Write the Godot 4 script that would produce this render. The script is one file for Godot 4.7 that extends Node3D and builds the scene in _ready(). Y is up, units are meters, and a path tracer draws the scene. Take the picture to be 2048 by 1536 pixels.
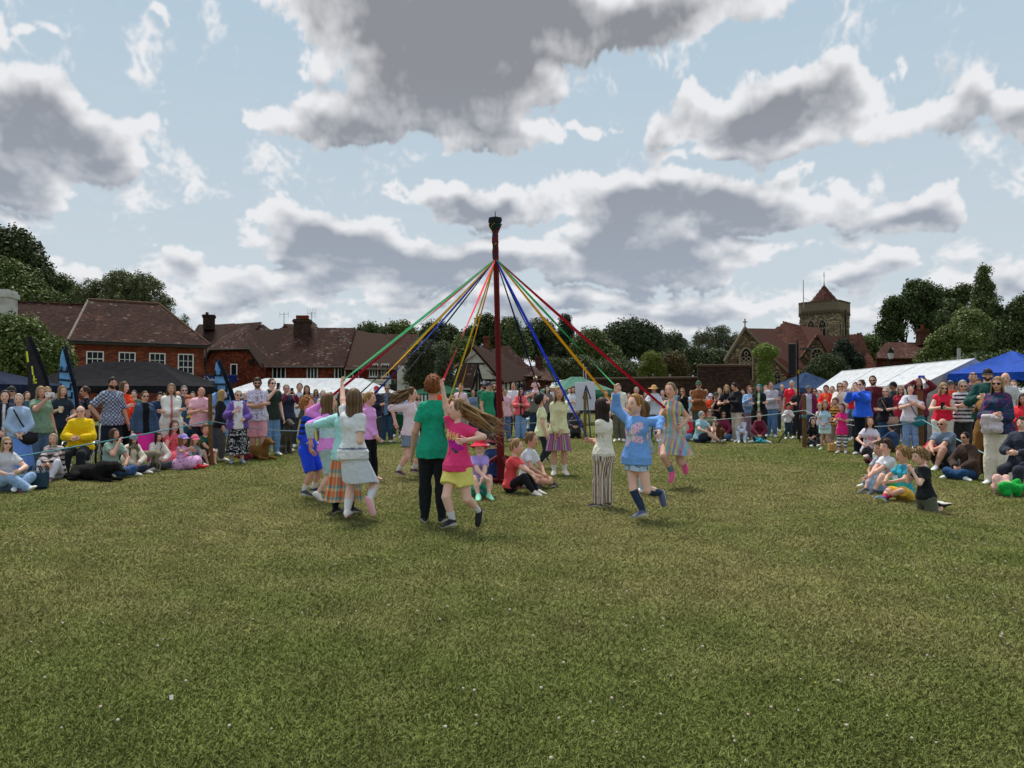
extends Node3D
# A village green on a cloudy summer day: children dance round a maypole inside a ring of spectators.
# Units are metres, y is up, the photographer stands at the origin and looks along -z.

const GAIN := 1.55
var M := {}
var taken := {}
var rng := RandomNumberGenerator.new()
var wob := FastNoiseLite.new()
var fold := FastNoiseLite.new()
var heads := {}
var people := []
var built := []
var hand_at := {}


# ---------------------------------------------------------------- helpers
func lin(hex: String) -> Color:
	var c := Color(hex).srgb_to_linear()
	var m := maxf(c.r, maxf(c.g, c.b)) * GAIN
	var k := GAIN if m < 0.86 else GAIN * 0.86 / m
	return Color(c.r * k, c.g * k, c.b * k)


func raw(hex: String) -> Color:
	return Color(hex).srgb_to_linear()


func numbered(n: String) -> String:
	if not taken.has(n):
		taken[n] = 0
		return n
	taken[n] += 1
	return "%s_%03d" % [n, taken[n]]


func tag(o: Node3D, label := "", category := "", group := "", kind := ""):
	if label: o.set_meta("label", label)
	if category: o.set_meta("category", category)
	if group: o.set_meta("group", group)
	if kind: o.set_meta("kind", kind)
	return o


func thing(called: String, label: String, category: String, at := Vector3.ZERO, turn := 0.0, group := "") -> Node3D:
	var o := Node3D.new()
	o.name = numbered(called)
	add_child(o)
	o.position = at
	o.rotation.y = turn
	tag(o, label, category, group)
	return o


func part(called: String, mb, mat, parent: Node3D, kind := "") -> MeshInstance3D:
	var o := MeshInstance3D.new()
	o.name = called if parent != self else numbered(called)
	o.mesh = mb.mesh() if mb is MB else mb
	o.material_override = mat
	parent.add_child(o, true)
	if kind: o.set_meta("kind", kind)
	return o


class MB:
	var v := PackedVector3Array()
	var n := PackedVector3Array()
	var c := PackedColorArray()
	var t := PackedVector2Array()
	var ix := PackedInt32Array()
	var col := Color.WHITE

	func quad(a: Vector3, b: Vector3, d: Vector3, e: Vector3) -> void:
		var nn := (b - a).cross(e - a)
		if nn.length_squared() < 1e-14: nn = (d - b).cross(e - b)
		nn = nn.normalized()
		var k := v.size()
		v.append(a); v.append(b); v.append(d); v.append(e)
		for i in 4:
			n.append(nn); c.append(col)
		var w := (b - a).length()
		var h := (e - a).length()
		t.append(Vector2(0, h)); t.append(Vector2(w, h)); t.append(Vector2(w, 0)); t.append(Vector2(0, 0))
		ix.append_array(PackedInt32Array([k, k + 2, k + 1, k, k + 3, k + 2]))

	func tri(a: Vector3, b: Vector3, d: Vector3) -> void:
		var nn := (b - a).cross(d - a).normalized()
		var k := v.size()
		v.append(a); v.append(b); v.append(d)
		for i in 3:
			n.append(nn); c.append(col); t.append(Vector2(v[k + i].x, v[k + i].y))
		ix.append_array(PackedInt32Array([k, k + 2, k + 1]))

	func box(x: Transform3D, s: Vector3) -> void:
		var p := []
		for i in 8:
			p.append(x * Vector3((0.5 if i & 1 else -0.5) * s.x, (0.5 if i & 2 else -0.5) * s.y, (0.5 if i & 4 else -0.5) * s.z))
		quad(p[4], p[5], p[7], p[6]); quad(p[1], p[0], p[2], p[3]); quad(p[5], p[1], p[3], p[7])
		quad(p[0], p[4], p[6], p[2]); quad(p[6], p[7], p[3], p[2]); quad(p[0], p[1], p[5], p[4])

	func bx(center: Vector3, s: Vector3, turn := 0.0) -> void:
		box(Transform3D(Basis(Vector3.UP, turn), center), s)

	func bevel(x: Transform3D, s: Vector3, r: float) -> void:
		var h := s * 0.5
		for ax in 3:
			var u := (ax + 1) % 3
			var w := (ax + 2) % 3
			for sg in [-1.0, 1.0]:
				var q := []
				for k in 4:
					var d := Vector3.ZERO
					d[ax] = sg * h[ax]
					d[u] = (h[u] - r) * (1.0 if k == 1 or k == 2 else -1.0)
					d[w] = (h[w] - r) * (1.0 if k >= 2 else -1.0)
					q.append(x * d)
				if sg > 0: quad(q[0], q[1], q[2], q[3])
				else: quad(q[3], q[2], q[1], q[0])
			for su in [-1.0, 1.0]:
				for sw in [-1.0, 1.0]:
					var a1 := Vector3.ZERO
					var b1 := Vector3.ZERO
					a1[u] = su * h[u]; a1[w] = sw * (h[w] - r)
					b1[u] = su * (h[u] - r); b1[w] = sw * h[w]
					var lo := Vector3.ZERO
					lo[ax] = -(h[ax] - r)
					oquad(x * (a1 + lo), x * (b1 + lo), x * (b1 - lo), x * (a1 - lo), x.basis * (a1 + b1))

	func oquad(a: Vector3, b: Vector3, d: Vector3, e: Vector3, out: Vector3) -> void:
		if (b - a).cross(e - a).dot(out) > 0.0: quad(a, b, d, e)
		else: quad(e, d, b, a)

	func tube(p: Array, r: Array, sides := 6, caps := true, flat := 1.0, hint := Vector3(0.13, 0.97, 0.21)) -> void:
		var k := v.size()
		var last := p.size() - 1
		var side := Vector3.ZERO
		var len := 0.0
		for i in p.size():
			var d: Vector3 = (p[mini(i + 1, last)] - p[maxi(i - 1, 0)]).normalized()
			if i == 0:
				side = d.cross(hint)
				if side.length() < 0.05: side = d.cross(Vector3.RIGHT)
				side = side.normalized()
			else:
				side = (side - d * side.dot(d)).normalized()
				len += p[i].distance_to(p[i - 1])
			var up := d.cross(side)
			for j in sides:
				var a := TAU * j / sides
				var e := side * cos(a) + up * sin(a) * flat
				v.append(p[i] + e * r[i]); n.append((side * cos(a) + up * sin(a) / maxf(flat, 0.1)).normalized()); c.append(col)
				t.append(Vector2(float(j) / sides, len))
		for i in last:
			for j in sides:
				var a := k + i * sides + j
				var b := k + i * sides + (j + 1) % sides
				ix.append_array(PackedInt32Array([a, a + sides, b, b, a + sides, b + sides]))
		if caps:
			for e in 2:
				var i := 0 if e == 0 else last
				if r[i] < 1e-4: continue
				var base := v.size()
				var d: Vector3 = (p[1] - p[0]).normalized() if e == 0 else (p[last] - p[last - 1]).normalized()
				var nn := -d if e == 0 else d
				v.append(p[i]); n.append(nn); c.append(col); t.append(Vector2(0.5, 0))
				for j in sides:
					v.append(v[k + i * sides + j]); n.append(nn); c.append(col); t.append(Vector2(0, 0))
				for j in sides:
					var a := base + 1 + j
					var b := base + 1 + (j + 1) % sides
					if e == 0: ix.append_array(PackedInt32Array([base, a, b]))
					else: ix.append_array(PackedInt32Array([base, b, a]))

	func rod(a: Vector3, b: Vector3, r: float, r2 := -1.0, sides := 6) -> void:
		tube([a, b], [r, r if r2 < 0 else r2], sides)

	func ball(center: Vector3, s: Vector3, x := Basis.IDENTITY, rows := 6, cols := 8, lo := 0.0, hi := PI) -> void:
		var k := v.size()
		for i in rows + 1:
			var th := lerpf(lo, hi, float(i) / rows)
			for j in cols + 1:
				var ph := TAU * j / cols
				var d := Vector3(sin(th) * sin(ph), cos(th), sin(th) * cos(ph))
				v.append(center + x * (d * s)); n.append((x * (d / s)).normalized()); c.append(col); t.append(Vector2(float(j) / cols, float(i) / rows))
		for i in rows:
			for j in cols:
				var a := k + i * (cols + 1) + j
				var b := a + cols + 1
				ix.append_array(PackedInt32Array([a, b + 1, b, a, a + 1, b + 1]))

	func grid(p: PackedVector3Array, rows: int, cols: int, colors := PackedColorArray()) -> void:
		var k := v.size()
		for i in rows:
			for j in cols:
				var q := i * cols + j
				var du := p[i * cols + mini(j + 1, cols - 1)] - p[i * cols + maxi(j - 1, 0)]
				var dv := p[mini(i + 1, rows - 1) * cols + j] - p[maxi(i - 1, 0) * cols + j]
				var nn := dv.cross(du)
				v.append(p[q]); n.append(nn.normalized() if nn.length_squared() > 1e-16 else Vector3.UP)
				c.append(colors[q] if colors.size() else col)
				t.append(Vector2(float(j) / (cols - 1), float(i) / (rows - 1)))
		for i in rows - 1:
			for j in cols - 1:
				var a := k + i * cols + j
				var b := a + cols
				ix.append_array(PackedInt32Array([a, b + 1, b, a, a + 1, b + 1]))

	func poly(p: Array, thick := 0.0) -> void:
		var nn := Vector3.ZERO
		for i in p.size():
			nn += p[i].cross(p[(i + 1) % p.size()])
		nn = nn.normalized()
		var ux: Vector3 = (p[1] - p[0]).normalized()
		var uy := nn.cross(ux)
		var flat2 := PackedVector2Array()
		for q in p:
			flat2.append(Vector2((q - p[0]).dot(ux), (q - p[0]).dot(uy)))
		var ids := Geometry2D.triangulate_polygon(flat2)
		for side in (2 if thick > 0 else 1):
			var k := v.size()
			for i in p.size():
				v.append(p[i] - nn * thick * side); n.append(nn if side == 0 else -nn); c.append(col); t.append(flat2[i])
			for i in ids.size() / 3:
				var a := ids[i * 3]
				var b := ids[i * 3 + 1]
				var d := ids[i * 3 + 2]
				var ccw := (flat2[b] - flat2[a]).cross(flat2[d] - flat2[a]) > 0
				if ccw == (side == 0): ix.append_array(PackedInt32Array([k + a, k + d, k + b]))
				else: ix.append_array(PackedInt32Array([k + a, k + b, k + d]))
		if thick > 0:
			for i in p.size():
				var a: Vector3 = p[i]
				var b: Vector3 = p[(i + 1) % p.size()]
				quad(a, a - nn * thick, b - nn * thick, b)

	func mesh() -> ArrayMesh:
		var a := []
		a.resize(Mesh.ARRAY_MAX)
		a[Mesh.ARRAY_VERTEX] = v
		a[Mesh.ARRAY_NORMAL] = n
		a[Mesh.ARRAY_COLOR] = c
		a[Mesh.ARRAY_TEX_UV] = t
		a[Mesh.ARRAY_INDEX] = ix
		var m := ArrayMesh.new()
		if v.size(): m.add_surface_from_arrays(Mesh.PRIMITIVE_TRIANGLES, a)
		return m


func mv(p: Vector3) -> Transform3D:
	return Transform3D(Basis.IDENTITY, p)


func scatter(called: String, mesh: Mesh, mat, where: Array, colors: Array, parent: Node3D, kind := "stuff") -> MultiMeshInstance3D:
	var mm := MultiMesh.new()
	mm.transform_format = MultiMesh.TRANSFORM_3D
	mm.use_colors = true
	mm.mesh = mesh
	mm.instance_count = where.size()
	for i in where.size():
		mm.set_instance_transform(i, where[i])
		mm.set_instance_color(i, colors[i])
	var o := MultiMeshInstance3D.new()
	o.name = called if parent != self else numbered(called)
	o.multimesh = mm
	o.material_override = mat
	parent.add_child(o, true)
	if kind: o.set_meta("kind", kind)
	return o


# ---------------------------------------------------------------- materials
func paint(rough := 0.8, relief: Texture2D = null, depth := 0.0, scale := 4.0, tex: Texture2D = null, world := false) -> StandardMaterial3D:
	var m := StandardMaterial3D.new()
	m.vertex_color_use_as_albedo = true
	m.roughness = rough
	m.metallic_specular = 0.35
	if relief or tex:
		m.uv1_triplanar = true
		m.uv1_world_triplanar = world
		m.uv1_scale = Vector3.ONE * scale
	if relief:
		m.heightmap_enabled = true
		m.heightmap_texture = relief
		m.heightmap_scale = depth
	if tex: m.albedo_texture = tex
	return m


func noise_tex(freq: float, size := 256, octaves := 4, ramp: Gradient = null, seed_ := 1) -> NoiseTexture2D:
	var f := FastNoiseLite.new()
	f.noise_type = FastNoiseLite.TYPE_SIMPLEX_SMOOTH
	f.seed = seed_
	f.frequency = freq
	f.fractal_octaves = octaves
	var t := NoiseTexture2D.new()
	t.width = size
	t.height = size
	t.seamless = true
	t.noise = f
	if ramp: t.color_ramp = ramp
	return t


func ramp_of(stops: Array) -> Gradient:
	var g := Gradient.new()
	g.offsets = PackedFloat32Array(stops.map(func(s): return s[0]))
	g.colors = PackedColorArray(stops.map(func(s): return s[1]))
	return g


func image_tex(w: int, h: int, f: Callable) -> ImageTexture:
	var im := Image.create(w, h, false, Image.FORMAT_RGB8)
	for y in h:
		for x in w:
			im.set_pixel(x, y, f.call(x, y))
	return ImageTexture.create_from_image(im)


func pick(list: Array, k: float) -> Color:
	return Color(list[int(fposmod(k, list.size()))])


func make_materials() -> void:
	var weave := noise_tex(0.09, 256, 3, null, 3)
	var wrinkle := noise_tex(0.02, 256, 3, null, 5)
	var mottle := noise_tex(0.03, 256, 4, ramp_of([[0.0, Color(0.78, 0.78, 0.78)], [0.5, Color(0.95, 0.95, 0.95)], [1.0, Color(1, 1, 1)]]), 9)
	var rf := FastNoiseLite.new()
	rf.noise_type = FastNoiseLite.TYPE_SIMPLEX
	rf.fractal_type = FastNoiseLite.FRACTAL_RIDGED
	rf.frequency = 0.016
	rf.fractal_octaves = 3
	rf.domain_warp_enabled = true
	rf.domain_warp_amplitude = 18.0
	rf.seed = 19
	var crease := NoiseTexture2D.new()
	crease.seamless = true
	crease.noise = rf
	crease.width = 256
	crease.height = 256
	M.skin = paint(0.55)
	M.skin.subsurf_scatter_enabled = true
	M.skin.subsurf_scatter_strength = 0.08
	M.plain = paint(0.85, crease, 0.9, 1.7)
	M.plain.rim_enabled = true
	M.plain.rim = 0.15
	M.knit = paint(0.9, weave, 0.6, 9.0)
	M.puffy = paint(0.5, image_tex(8, 64, func(x, y): return Color.WHITE * (0.5 + 0.5 * absf(sin(y * PI / 32.0)))), 2.2, 2.6)
	M.denim = paint(0.85, weave, 0.2, 6.0, noise_tex(0.015, 256, 4, ramp_of([[0.0, Color(0.55, 0.58, 0.62)], [0.45, Color(0.85, 0.87, 0.9)], [1.0, Color(1, 1, 1)]]), 11))
	M.leather = paint(0.45)
	M.glossy = paint(0.18)
	M.metal = paint(0.35)
	M.metal.metallic = 0.8
	M.paint = paint(0.6, wrinkle, 0.2, 2.0, mottle)
	M.wood = paint(0.75, noise_tex(0.05, 128, 3, null, 7), 0.3, 3.0, noise_tex(0.03, 256, 3, ramp_of([[0.0, Color(0.6, 0.55, 0.5)], [1.0, Color(1, 1, 1)]]), 8))
	M.canvas = paint(0.8, wrinkle, 3.0, 0.5, mottle)
	M.canvas.backlight_enabled = true
	M.canvas.backlight = Color(0.35, 0.35, 0.35)
	M.dark_canvas = paint(0.8, wrinkle, 3.0, 0.5, mottle)
	M.dark_canvas.metallic_specular = 0.12
	# cloth with a print: the print carries its own colours, the vertex colour its strength
	M.hstripe = paint(0.85, weave, 0.2, 6.0, image_tex(4, 32, func(x, y): return Color("#20242e") if y % 16 < 7 else Color.WHITE))
	M.vstripe = paint(0.85, weave, 0.2, 3.4, image_tex(64, 4, func(x, y): return [Color("#ffffff"), Color("#9a6a4a"), Color("#e8dccb"), Color("#5c4a44"), Color("#ffffff"), Color("#b98a5f"), Color("#efe4d6"), Color("#77594a")][int(x / 4) % 8]))
	M.rainbow = paint(0.85, weave, 0.2, 1.0, image_tex(128, 4, func(x, y): return pick(["#e0705c", "#3f63b8", "#e8a05a", "#3a86a8", "#f2b06a", "#7a62b8", "#d8607c", "#4a74c8"], x / 4.0)))
	M.rainbow.uv1_triplanar = false
	M.rainbow.uv1_scale = Vector3(2, 1, 1)
	M.pastel = paint(0.8, crease, 1.2, 1.5, image_tex(128, 64, func(x, y): return pick(["#62cfd4", "#f08aa0", "#d4dc88", "#9088d8", "#f0d470", "#6cc4ba", "#dc5a80", "#a4b8ec"], (x + 3.0 * sin(y * TAU / 64.0)) / 6.0)))
	M.gingham = paint(0.85, weave, 0.2, 7.0, image_tex(32, 32, func(x, y): return Color("#1d2a4d") if (x % 16 < 8) == (y % 16 < 8) else Color("#dfe3ea")))
	M.orange_check = paint(0.85, weave, 0.2, 1.0, image_tex(128, 64, func(x, y): return pick(["#ff6a2c", "#f2d9b0", "#4fa3b8", "#ff8440", "#3f6f86", "#ff5a24", "#d8c9a0", "#6fb0a0"], x / 4.0).lerp(pick(["#ff6a2c", "#ff6a2c", "#57a0b0", "#e8d8b0"], y / 8.0), 0.4)))
	M.orange_check.uv1_triplanar = false
	M.orange_check.uv1_scale = Vector3(2, 2, 1)
	M.multi = paint(0.7, weave, 0.2, 1.1, noise_tex(0.02, 256, 2, ramp_of([[0.0, Color("#16344a")], [0.35, Color("#1c5a68")], [0.45, Color("#2c2f6a")], [0.55, Color("#1a2233")], [0.66, Color("#c42b78")], [0.75, Color("#2a3f8a")], [1.0, Color("#123a3f")]]), 21))
	M.multi.texture_filter = BaseMaterial3D.TEXTURE_FILTER_NEAREST
	for kind in [["floral", ["#ffffff", "#ffffff", "#d8607a", "#4a74b0", "#7a9a60"], 0.35], ["dark_floral", ["#ffffff"], 0.30], ["dots", ["#1c1c20"], 0.22], ["speckle", ["#5a5f70", "#8a8f9c"], 0.3]]:
		var cols: Array = kind[1]
		var im := Image.create(128, 128, false, Image.FORMAT_RGB8)
		im.fill(Color("#15171f") if kind[0] == "dark_floral" else Color.WHITE)
		rng.seed = hash(kind[0])
		for i in int(260 * kind[2]):
			var c0 := Color(cols[rng.randi() % cols.size()])
			var x0 := rng.randi() % 128
			var y0 := rng.randi() % 128
			var rr := 2 + rng.randi() % 4
			for dy in range(-rr, rr + 1):
				for dx in range(-rr, rr + 1):
					if dx * dx + dy * dy <= rr * rr and rng.randf() < 0.85:
						im.set_pixel((x0 + dx + 128) % 128, (y0 + dy + 128) % 128, c0)
		M[kind[0]] = paint(0.85, weave, 0.2, 2.6, ImageTexture.create_from_image(im))
	M.hair = paint(0.55, null, 0.0, 1.0)
	M.hair.albedo_texture = image_tex(256, 16, func(x, y): return Color.WHITE * (0.55 + 0.45 * fposmod(sin(x * 12.9898) * 43758.5, 1.0) * (0.6 + 0.4 * sin(x * 0.35))))
	M.hair.uv1_scale = Vector3(1, 0.5, 1)
	M.fur = paint(0.9, noise_tex(0.12, 256, 3, null, 15), 2.0, 4.0, noise_tex(0.06, 256, 3, ramp_of([[0.0, Color(0.5, 0.5, 0.5)], [1.0, Color(1, 1, 1)]]), 16))
	# buildings
	var grit := noise_tex(0.08, 256, 4, null, 31)
	var stain := noise_tex(0.012, 512, 5, ramp_of([[0.0, Color(0.55, 0.53, 0.5)], [0.45, Color(0.9, 0.88, 0.86)], [1.0, Color(1, 1, 1)]]), 33)
	M.masonry = paint(0.9, grit, 0.8, 1.1, stain)
	M.render = paint(0.85, grit, 0.3, 0.4, noise_tex(0.01, 256, 5, ramp_of([[0.0, Color(0.8, 0.79, 0.77)], [0.5, Color(0.97, 0.97, 0.96)], [1.0, Color(1, 1, 1)]]), 35))
	M.trim = paint(0.5)
	M.glass = paint(0.08)
	M.glass.metallic_specular = 0.22
	M.leaf = paint(0.55)
	M.leaf.backlight_enabled = true
	M.leaf.backlight = Color(0.22, 0.26, 0.12)
	M.bark = paint(0.95, grit, 1.5, 0.8)
	M.grass = paint(0.75)
	M.grass.metallic_specular = 0.2
	M.grass.backlight_enabled = true
	M.grass.backlight = Color(0.15, 0.2, 0.08)


# ---------------------------------------------------------------- sky
# Cumulus banks: azimuth and elevation of the middle, half width and half height (degrees), weight.
const BANKS := [[-4.94, 28.27, 13.10, 2.88, 1.50], [6.99, 27.86, 12.42, 2.29, 1.30], [-12.71, 26.52, 5.41, 2.31, 1.10], [-0.56, 26.61, 9.50, 1.90, 1.30], [-14.93, 20.59, 4.16, 1.51, 1.00], [-10.39, 21.27, 4.68, 2.19, 1.00], [-4.92, 21.87, 4.37, 2.70, 1.20], [-1.35, 19.48, 4.37, 1.34, 1.00], [-17.86, 19.97, 1.64, 1.17, 1.00], [5.79, 20.00, 2.16, 0.56, 0.80], [-34.08, 18.15, 4.00, 2.51, 1.20], [-31.25, 17.15, 3.62, 2.16, 1.20], [-34.58, 14.41, 4.83, 1.98, 1.30], [-29.45, 15.69, 2.78, 1.44, 1.10], [-33.75, 12.66, 3.13, 0.72, 1.00], [-27.01, 18.63, 1.44, 0.64, 0.60], [21.82, 21.64, 4.32, 1.90, 1.10], [17.21, 20.38, 6.62, 1.83, 1.20], [24.83, 19.92, 4.42, 1.75, 1.20], [14.27, 21.33, 2.22, 0.67, 0.80], [28.32, 18.26, 3.28, 1.32, 1.00], [19.70, 18.19, 6.40, 0.81, 0.90], [29.27, 21.97, 0.84, 1.34, 0.70], [32.19, 18.83, 0.99, 1.35, 0.70], [35.20, 17.33, 2.07, 1.71, 1.10], [10.83, 14.86, 7.07, 2.00, 1.38], [17.53, 13.73, 7.56, 1.88, 1.50], [22.12, 15.78, 2.02, 0.95, 0.90], [28.57, 12.69, 3.12, 1.60, 1.50], [-0.95, 14.75, 5.15, 1.53, 1.25], [-5.31, 15.43, 2.96, 1.10, 1.12], [8.51, 12.36, 4.97, 1.20, 1.25], [-16.36, 12.18, 4.85, 1.92, 1.25], [-12.64, 11.83, 5.38, 1.96, 1.38], [-6.47, 10.13, 6.71, 1.58, 1.38], [-0.95, 10.58, 5.93, 1.58, 1.38], [9.27, 10.07, 7.15, 1.83, 1.38], [14.58, 10.62, 5.77, 1.11, 1.12], [12.33, 9.21, 4.45, 0.95, 1.12], [-14.87, 8.55, 7.62, 0.95, 1.12], [-20.61, 7.26, 5.37, 0.84, 1.00], [-4.90, 7.65, 7.91, 0.80, 1.12], [4.98, 7.45, 7.72, 0.80, 1.12], [15.31, 7.03, 7.08, 0.78, 1.12], [26.60, 8.79, 1.81, 1.19, 1.12], [32.92, 7.60, 2.97, 1.20, 1.00], [-31.15, 7.75, 1.71, 1.07, 1.12], [-24.19, 10.27, 2.01, 0.65, 0.88], [25.04, 5.90, 7.58, 0.50, 0.80], [-34.54, 10.75, 1.15, 0.65, 1.00], [-25.80, 25.91, 1.31, 0.47, 0.50], [-33.03, 23.07, 1.14, 0.51, 0.50], [-35.22, 22.68, 0.67, 1.11, 0.60], [-10.40, 23.80, 6.66, 1.79, 1.00], [-0.96, 23.48, 4.77, 2.00, 1.00], [-5.72, 24.71, 5.96, 1.95, 1.20], [3.02, 15.47, 5.89, 1.18, 0.80], [-17.80, 9.53, 7.45, 0.95, 0.80]]


func sky_piece(w: int, h: int, az0: float, az1: float, el0: float, el1: float) -> Image:
	var cover := PackedFloat32Array()
	cover.resize(w * h)
	var kx := w / (az1 - az0)
	var ky := h / (el1 - el0)
	for b in BANKS:
		var r: float = 1.45
		var x0 := maxi(0, int((b[0] - b[2] * r - az0) * kx))
		var x1 := mini(w - 1, int((b[0] + b[2] * r - az0) * kx))
		var y0 := maxi(0, int((el1 - b[1] - b[3] * r) * ky))
		var y1 := mini(h - 1, int((el1 - b[1] + b[3] * r) * ky))
		for y in range(y0, y1 + 1):
			var dy: float = (el1 - (y + 0.5) / ky - b[1]) / b[3]
			if dy < 0: dy *= 1.25
			for x in range(x0, x1 + 1):
				var dx: float = (az0 + (x + 0.5) / kx - b[0]) / b[2]
				var q := 1.0 - (dx * dx + dy * dy) * 0.62
				if q > 0:
					q *= b[4]
					var i := y * w + x
					var g := cover[i]
					cover[i] = maxf(g, q) + 0.25 * minf(g, q)
	var big := FastNoiseLite.new()
	big.seed = 4
	big.noise_type = FastNoiseLite.TYPE_SIMPLEX
	big.frequency = 0.10
	big.fractal_octaves = 6
	big.fractal_gain = 0.56
	var bulge := FastNoiseLite.new()
	bulge.seed = 12
	bulge.noise_type = FastNoiseLite.TYPE_SIMPLEX
	bulge.fractal_type = FastNoiseLite.FRACTAL_RIDGED
	bulge.frequency = 0.11
	bulge.fractal_octaves = 5
	bulge.fractal_gain = 0.5
	var dens := PackedFloat32Array()
	dens.resize(w * h)
	var n2 := PackedFloat32Array()
	n2.resize(w * h)
	for y in h:
		var el := el1 - (y + 0.5) / ky
		var ny := 20.0 * log(maxf(el, 0.0) + 4.0)
		var low := clampf(1.0 - el / 11.0, 0.0, 1.0)
		var high := smoothstep(26.0, 34.0, el)
		for x in w:
			var az := az0 + (x + 0.5) / kx
			var wx := big.get_noise_2d(az * 0.9 + 200.0, ny * 0.9)
			var wy := big.get_noise_2d(az * 0.9, ny * 0.9 + 300.0)
			var fx := x + int(wx * 3.2 * kx)
			var fy := y + int(wy * 1.6 * ky)
			var cv := 0.0
			if fx >= 0 and fx < w and fy >= 0 and fy < h: cv = cover[fy * w + fx]
			var n := big.get_noise_2d(az, ny)
			var gen := (big.get_noise_2d(az * 0.34 + 50.0, ny * 1.25 - 80.0) * 1.6 + 0.38) * low
			var far := maxf(high, smoothstep(36.0, 44.0, absf(az)))
			if far > 0.0: gen = maxf(gen, (big.get_noise_2d(az * 0.3 - 90.0, ny * 0.5 + 40.0) * 1.9 + 0.18) * far)
			cv = maxf(cv, gen)
			var puff := 0.5 - 0.5 * bulge.get_noise_2d(az, ny)
			n2[y * w + x] = wx + wy
			dens[y * w + x] = cv * 1.12 + n * 0.62 + (puff - 0.5) * 0.42 + (0.5 - absf(bulge.get_noise_2d(az * 2.7 + 70.0, ny * 2.7))) * 0.34 - 0.24
	var soft := blurred(dens, w, h, 0.45 * kx)
	var core := blurred(dens, w, h, 2.4 * kx)
	var thin := blurred(dens, w, h, 1.0 * kx)
	var out := PackedByteArray()
	out.resize(w * h * 3)
	var up := maxi(1, int(0.8 * ky))
	for y in h:
		var el := el1 - (y + 0.5) / ky
		var ny := 20.0 * log(maxf(el, 0.0) + 4.0)
		var f := clampf(el / 30.0, 0.0, 1.0)
		var r0 := lerpf(0.67, 0.45, pow(f, 0.8))
		var g0 := lerpf(0.72, 0.585, pow(f, 0.8))
		var b0 := lerpf(0.745, 0.70, f)
		var warm := clampf((el - 8.0) / 16.0, 0.0, 1.0)
		for x in w:
			var i := y * w + x
			var a := clampf((dens[i] + 0.06) / 0.38, 0.0, 1.0)
			a = a * a * (3.0 - 2.0 * a)
			var s := 0.0
			if a > 0.0:
				var az := az0 + (x + 0.5) / kx
				var s1 := soft[i]
				var rise := s1 - soft[maxi(0, y - up) * w + x]
				s = lerpf(thin[i] * 1.25, core[i] * 1.2, clampf((el - 7.0) / 14.0, 0.0, 1.0)) + s1 * 0.22 - 0.36 - rise * 0.9 + (dens[i] - s1) * 0.34 + 0.42 * bulge.get_noise_2d(az * 0.6 + 31.0, ny * 1.1) - 0.25 * n2[i]
				s = clampf(s, 0.0, 1.0)
			var c0 := lerpf(0.84, lerpf(0.36, 0.275, warm), s)
			var c1 := lerpf(0.85, lerpf(0.41, 0.287, warm), s)
			var c2 := lerpf(0.87, lerpf(0.49, 0.318, warm), s)
			out[i * 3] = int(255.0 * pow(lerpf(r0, c0, a), 0.4545))
			out[i * 3 + 1] = int(255.0 * pow(lerpf(g0, c1, a), 0.4545))
			out[i * 3 + 2] = int(255.0 * pow(lerpf(b0, c2, a), 0.4545))
	return Image.create_from_data(w, h, false, Image.FORMAT_RGB8, out)


func blurred(src: PackedFloat32Array, w: int, h: int, px: float) -> PackedFloat32Array:
	var q := maxi(1, int(px))
	var sw := w / q + 1
	var sh := h / q + 1
	var sum := PackedFloat32Array()
	sum.resize(sw * sh)
	for y in h:
		for x in w:
			sum[(y / q) * sw + x / q] += clampf(src[y * w + x], 0.0, 0.9)
	for y in sh:
		for x in sw: sum[y * sw + x] /= mini(q, w - x * q + 1) * mini(q, h - y * q + 1) if x * q < w and y * q < h else 1
	var im := Image.create_from_data(sw, sh, false, Image.FORMAT_RF, sum.to_byte_array())
	im.resize(sw * q, sh * q, Image.INTERPOLATE_CUBIC)
	im.crop(w, h)
	return im.get_data().to_float32_array()


func make_sky() -> Environment:
	var wide := sky_piece(720, 180, -180.0, 180.0, 0.0, 90.0)
	wide.resize(4096, 1024, Image.INTERPOLATE_CUBIC)
	var im := Image.create(4096, 2048, false, Image.FORMAT_RGB8)
	im.fill(Color(0.5, 0.52, 0.5))
	im.blit_rect(wide, Rect2i(2048, 0, 2048, 1024), Vector2i(0, 0))
	im.blit_rect(wide, Rect2i(0, 0, 2048, 1024), Vector2i(2048, 0))
	var front := sky_piece(1024, 376, -45.0, 45.0, 0.0, 33.046875)
	im.blit_rect(front, Rect2i(512, 0, 512, 376), Vector2i(0, 1024 - 376))
	im.blit_rect(front, Rect2i(0, 0, 512, 376), Vector2i(4096 - 512, 1024 - 376))
	var m := PanoramaSkyMaterial.new()
	m.panorama = ImageTexture.create_from_image(im)
	var e := Environment.new()
	e.background_mode = Environment.BG_SKY
	e.sky = Sky.new()
	e.sky.sky_material = m
	e.tonemap_mode = Environment.TONE_MAPPER_LINEAR
	e.tonemap_exposure = 1.0
	e.sdfgi_enabled = true
	e.ssao_enabled = true
	e.ssil_enabled = true
	return e


# ---------------------------------------------------------------- the green
func worn(x: float, z: float) -> float:
	var d := Vector2(x + 0.2, (z + 12.0) * 0.8).length()
	var ring := smoothstep(9.0, 3.0, d) * 0.5
	return clampf(ring + wob.get_noise_2d(x * 9.0, z * 9.0) * 0.85 + wob.get_noise_2d(x * 50.0, z * 50.0) * 0.5 + 0.2 + smoothstep(-1.0, 4.0, x) * 0.12, 0.0, 1.0)


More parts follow.
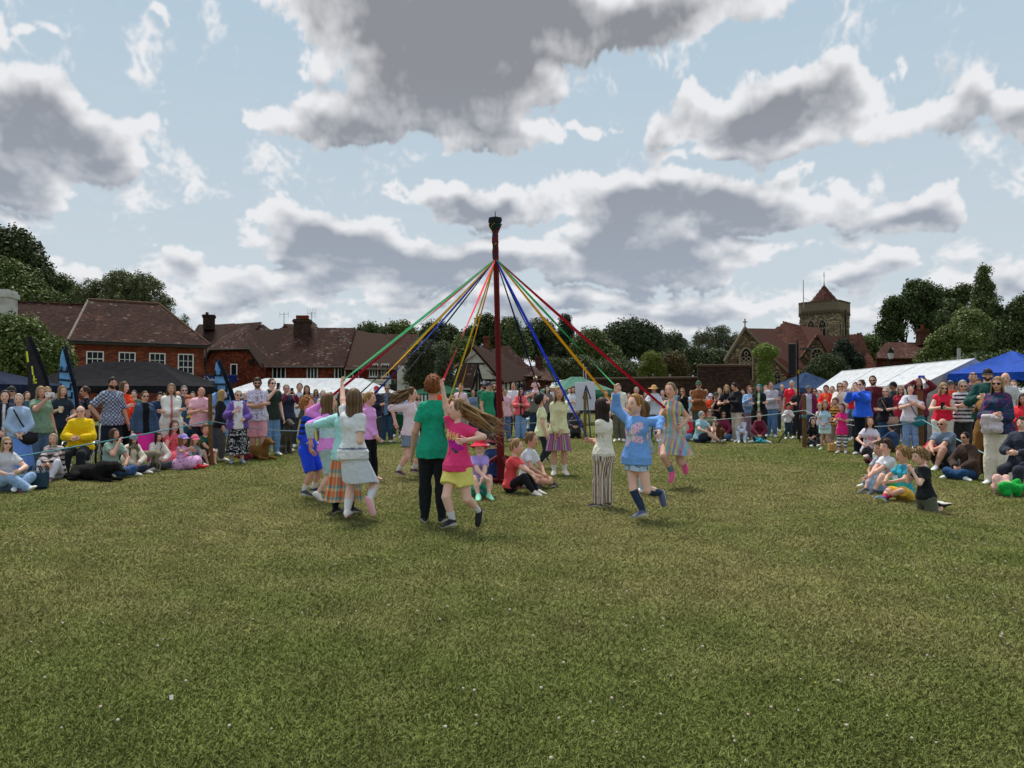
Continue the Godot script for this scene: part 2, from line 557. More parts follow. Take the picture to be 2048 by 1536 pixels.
func grass_color(x: float, z: float) -> Color:
	var w := worn(x, z)
	var dark := wob.get_noise_2d(x * 90.0 + 500.0, z * 90.0)
	var c := Color(0.245, 0.285, 0.092).lerp(Color(0.385, 0.355, 0.165), w)
	return c * (1.0 + 0.30 * dark)


func make_ground() -> void:
	var mb := MB.new()
	var pts := PackedVector3Array()
	var cols := PackedColorArray()
	var nr := 120
	var nc := 90
	for i in nr:
		var z := -0.5 - 39.5 * pow(1.0 - float(i) / (nr - 1), 1.6)
		for j in nc:
			var x := (float(j) / (nc - 1) - 0.5) * 2.0 * (3.5 - z * 0.85)
			pts.append(Vector3(x, wob.get_noise_2d(x * 12.0, z * 12.0) * 0.012, z))
			cols.append(grass_color(x, z))
	mb.grid(pts, nr, nc, cols)
	var m := paint(0.95, noise_tex(0.11, 512, 4, null, 41), 2.5, 1.6, noise_tex(0.05, 512, 5, ramp_of([[0.0, Color(0.55, 0.55, 0.5)], [0.5, Color(0.88, 0.88, 0.86)], [1.0, Color(1, 1, 1)]]), 43), true)
	m.metallic_specular = 0.1
	tag(part("village_green", mb, m, self), "mown village green, patchy green and dry brown grass", "", "", "structure")
	var far := MB.new()
	far.col = Color(0.24, 0.25, 0.10)
	far.quad(Vector3(-900, -0.06, 60), Vector3(900, -0.06, 60), Vector3(900, -0.06, -1200), Vector3(-900, -0.06, -1200))
	tag(part("ground", far, m, self), "flat ground that runs on under the village to the horizon", "", "", "structure")
	# tufts of short grass: a few clumps of blades, many times over
	rng.seed = 77
	var clumps := []
	for k in 3:
		var b := MB.new()
		for i in 15:
			var a := rng.randf() * TAU
			var p := Vector3(cos(a), 0, sin(a)) * sqrt(rng.randf()) * 0.036
			var lean := Vector3(rng.randf_range(-1, 1), 0, rng.randf_range(-1, 1)) * 0.019
			var hgt := rng.randf_range(0.005, 0.013)
			var side := Vector3(cos(a * 3.0), 0, sin(a * 3.0)) * rng.randf_range(0.0011, 0.0019)
			var tip := p + lean + Vector3.UP * hgt
			var mid := p + lean * 0.35 + Vector3.UP * hgt * 0.6
			var sh := rng.randf_range(0.85, 1.2)
			b.col = Color(sh * rng.randf_range(0.9, 1.25), sh, sh * rng.randf_range(0.7, 1.1))
			var s0 := b.v.size()
			for q in [p - side - Vector3.UP * 0.004, p + side - Vector3.UP * 0.004, mid + side * 0.8, mid - side * 0.8, tip]:
				b.v.append(q); b.n.append((Vector3.UP * 1.2 + side.cross(Vector3.UP).normalized()).normalized()); b.c.append(b.col); b.t.append(Vector2.ZERO)
			b.ix.append_array(PackedInt32Array([s0, s0 + 2, s0 + 1, s0, s0 + 3, s0 + 2, s0 + 3, s0 + 4, s0 + 2]))
		clumps.append(b.mesh())
	for k in 3:
		var where := []
		var cols2 := []
		for i in 95000:
			var f := rng.randf()
			var d := 2.1 + 26.0 * pow(f, 1.7)
			var x := rng.randf_range(-1, 1) * (0.6 + d * 0.74)
			var s := rng.randf_range(0.8, 1.35) * (0.80 + d * 0.075)
			var z := -d
			where.append(Transform3D(Basis(Vector3.UP, rng.randf() * TAU).scaled(Vector3(s, minf(s, 1.5) * rng.randf_range(0.7, 1.3), s)), Vector3(x, wob.get_noise_2d(x * 12.0, z * 12.0) * 0.012, z)))
			cols2.append(grass_color(x, z) * rng.randf_range(0.9, 1.3))
		tag(scatter("grass", clumps[k], M.grass, where, cols2, self), "short mown grass blades on the village green", "grass", "grass of the green", "stuff")
	# clover heads and a few buttercups
	var fl := MB.new()
	fl.col = Color(0.62, 0.60, 0.52)
	fl.ball(Vector3(0, 0.03, 0), Vector3(0.007, 0.006, 0.007), Basis.IDENTITY, 4, 6)
	fl.col = Color(0.07, 0.1, 0.03)
	fl.rod(Vector3(0, 0, 0), Vector3(0, 0.028, 0), 0.001, 0.001, 3)
	var w2 := []
	var c2 := []
	for i in 900:
		var d := rng.randf_range(2.4, 14.0)
		var x := rng.randf_range(-1, 1) * d * 0.72
		if wob.get_noise_2d(x * 26.0 + 90.0, d * 26.0) < 0.02 and rng.randf() < 0.8: continue
		w2.append(Transform3D(Basis(Vector3.UP, rng.randf() * TAU).scaled(Vector3.ONE * rng.randf_range(0.6, 1.25)), Vector3(x, 0, -d)))
		c2.append(Color(1, 1, 1).lerp(Color(0.85, 0.55, 0.5), rng.randf() * 0.6) if rng.randf() < 0.93 else Color(0.9, 0.75, 0.08))
	tag(scatter("clover_flowers", fl.mesh(), M.paint, w2, c2, self), "white clover flowers dotted over the grass", "flowers", "", "stuff")


# ---------------------------------------------------------------- buildings
func inside(flat2: PackedVector2Array, p: Vector2) -> bool:
	return Geometry2D.is_point_in_polygon(p, flat2)


func tiles(parent: Node3D, p: Array, w: float, gauge: float, shades: Array, lichen := 0.05) -> void:
	var nn := Vector3.ZERO
	for i in p.size():
		nn += p[i].cross(p[(i + 1) % p.size()])
	nn = nn.normalized()
	var ux: Vector3 = (p[1] - p[0]).normalized()
	var uy := nn.cross(ux).normalized()
	var flat2 := PackedVector2Array()
	var lo := Vector2.ONE * 1e9
	var hi := -lo
	for q in p:
		var f := Vector2((q - p[0]).dot(ux), (q - p[0]).dot(uy))
		flat2.append(f)
		lo = lo.min(f)
		hi = hi.max(f)
	var mb := MB.new()
	mb.box(mv(Vector3.ZERO), Vector3(w * 0.965, gauge * 1.35, 0.022))
	var where := []
	var cols := []
	var base := Basis(ux, uy, nn)
	for j in int((hi.y - lo.y) / gauge) + 1:
		var y := lo.y + (j + 0.5) * gauge
		for i in int((hi.x - lo.x) / w) + 2:
			var x := lo.x + (i + (0.5 if j % 2 else 0.0)) * w
			if not inside(flat2, Vector2(x, y)): continue
			var at: Vector3 = p[0] + ux * x + uy * y + nn * (0.012 + rng.randf() * 0.010)
			where.append(Transform3D(base * Basis(Vector3.RIGHT, 0.11 + rng.randf_range(-0.03, 0.03)) * Basis(Vector3.BACK, rng.randf_range(-0.03, 0.03)), at))
			var c: Color = raw(shades[rng.randi() % shades.size()]) * rng.randf_range(0.75, 1.25)
			var patch := wob.get_noise_3d(at.x * 30.0, at.y * 30.0, at.z * 30.0)
			c = c * (1.0 + 0.5 * patch)
			if rng.randf() < lichen * (0.25 + 2.2 * smoothstep(0.05, 0.3, patch)): c = c.lerp(Color(0.30, 0.30, 0.28), rng.randf_range(0.15, 0.8))
			cols.append(c)
	scatter("roof_tile" if absf(nn.y) > 0.2 else "hung_tile", mb.mesh(), M.masonry, where, cols, parent)


func roof(parent: Node3D, p: Array, shades: Array, w := 0.2, gauge := 0.13, lichen := 0.05) -> MeshInstance3D:
	var mb := MB.new()
	mb.col = raw(shades[0]) * 0.8
	mb.poly(p, 0.12)
	var o := part("roof", mb, M.masonry, parent)
	tiles(o, p, w, gauge, shades, lichen)
	return o


func bricks(parent: Node3D, p: Array, shades: Array, mortar: String, bw := 0.225, bh := 0.075, rough := 0.0) -> MeshInstance3D:
	var mb := MB.new()
	mb.col = raw(mortar)
	mb.poly(p, 0.25)
	var o := part("wall", mb, M.masonry, parent)
	var nn := Vector3.ZERO
	for i in p.size():
		nn += p[i].cross(p[(i + 1) % p.size()])
	nn = nn.normalized()
	var ux := Vector3.UP.cross(nn).normalized()
	var uy := Vector3.UP
	var flat2 := PackedVector2Array()
	var lo := Vector2.ONE * 1e9
	var hi := -lo
	for q in p:
		var f := Vector2((q - p[0]).dot(ux), (q - p[0]).dot(uy))
		flat2.append(f)
		lo = lo.min(f)
		hi = hi.max(f)
	var b := MB.new()
	if rough > 0.0: b.bevel(mv(Vector3.ZERO), Vector3(bw - 0.03, bh - 0.03, 0.10), 0.03)
	else: b.box(mv(Vector3.ZERO), Vector3(bw - 0.012, bh - 0.012, 0.03))
	var where := []
	var cols := []
	for j in int((hi.y - lo.y) / bh) + 1:
		for i in int((hi.x - lo.x) / bw) + 2:
			var x := lo.x + (i + (0.5 if j % 2 else 0.0)) * bw + rng.randf_range(-rough, rough) * bw
			var y := lo.y + (j + 0.5) * bh + rng.randf_range(-rough, rough) * bh
			if not inside(flat2, Vector2(x, y)): continue
			var at: Vector3 = p[0] + ux * x + uy * y + nn * (0.001 + rng.randf() * (0.004 + rough * 0.1))
			var sc := Vector3(rng.randf_range(1.0 - rough * 1.6, 1.0 + rough), rng.randf_range(1.0 - rough * 1.6, 1.0 + rough), 1.0)
			where.append(Transform3D((Basis(ux, uy, nn) * Basis(Vector3.BACK, rng.randf_range(-rough, rough) * 1.2)).scaled_local(sc), at))
			cols.append(raw(shades[rng.randi() % shades.size()]) * rng.randf_range(0.75, 1.25) * (1.0 + 0.4 * wob.get_noise_3d(at.x * 18.0, at.y * 18.0, at.z * 18.0)))
	scatter("stone" if rough > 0.0 else "brick", b.mesh(), M.masonry, where, cols, o)
	return o


func plain_wall(parent: Node3D, p: Array, c: Color, called := "wall", mat := "render", thick := 0.25) -> MeshInstance3D:
	var mb := MB.new()
	mb.col = c
	mb.poly(p, thick)
	return part(called, mb, M[mat], parent)


func window(parent: Node3D, at: Vector3, turn: float, w: float, h: float, nx: int, ny: int, c := Color(0.72, 0.72, 0.70), sill := true) -> void:
	var o := Node3D.new()
	o.name = "window"
	parent.add_child(o, true)
	o.position = at
	o.rotation.y = turn
	var fr := MB.new()
	fr.col = c
	for s in [-1.0, 1.0]:
		fr.bevel(mv(Vector3(s * (w - 0.07) / 2, 0, 0.03)), Vector3(0.07, h, 0.09), 0.008)
		fr.bevel(mv(Vector3(0, s * (h - 0.07) / 2, 0.032)), Vector3(w - 0.13, 0.07, 0.086), 0.008)
	part("frame", fr, M.trim, o)
	var bar := MB.new()
	bar.col = c
	var gw := w - 0.14
	var gh := h - 0.14
	for i in range(1, nx): bar.bx(Vector3(-gw / 2 + gw * i / nx, 0, 0.035), Vector3(0.035 if ny > 1 else 0.06, gh, 0.04))
	for j in range(1, ny): bar.bx(Vector3(0, -gh / 2 + gh * j / ny, 0.036), Vector3(gw, 0.055 if ny % 2 == 0 and j == ny / 2 else 0.03, 0.038))
	part("glazing_bar", bar, M.trim, o)
	for i in nx:
		for j in ny:
			var g := MB.new()
			g.col = Color(0.014, 0.017, 0.02)
			g.bx(Vector3(-gw / 2 + gw * (i + 0.5) / nx, -gh / 2 + gh * (j + 0.5) / ny, 0.018), Vector3(gw / nx - 0.02, gh / ny - 0.02, 0.008))
			part("pane", g, M.glass, o)
	if sill:
		var s := MB.new()
		s.col = c * 0.9
		s.bevel(mv(Vector3(0, -h / 2 - 0.04, 0.06)), Vector3(w + 0.14, 0.07, 0.16), 0.012)
		part("sill", s, M.trim, o)


func chimney(parent: Node3D, at: Vector3, w: float, d: float, h: float, shades: Array, pots: int, turn := 0.0, pot := "#8a4630") -> void:
	var o := Node3D.new()
	o.name = "chimney"
	parent.add_child(o, true)
	o.position = at
	o.rotation.y = turn
	var st := MB.new()
	for e in [[0.0, h * 0.78, 1.0], [h * 0.78, h * 0.86, 1.12], [h * 0.86, h * 0.93, 1.22], [h * 0.93, h, 1.10]]:
		st.col = raw(shades[int(e[0] * 10) % shades.size()])
		st.bx(Vector3(0, (e[0] + e[1]) / 2, 0), Vector3(w * e[2], e[1] - e[0], d * e[2]))
	part("stack", st, M.masonry, o)
	var where := []
	var cols := []
	var b := MB.new()
	b.bx(Vector3.ZERO, Vector3(0.21, 0.062, 0.02))
	for j in int(h * 0.76 / 0.075):
		for f in 4:
			var ww := w if f % 2 == 0 else d
			for i in int(ww / 0.225):
				var q := Basis(Vector3.UP, f * PI / 2)
				where.append(Transform3D(q, q * Vector3(-ww / 2 + 0.11 + i * 0.225 + (0.05 if j % 2 else 0.0), 0.04 + j * 0.075, (d if f % 2 == 0 else w) / 2)))
				cols.append(raw(shades[rng.randi() % shades.size()]) * rng.randf_range(0.7, 1.25))
	if cols.size(): scatter("brick", b.mesh(), M.masonry, where, cols, o)
	for i in pots:
		var p := MB.new()
		p.col = raw(pot)
		var x := (i - (pots - 1) / 2.0) * 0.38
		p.tube([Vector3(x, h, 0), Vector3(x, h + 0.08, 0), Vector3(x, h + 0.42, 0), Vector3(x, h + 0.46, 0)], [0.17, 0.14, 0.12, 0.15], 10)
		part("chimney_pot", p, M.masonry, o)


func gutter(parent: Node3D, a: Vector3, b: Vector3, down := true) -> void:
	var mb := MB.new()
	mb.col = Color(0.02, 0.02, 0.022)
	mb.rod(a, b, 0.06)
	part("gutter", mb, M.trim, parent)
	if down:
		var d := MB.new()
		d.col = Color(0.02, 0.02, 0.022)
		var e := b.lerp(a, 0.04)
		d.tube([e, e + Vector3(0, -0.3, -0.22), Vector3(e.x, 0.1, e.z - 0.22)], [0.045, 0.045, 0.045], 6)
		part("downpipe", d, M.trim, parent)


func aerial(parent: Node3D, at: Vector3, h: float, bars: int) -> void:
	var mb := MB.new()
	mb.col = Color(0.12, 0.12, 0.12)
	mb.rod(at, at + Vector3(0, h, 0), 0.025)
	var top := at + Vector3(0, h * 0.92, 0)
	mb.rod(top - Vector3(0.45, 0, 0.2), top + Vector3(0.45, 0, 0.2), 0.015)
	for i in bars:
		var t := -0.45 + 0.9 * i / maxf(1, bars - 1)
		mb.rod(top + Vector3(t, -0.25 if bars < 5 else -0.45, t * 0.4), top + Vector3(t, 0.25 if bars < 5 else 0.45, t * 0.4), 0.010, 0.010, 4)
	part("aerial", mb, M.metal, parent)


func letters(parent: Node3D, called: String, text: String, at: Vector3, turn: float, size: float, c: Color, flip := false, tilt := 0.0, serif := false) -> void:
	var t := TextMesh.new()
	t.text = text
	var f := SystemFont.new()
	f.font_names = PackedStringArray(["Droid Serif" if serif else "Droid Sans"])
	f.font_weight = 700
	t.font = f
	t.font_size = 32
	t.pixel_size = size / 32.0
	t.depth = 0.012
	var m := StandardMaterial3D.new()
	m.albedo_color = c
	m.roughness = 0.7
	var o := MeshInstance3D.new()
	o.name = called
	o.mesh = t
	o.material_override = m
	parent.add_child(o, true)
	o.transform = Transform3D(Basis(Vector3.UP, turn + (PI if flip else 0.0)) * Basis(Vector3.BACK, tilt), at)


const BRICK := ["#8a4630", "#964d34", "#7c3d2b", "#a0583c", "#6f3a2c"]
const OLD_TILE := ["#4a302a", "#553630", "#3e2824", "#5c3c34", "#45302c"]
const HUNG := ["#84402c", "#733626", "#914a34", "#66301f", "#7c3f2e"]
const STONE := ["#8a7a62", "#9a8a70", "#75664f", "#a4957c", "#6a5b48", "#8f7c5c"]
const RED_TILE := ["#6a4438", "#5f3b30", "#754d3f", "#664034"]


func make_buildings() -> void:
	# the brick house on the left
	var o := thing("brick_house", "red brick house with white sash windows and brown hipped tile roof on the left", "house", Vector3(-24, 0, -46))
	var k := o.position
	var A := Vector3(-26.75, 0, -44.0) - k
	var B := Vector3(-20.45, 0, -48.0) - k
	var dir := (B - A).normalized()
	var back := Vector3.UP.cross(dir).normalized()
	if back.z < 0: back = -back
	var turn := atan2(back.x, back.z)
	var up := Vector3.UP
	var L := A.distance_to(B)
	bricks(o, [A, B, B + up * 4.8, A + up * 4.8], BRICK, "#8f7f72")
	var rear := -back * 6.6
	bricks(o, [B, B + rear, B + rear + up * 4.8, B + up * 4.8], BRICK, "#8f7f72")
	bricks(o, [A + rear, A, A + up * 4.8, A + rear + up * 4.8], BRICK, "#8f7f72")
	var ov := back * 0.35
	var e1 := A + ov - dir * 0.2 + up * 4.85
	var e2 := B + ov + dir * 0.35 + up * 4.85
	var e3 := B + rear - ov + dir * 0.35 + up * 4.85
	var e4 := A + rear - ov - dir * 0.2 + up * 4.85
	var r1 := A + rear * 0.5 + dir * 0.95 + up * 7.75
	var r2 := B + rear * 0.5 - dir * 2.3 + up * 7.75
	roof(o, [e1, e2, r2, r1], OLD_TILE, 0.175, 0.11, 0.05)
	roof(o, [e2, e3, r2], OLD_TILE, 0.175, 0.11)
	roof(o, [e4, e1, r1], OLD_TILE, 0.175, 0.11, 0.13)
	roof(o, [e3, e4, r1, r2], OLD_TILE, 0.3, 0.2)
	var ridge := MB.new()
	ridge.col = raw("#6a5040")
	ridge.rod(r1, r2, 0.13)
	ridge.rod(r2, e2, 0.09)
	part("ridge_tiles", ridge, M.masonry, o)
	var vl := MB.new()
	vl.col = raw("#a09a90")
	vl.rod(r1 - up * 0.02, e1, 0.085)
	part("hip_tiles", vl, M.masonry, o)
	var fas := MB.new()
	fas.col = Color(0.03, 0.025, 0.022)
	fas.box(Transform3D(Basis(dir, up, back), (A + B) / 2 + up * 4.72 + back * 0.2), Vector3(L + 0.4, 0.2, 0.36))
	part("eaves", fas, M.trim, o)
	gutter(o, e1 - up * 0.05, e2 - up * 0.05)
	for i in 4:
		var t := [0.165, 0.40, 0.63, 0.855][i] as float
		var wx := A.lerp(B, t) + back * 0.01
		window(o, wx + up * (3.75 if i == 0 else 3.35), turn, 0.95, 0.95 if i == 0 else 1.75, 3, 2 if i == 0 else 4)
		var hd := MB.new()
		hd.col = raw("#8a3f28")
		for b in 9:
			hd.box(Transform3D(Basis(dir, up, back) * Basis(Vector3.BACK, (4 - b) * 0.04), wx + up * 4.36 + dir * (b - 4) * 0.125 + back * 0.02), Vector3(0.11, 0.24, 0.05))
		part("brick_lintel", hd, M.masonry, o)
	# the wing beside it, with a white wall
	var w := thing("white_wing", "white rendered cottage wing under a long brown tile roof beside the brick house", "house", Vector3(-30.5, 0, -46.5))
	k = w.position
	var a2 := Vector3(-37.0, 0, -41.5) - k
	var b2 := Vector3(-26.9, 0, -45.6) - k
	plain_wall(w, [a2, b2, b2 + up * 4.75, a2 + up * 4.75], Color(0.60, 0.60, 0.60))
	var d2 := (b2 - a2).normalized()
	var f2 := d2.cross(up)
	if f2.z < 0: f2 = -f2
	roof(w, [a2 + f2 * 0.35 + up * 4.8, b2 + f2 * 0.35 + up * 4.8, b2 - f2 * 3.1 + up * 7.5, a2 - f2 * 3.1 + up * 7.5], OLD_TILE, 0.175, 0.11, 0.05)
	roof(w, [b2 - f2 * 6.2 + up * 4.8, a2 - f2 * 6.2 + up * 4.8, a2 - f2 * 3.1 + up * 7.5, b2 - f2 * 3.1 + up * 7.5], OLD_TILE, 0.3, 0.2)
	gutter(w, a2 + f2 * 0.38 + up * 4.75, b2 + f2 * 0.38 + up * 4.75)
	# the white chimney at the edge of the picture
	var wc := thing("white_chimney", "tall white painted brick chimney stack at the far left", "chimney", Vector3(-27.04, 1.35, -38))
	wc.position.y = 0
	var cm := MB.new()
	cm.col = Color(0.55, 0.55, 0.54)
	cm.bx(Vector3(0, 3.3, 0), Vector3(1.5, 6.6, 1.0), 0.2)
	cm.bx(Vector3(0, 6.72, 0), Vector3(1.66, 0.26, 1.16), 0.2)
	cm.bx(Vector3(0, 6.92, 0), Vector3(1.5, 0.16, 1.0), 0.2)
	part("stack", cm, M.render, wc)
	var cp := MB.new()
	cp.col = raw("#5a4a42")
	for e in 1: cp.tube([Vector3(-0.1 + e * 0.5, 7.0, 0), Vector3(-0.1 + e * 0.5, 7.25, 0)], [0.16, 0.14], 10)
	part("chimney_pot", cp, M.masonry, wc)

	# the tile-hung row behind the white marquee
	var row := thing("tile_hung_cottages", "row of old cottages hung with red tiles under sagging brown roofs", "house", Vector3(-16, 0, -62))
	k = row.position
	var z0 := -60.0 - k.z
	var xa := -20.852 - k.x
	var xb := -7.695 - k.x
	plain_wall(row, [Vector3(xa, 0, z0), Vector3(xb, 0, z0), Vector3(xb, 3.95, z0), Vector3(xa, 3.95, z0)], raw("#5c2c20"))
	tiles(row, [Vector3(xa, 1.6, z0 + 0.01), Vector3(xb, 1.6, z0 + 0.01), Vector3(xb, 3.95, z0 + 0.01), Vector3(xa, 3.95, z0 + 0.01)], 0.2, 0.125, HUNG, 0.0)
	var xm := -13.818 - k.x
	var xr := -14.298 - k.x
	var ze := z0 + 0.4
	var zr := z0 - 3.9
	roof(row, [Vector3(xa - 0.3, 3.9, ze), Vector3(xm, 3.9, ze), Vector3(xm, 7.5, zr), Vector3(-20.256 - k.x, 7.5, zr), Vector3(-22.976 - k.x, 6.9, zr + 0.65)], OLD_TILE, 0.2, 0.13, 0.07)
	roof(row, [Vector3(xm + 0.01, 3.72, ze), Vector3(xb + 1.2, 3.72, ze), Vector3(xb - 0.6, 6.75, zr), Vector3(xr + 2.0, 7.05, zr), Vector3(xm + 0.01, 7.35, zr)], ["#4d322a", "#5a3a30", "#432c26", "#523830"], 0.2, 0.13, 0.0)
	var bk := MB.new()
	bk.col = raw("#45302a")
	bk.poly([Vector3(xb + 1.2, 0, z0 - 8.2), Vector3(xa, 0, z0 - 8.2), Vector3(xa, 7.4, zr - 0.1), Vector3(xb - 0.6, 6.7, zr - 0.1)], 0.2)
	part("rear_slope", bk, M.masonry, row)
	gutter(row, Vector3(xa - 0.2, 3.84, ze + 0.05), Vector3(xm, 3.84, ze + 0.05))
	gutter(row, Vector3(xm, 3.66, ze + 0.05), Vector3(xb + 1.0, 3.66, ze + 0.05))
	for e in [[558.5, 745, 27, 22.0, 3], [625, 745, 22, 21.0, 3], [680, 745, 22, 22.0, 3], [712, 746, 13, 24.0, 1], [747.5, 740, 18, 21.0, 3], [770.5, 740, 16, 21.0, 3]]:
		var x: float = (e[0] - 1024.0) / 1450.0 * 60.0 - k.x
		var y: float = 1.35 + (795.0 - e[1]) / 1450.0 * 60.0
		window(row, Vector3(x, y, z0 + 0.05), 0.0, e[2] / 1450.0 * 60.0, e[3] / 1450.0 * 60.0 + 0.2, e[4], 1)
	chimney(row, Vector3(-18.29, 6.59, -63.2) - k, 1.25, 0.9, 1.6, ["#4a3a34", "#57433a", "#3e302c"], 0)
	var st := MB.new()
	st.col = raw("#8a3c24")
	for e in 3: st.bx(Vector3(-18.3, 8.12, -63.2) - k + Vector3(-0.36 + e * 0.36, 0.1, 0), Vector3(0.3, 0.62, 0.4))
	st.col = raw("#8f8f8c")
	st.tube([Vector3(-18.54, 7.83, -63) - k, Vector3(-18.54, 8.23, -63) - k], [0.2, 0.2], 10)
	part("chimney_pots", st, M.masonry, row)
	aerial(row, Vector3(-20.79, 7.5, -66) - k, 1.6, 3)
	aerial(row, Vector3(-18.28, 7.87, -66) - k, 1.3, 6)
	# gable behind, brick red
	plain_wall(row, [Vector3(-21.52, 7.14, -66) - k, Vector3(-19.69, 7.14, -66) - k, Vector3(-20.75, 8.05, -66) - k], raw("#6a2f22"), "gable", "masonry")
	roof(row, [Vector3(-19.63, 7.12, -65.8) - k, Vector3(-17, 7.12, -65.8) - k, Vector3(-18.6, 8.21, -68) - k, Vector3(-20.84, 8.1, -66) - k], OLD_TILE, 0.2, 0.13)

	var gb := thing("half_hipped_cottage", "tile hung cottage with a half hipped gable at the left end of the row", "house", Vector3(-24, 0, -60))
	k = gb.position
	var g1 := Vector3(-25.82, 1.35, -60.5) - k
	var g2 := Vector3(-20.11, 1.35, -58.8) - k
	g1.y = 0; g2.y = 0
	var gh := [g1, g2, g2 + up * 3.9, g2.lerp(g1, 0.22) + up * 5.35, g1.lerp(g2, 0.17) + up * 5.35, g1 + up * 4.1]
	plain_wall(gb, gh, raw("#5c2c20"))
	var gd := (g2 - g1).normalized()
	var gn := gd.cross(up)
	if gn.z < 0: gn = -gn
	var hung := []
	for q in gh: hung.append(q + gn * 0.01)
	tiles(gb, hung, 0.2, 0.125, HUNG, 0.0)
	var apex := Vector3(-22.81, 7.01, -61.6) - k
	roof(gb, [g1.lerp(g2, 0.15) + up * 5.3 + gn * 0.3, g2.lerp(g1, 0.20) + up * 5.3 + gn * 0.3, apex], OLD_TILE, 0.2, 0.13, 0.1)
	roof(gb, [g2 + up * 3.8 + gn * 0.3, Vector3(-19.4, 3.94, -60.6) - k, Vector3(-18.8, 7.56, -64.2) - k, apex, g2.lerp(g1, 0.20) + up * 5.3 + gn * 0.3], OLD_TILE, 0.2, 0.13, 0.08)
	roof(gb, [Vector3(-29.12, 5.68, -66) - k, g1 + up * 4.0 + gn * 0.3, g1.lerp(g2, 0.15) + up * 5.3 + gn * 0.3, apex, Vector3(-23.53, 7.63, -65) - k], OLD_TILE, 0.2, 0.13)
	var bb := MB.new()
	bb.col = Color(0.03, 0.025, 0.022)
	for e in [[g1 + up * 3.95, g1.lerp(g2, 0.16) + up * 5.3], [g2 + up * 3.75, g2.lerp(g1, 0.21) + up * 5.3], [g1.lerp(g2, 0.15) + up * 5.3, g2.lerp(g1, 0.2) + up * 5.3]]:
		bb.rod(e[0] + gn * 0.3, e[1] + gn * 0.3, 0.09)
	part("bargeboard", bb, M.trim, gb)
	# hall roof behind it with the first chimney
	roof(gb, [Vector3(-28.01, 4.96, -63) - k, Vector3(-24.09, 5.26, -63) - k, Vector3(-23.1, 8.15, -67) - k, Vector3(-28.98, 8.15, -67) - k], OLD_TILE, 0.2, 0.13)
	roof(gb, [Vector3(-24.09, 5.26, -63) - k, Vector3(-21.33, 6.96, -66) - k, Vector3(-23.1, 8.15, -67) - k], OLD_TILE, 0.2, 0.13)
	roof(gb, [Vector3(-31.51, 6.42, -70) - k, Vector3(-28.01, 4.96, -63) - k, Vector3(-28.98, 8.15, -67) - k], OLD_TILE, 0.2, 0.13)
	chimney(gb, Vector3(-27.63, 7.55, -66) - k, 0.95, 0.8, 1.35, ["#43332e", "#4f3c34", "#392b28"], 0, 0.3)
	var pt := MB.new()
	pt.col = raw("#5a3024")
	pt.tube([Vector3(-27.82, 8.55, -66) - k, Vector3(-27.82, 9.15, -66) - k], [0.15, 0.13], 8)
	part("chimney_pot", pt, M.masonry, gb)
	aerial(gb, Vector3(-27.5, 8.42, -66) - k, 0.5, 4)
	var w2 := Vector3(-22.48, 3.49, -58.6) - k
	window(gb, w2, 0.0, 0.55, 1.2, 1, 1)
	var vent := MB.new()
	vent.col = Color(0.01, 0.01, 0.01)
	vent.bx(Vector3(-21.22, 4.28, -58.9) - k, Vector3(0.42, 0.4, 0.1))
	part("louvre", vent, M.trim, gb)

	# shop fronts
	var ph := thing("pharmacy_sign", "blue shop fascia lettered pharmacy with white oval logo above the black gazebo", "sign", Vector3(-23.76, 2.86, -57.5))
	var fb := MB.new()
	fb.col = Color(0.008, 0.02, 0.16)
	fb.bevel(Transform3D.IDENTITY, Vector3(3.9, 0.62, 0.12), 0.02)
	part("fascia", fb, M.trim, ph)
	letters(ph, "lettering", "pharmacy", Vector3(0.55, -0.08, 0.075), 0, 0.34, Color(0.85, 0.87, 0.95))
	var oval := MB.new()
	oval.col = Color(0.5, 0.55, 0.72)
	oval.ball(Vector3(-0.55, 0.0, 0.06), Vector3(0.30, 0.21, 0.03))
	oval.col = Color(0.01, 0.02, 0.18)
	oval.ball(Vector3(-0.55, 0.0, 0.075), Vector3(0.24, 0.16, 0.03))
	oval.col = Color(0.6, 0.65, 0.8)
	oval.ball(Vector3(-0.55, -0.02, 0.085), Vector3(0.15, 0.10, 0.03))
	part("logo", oval, M.trim, ph)
	var shop := thing("white_shop_sign", "long white shop fascia with dark round emblem left and green end panel", "sign", Vector3(-10.94, 2.66, -59.4))
	var sm := MB.new()
	sm.col = Color(0.62, 0.64, 0.62)
	sm.bevel(Transform3D.IDENTITY, Vector3(2.75, 0.42, 0.12), 0.02)
	sm.col = Color(0.02, 0.06, 0.04)
	sm.bx(Vector3(1.2, 0.0, 0.03), Vector3(0.3, 0.40, 0.1))
	part("fascia", sm, M.trim, shop)
	var em := MB.new()
	em.col = Color(0.02, 0.02, 0.02)
	em.ball(Vector3(-1.12, 0, 0.06), Vector3(0.16, 0.17, 0.02))
	part("emblem", em, M.trim, shop)
	var mk := MB.new()
	mk.col = Color(0.28, 0.32, 0.30)
	for e in 9: mk.bx(Vector3(-0.25 + e * 0.115, -0.02 + 0.01 * (e % 2), 0.066), Vector3(0.07, 0.09 + 0.03 * (e % 3), 0.01))
	part("lettering", mk, M.trim, shop)
	var sf := MB.new()
	sf.col = Color(0.012, 0.014, 0.013)
	sf.bx(Vector3(0.2, -0.48, -0.05), Vector3(3.4, 0.5, 0.3))
	part("awning", sf, M.trim, shop)
	var pub := thing("white_pub", "white painted shop front with hanging board and dark bay window", "house", Vector3(-8.3, 1.35, -59))
	pub.position.y = 0
	plain_wall(pub, [Vector3(-1.05, 0, 0), Vector3(0.95, 0, 0), Vector3(0.95, 3.7, 0), Vector3(-1.05, 3.7, 0)], Color(0.66, 0.66, 0.66))
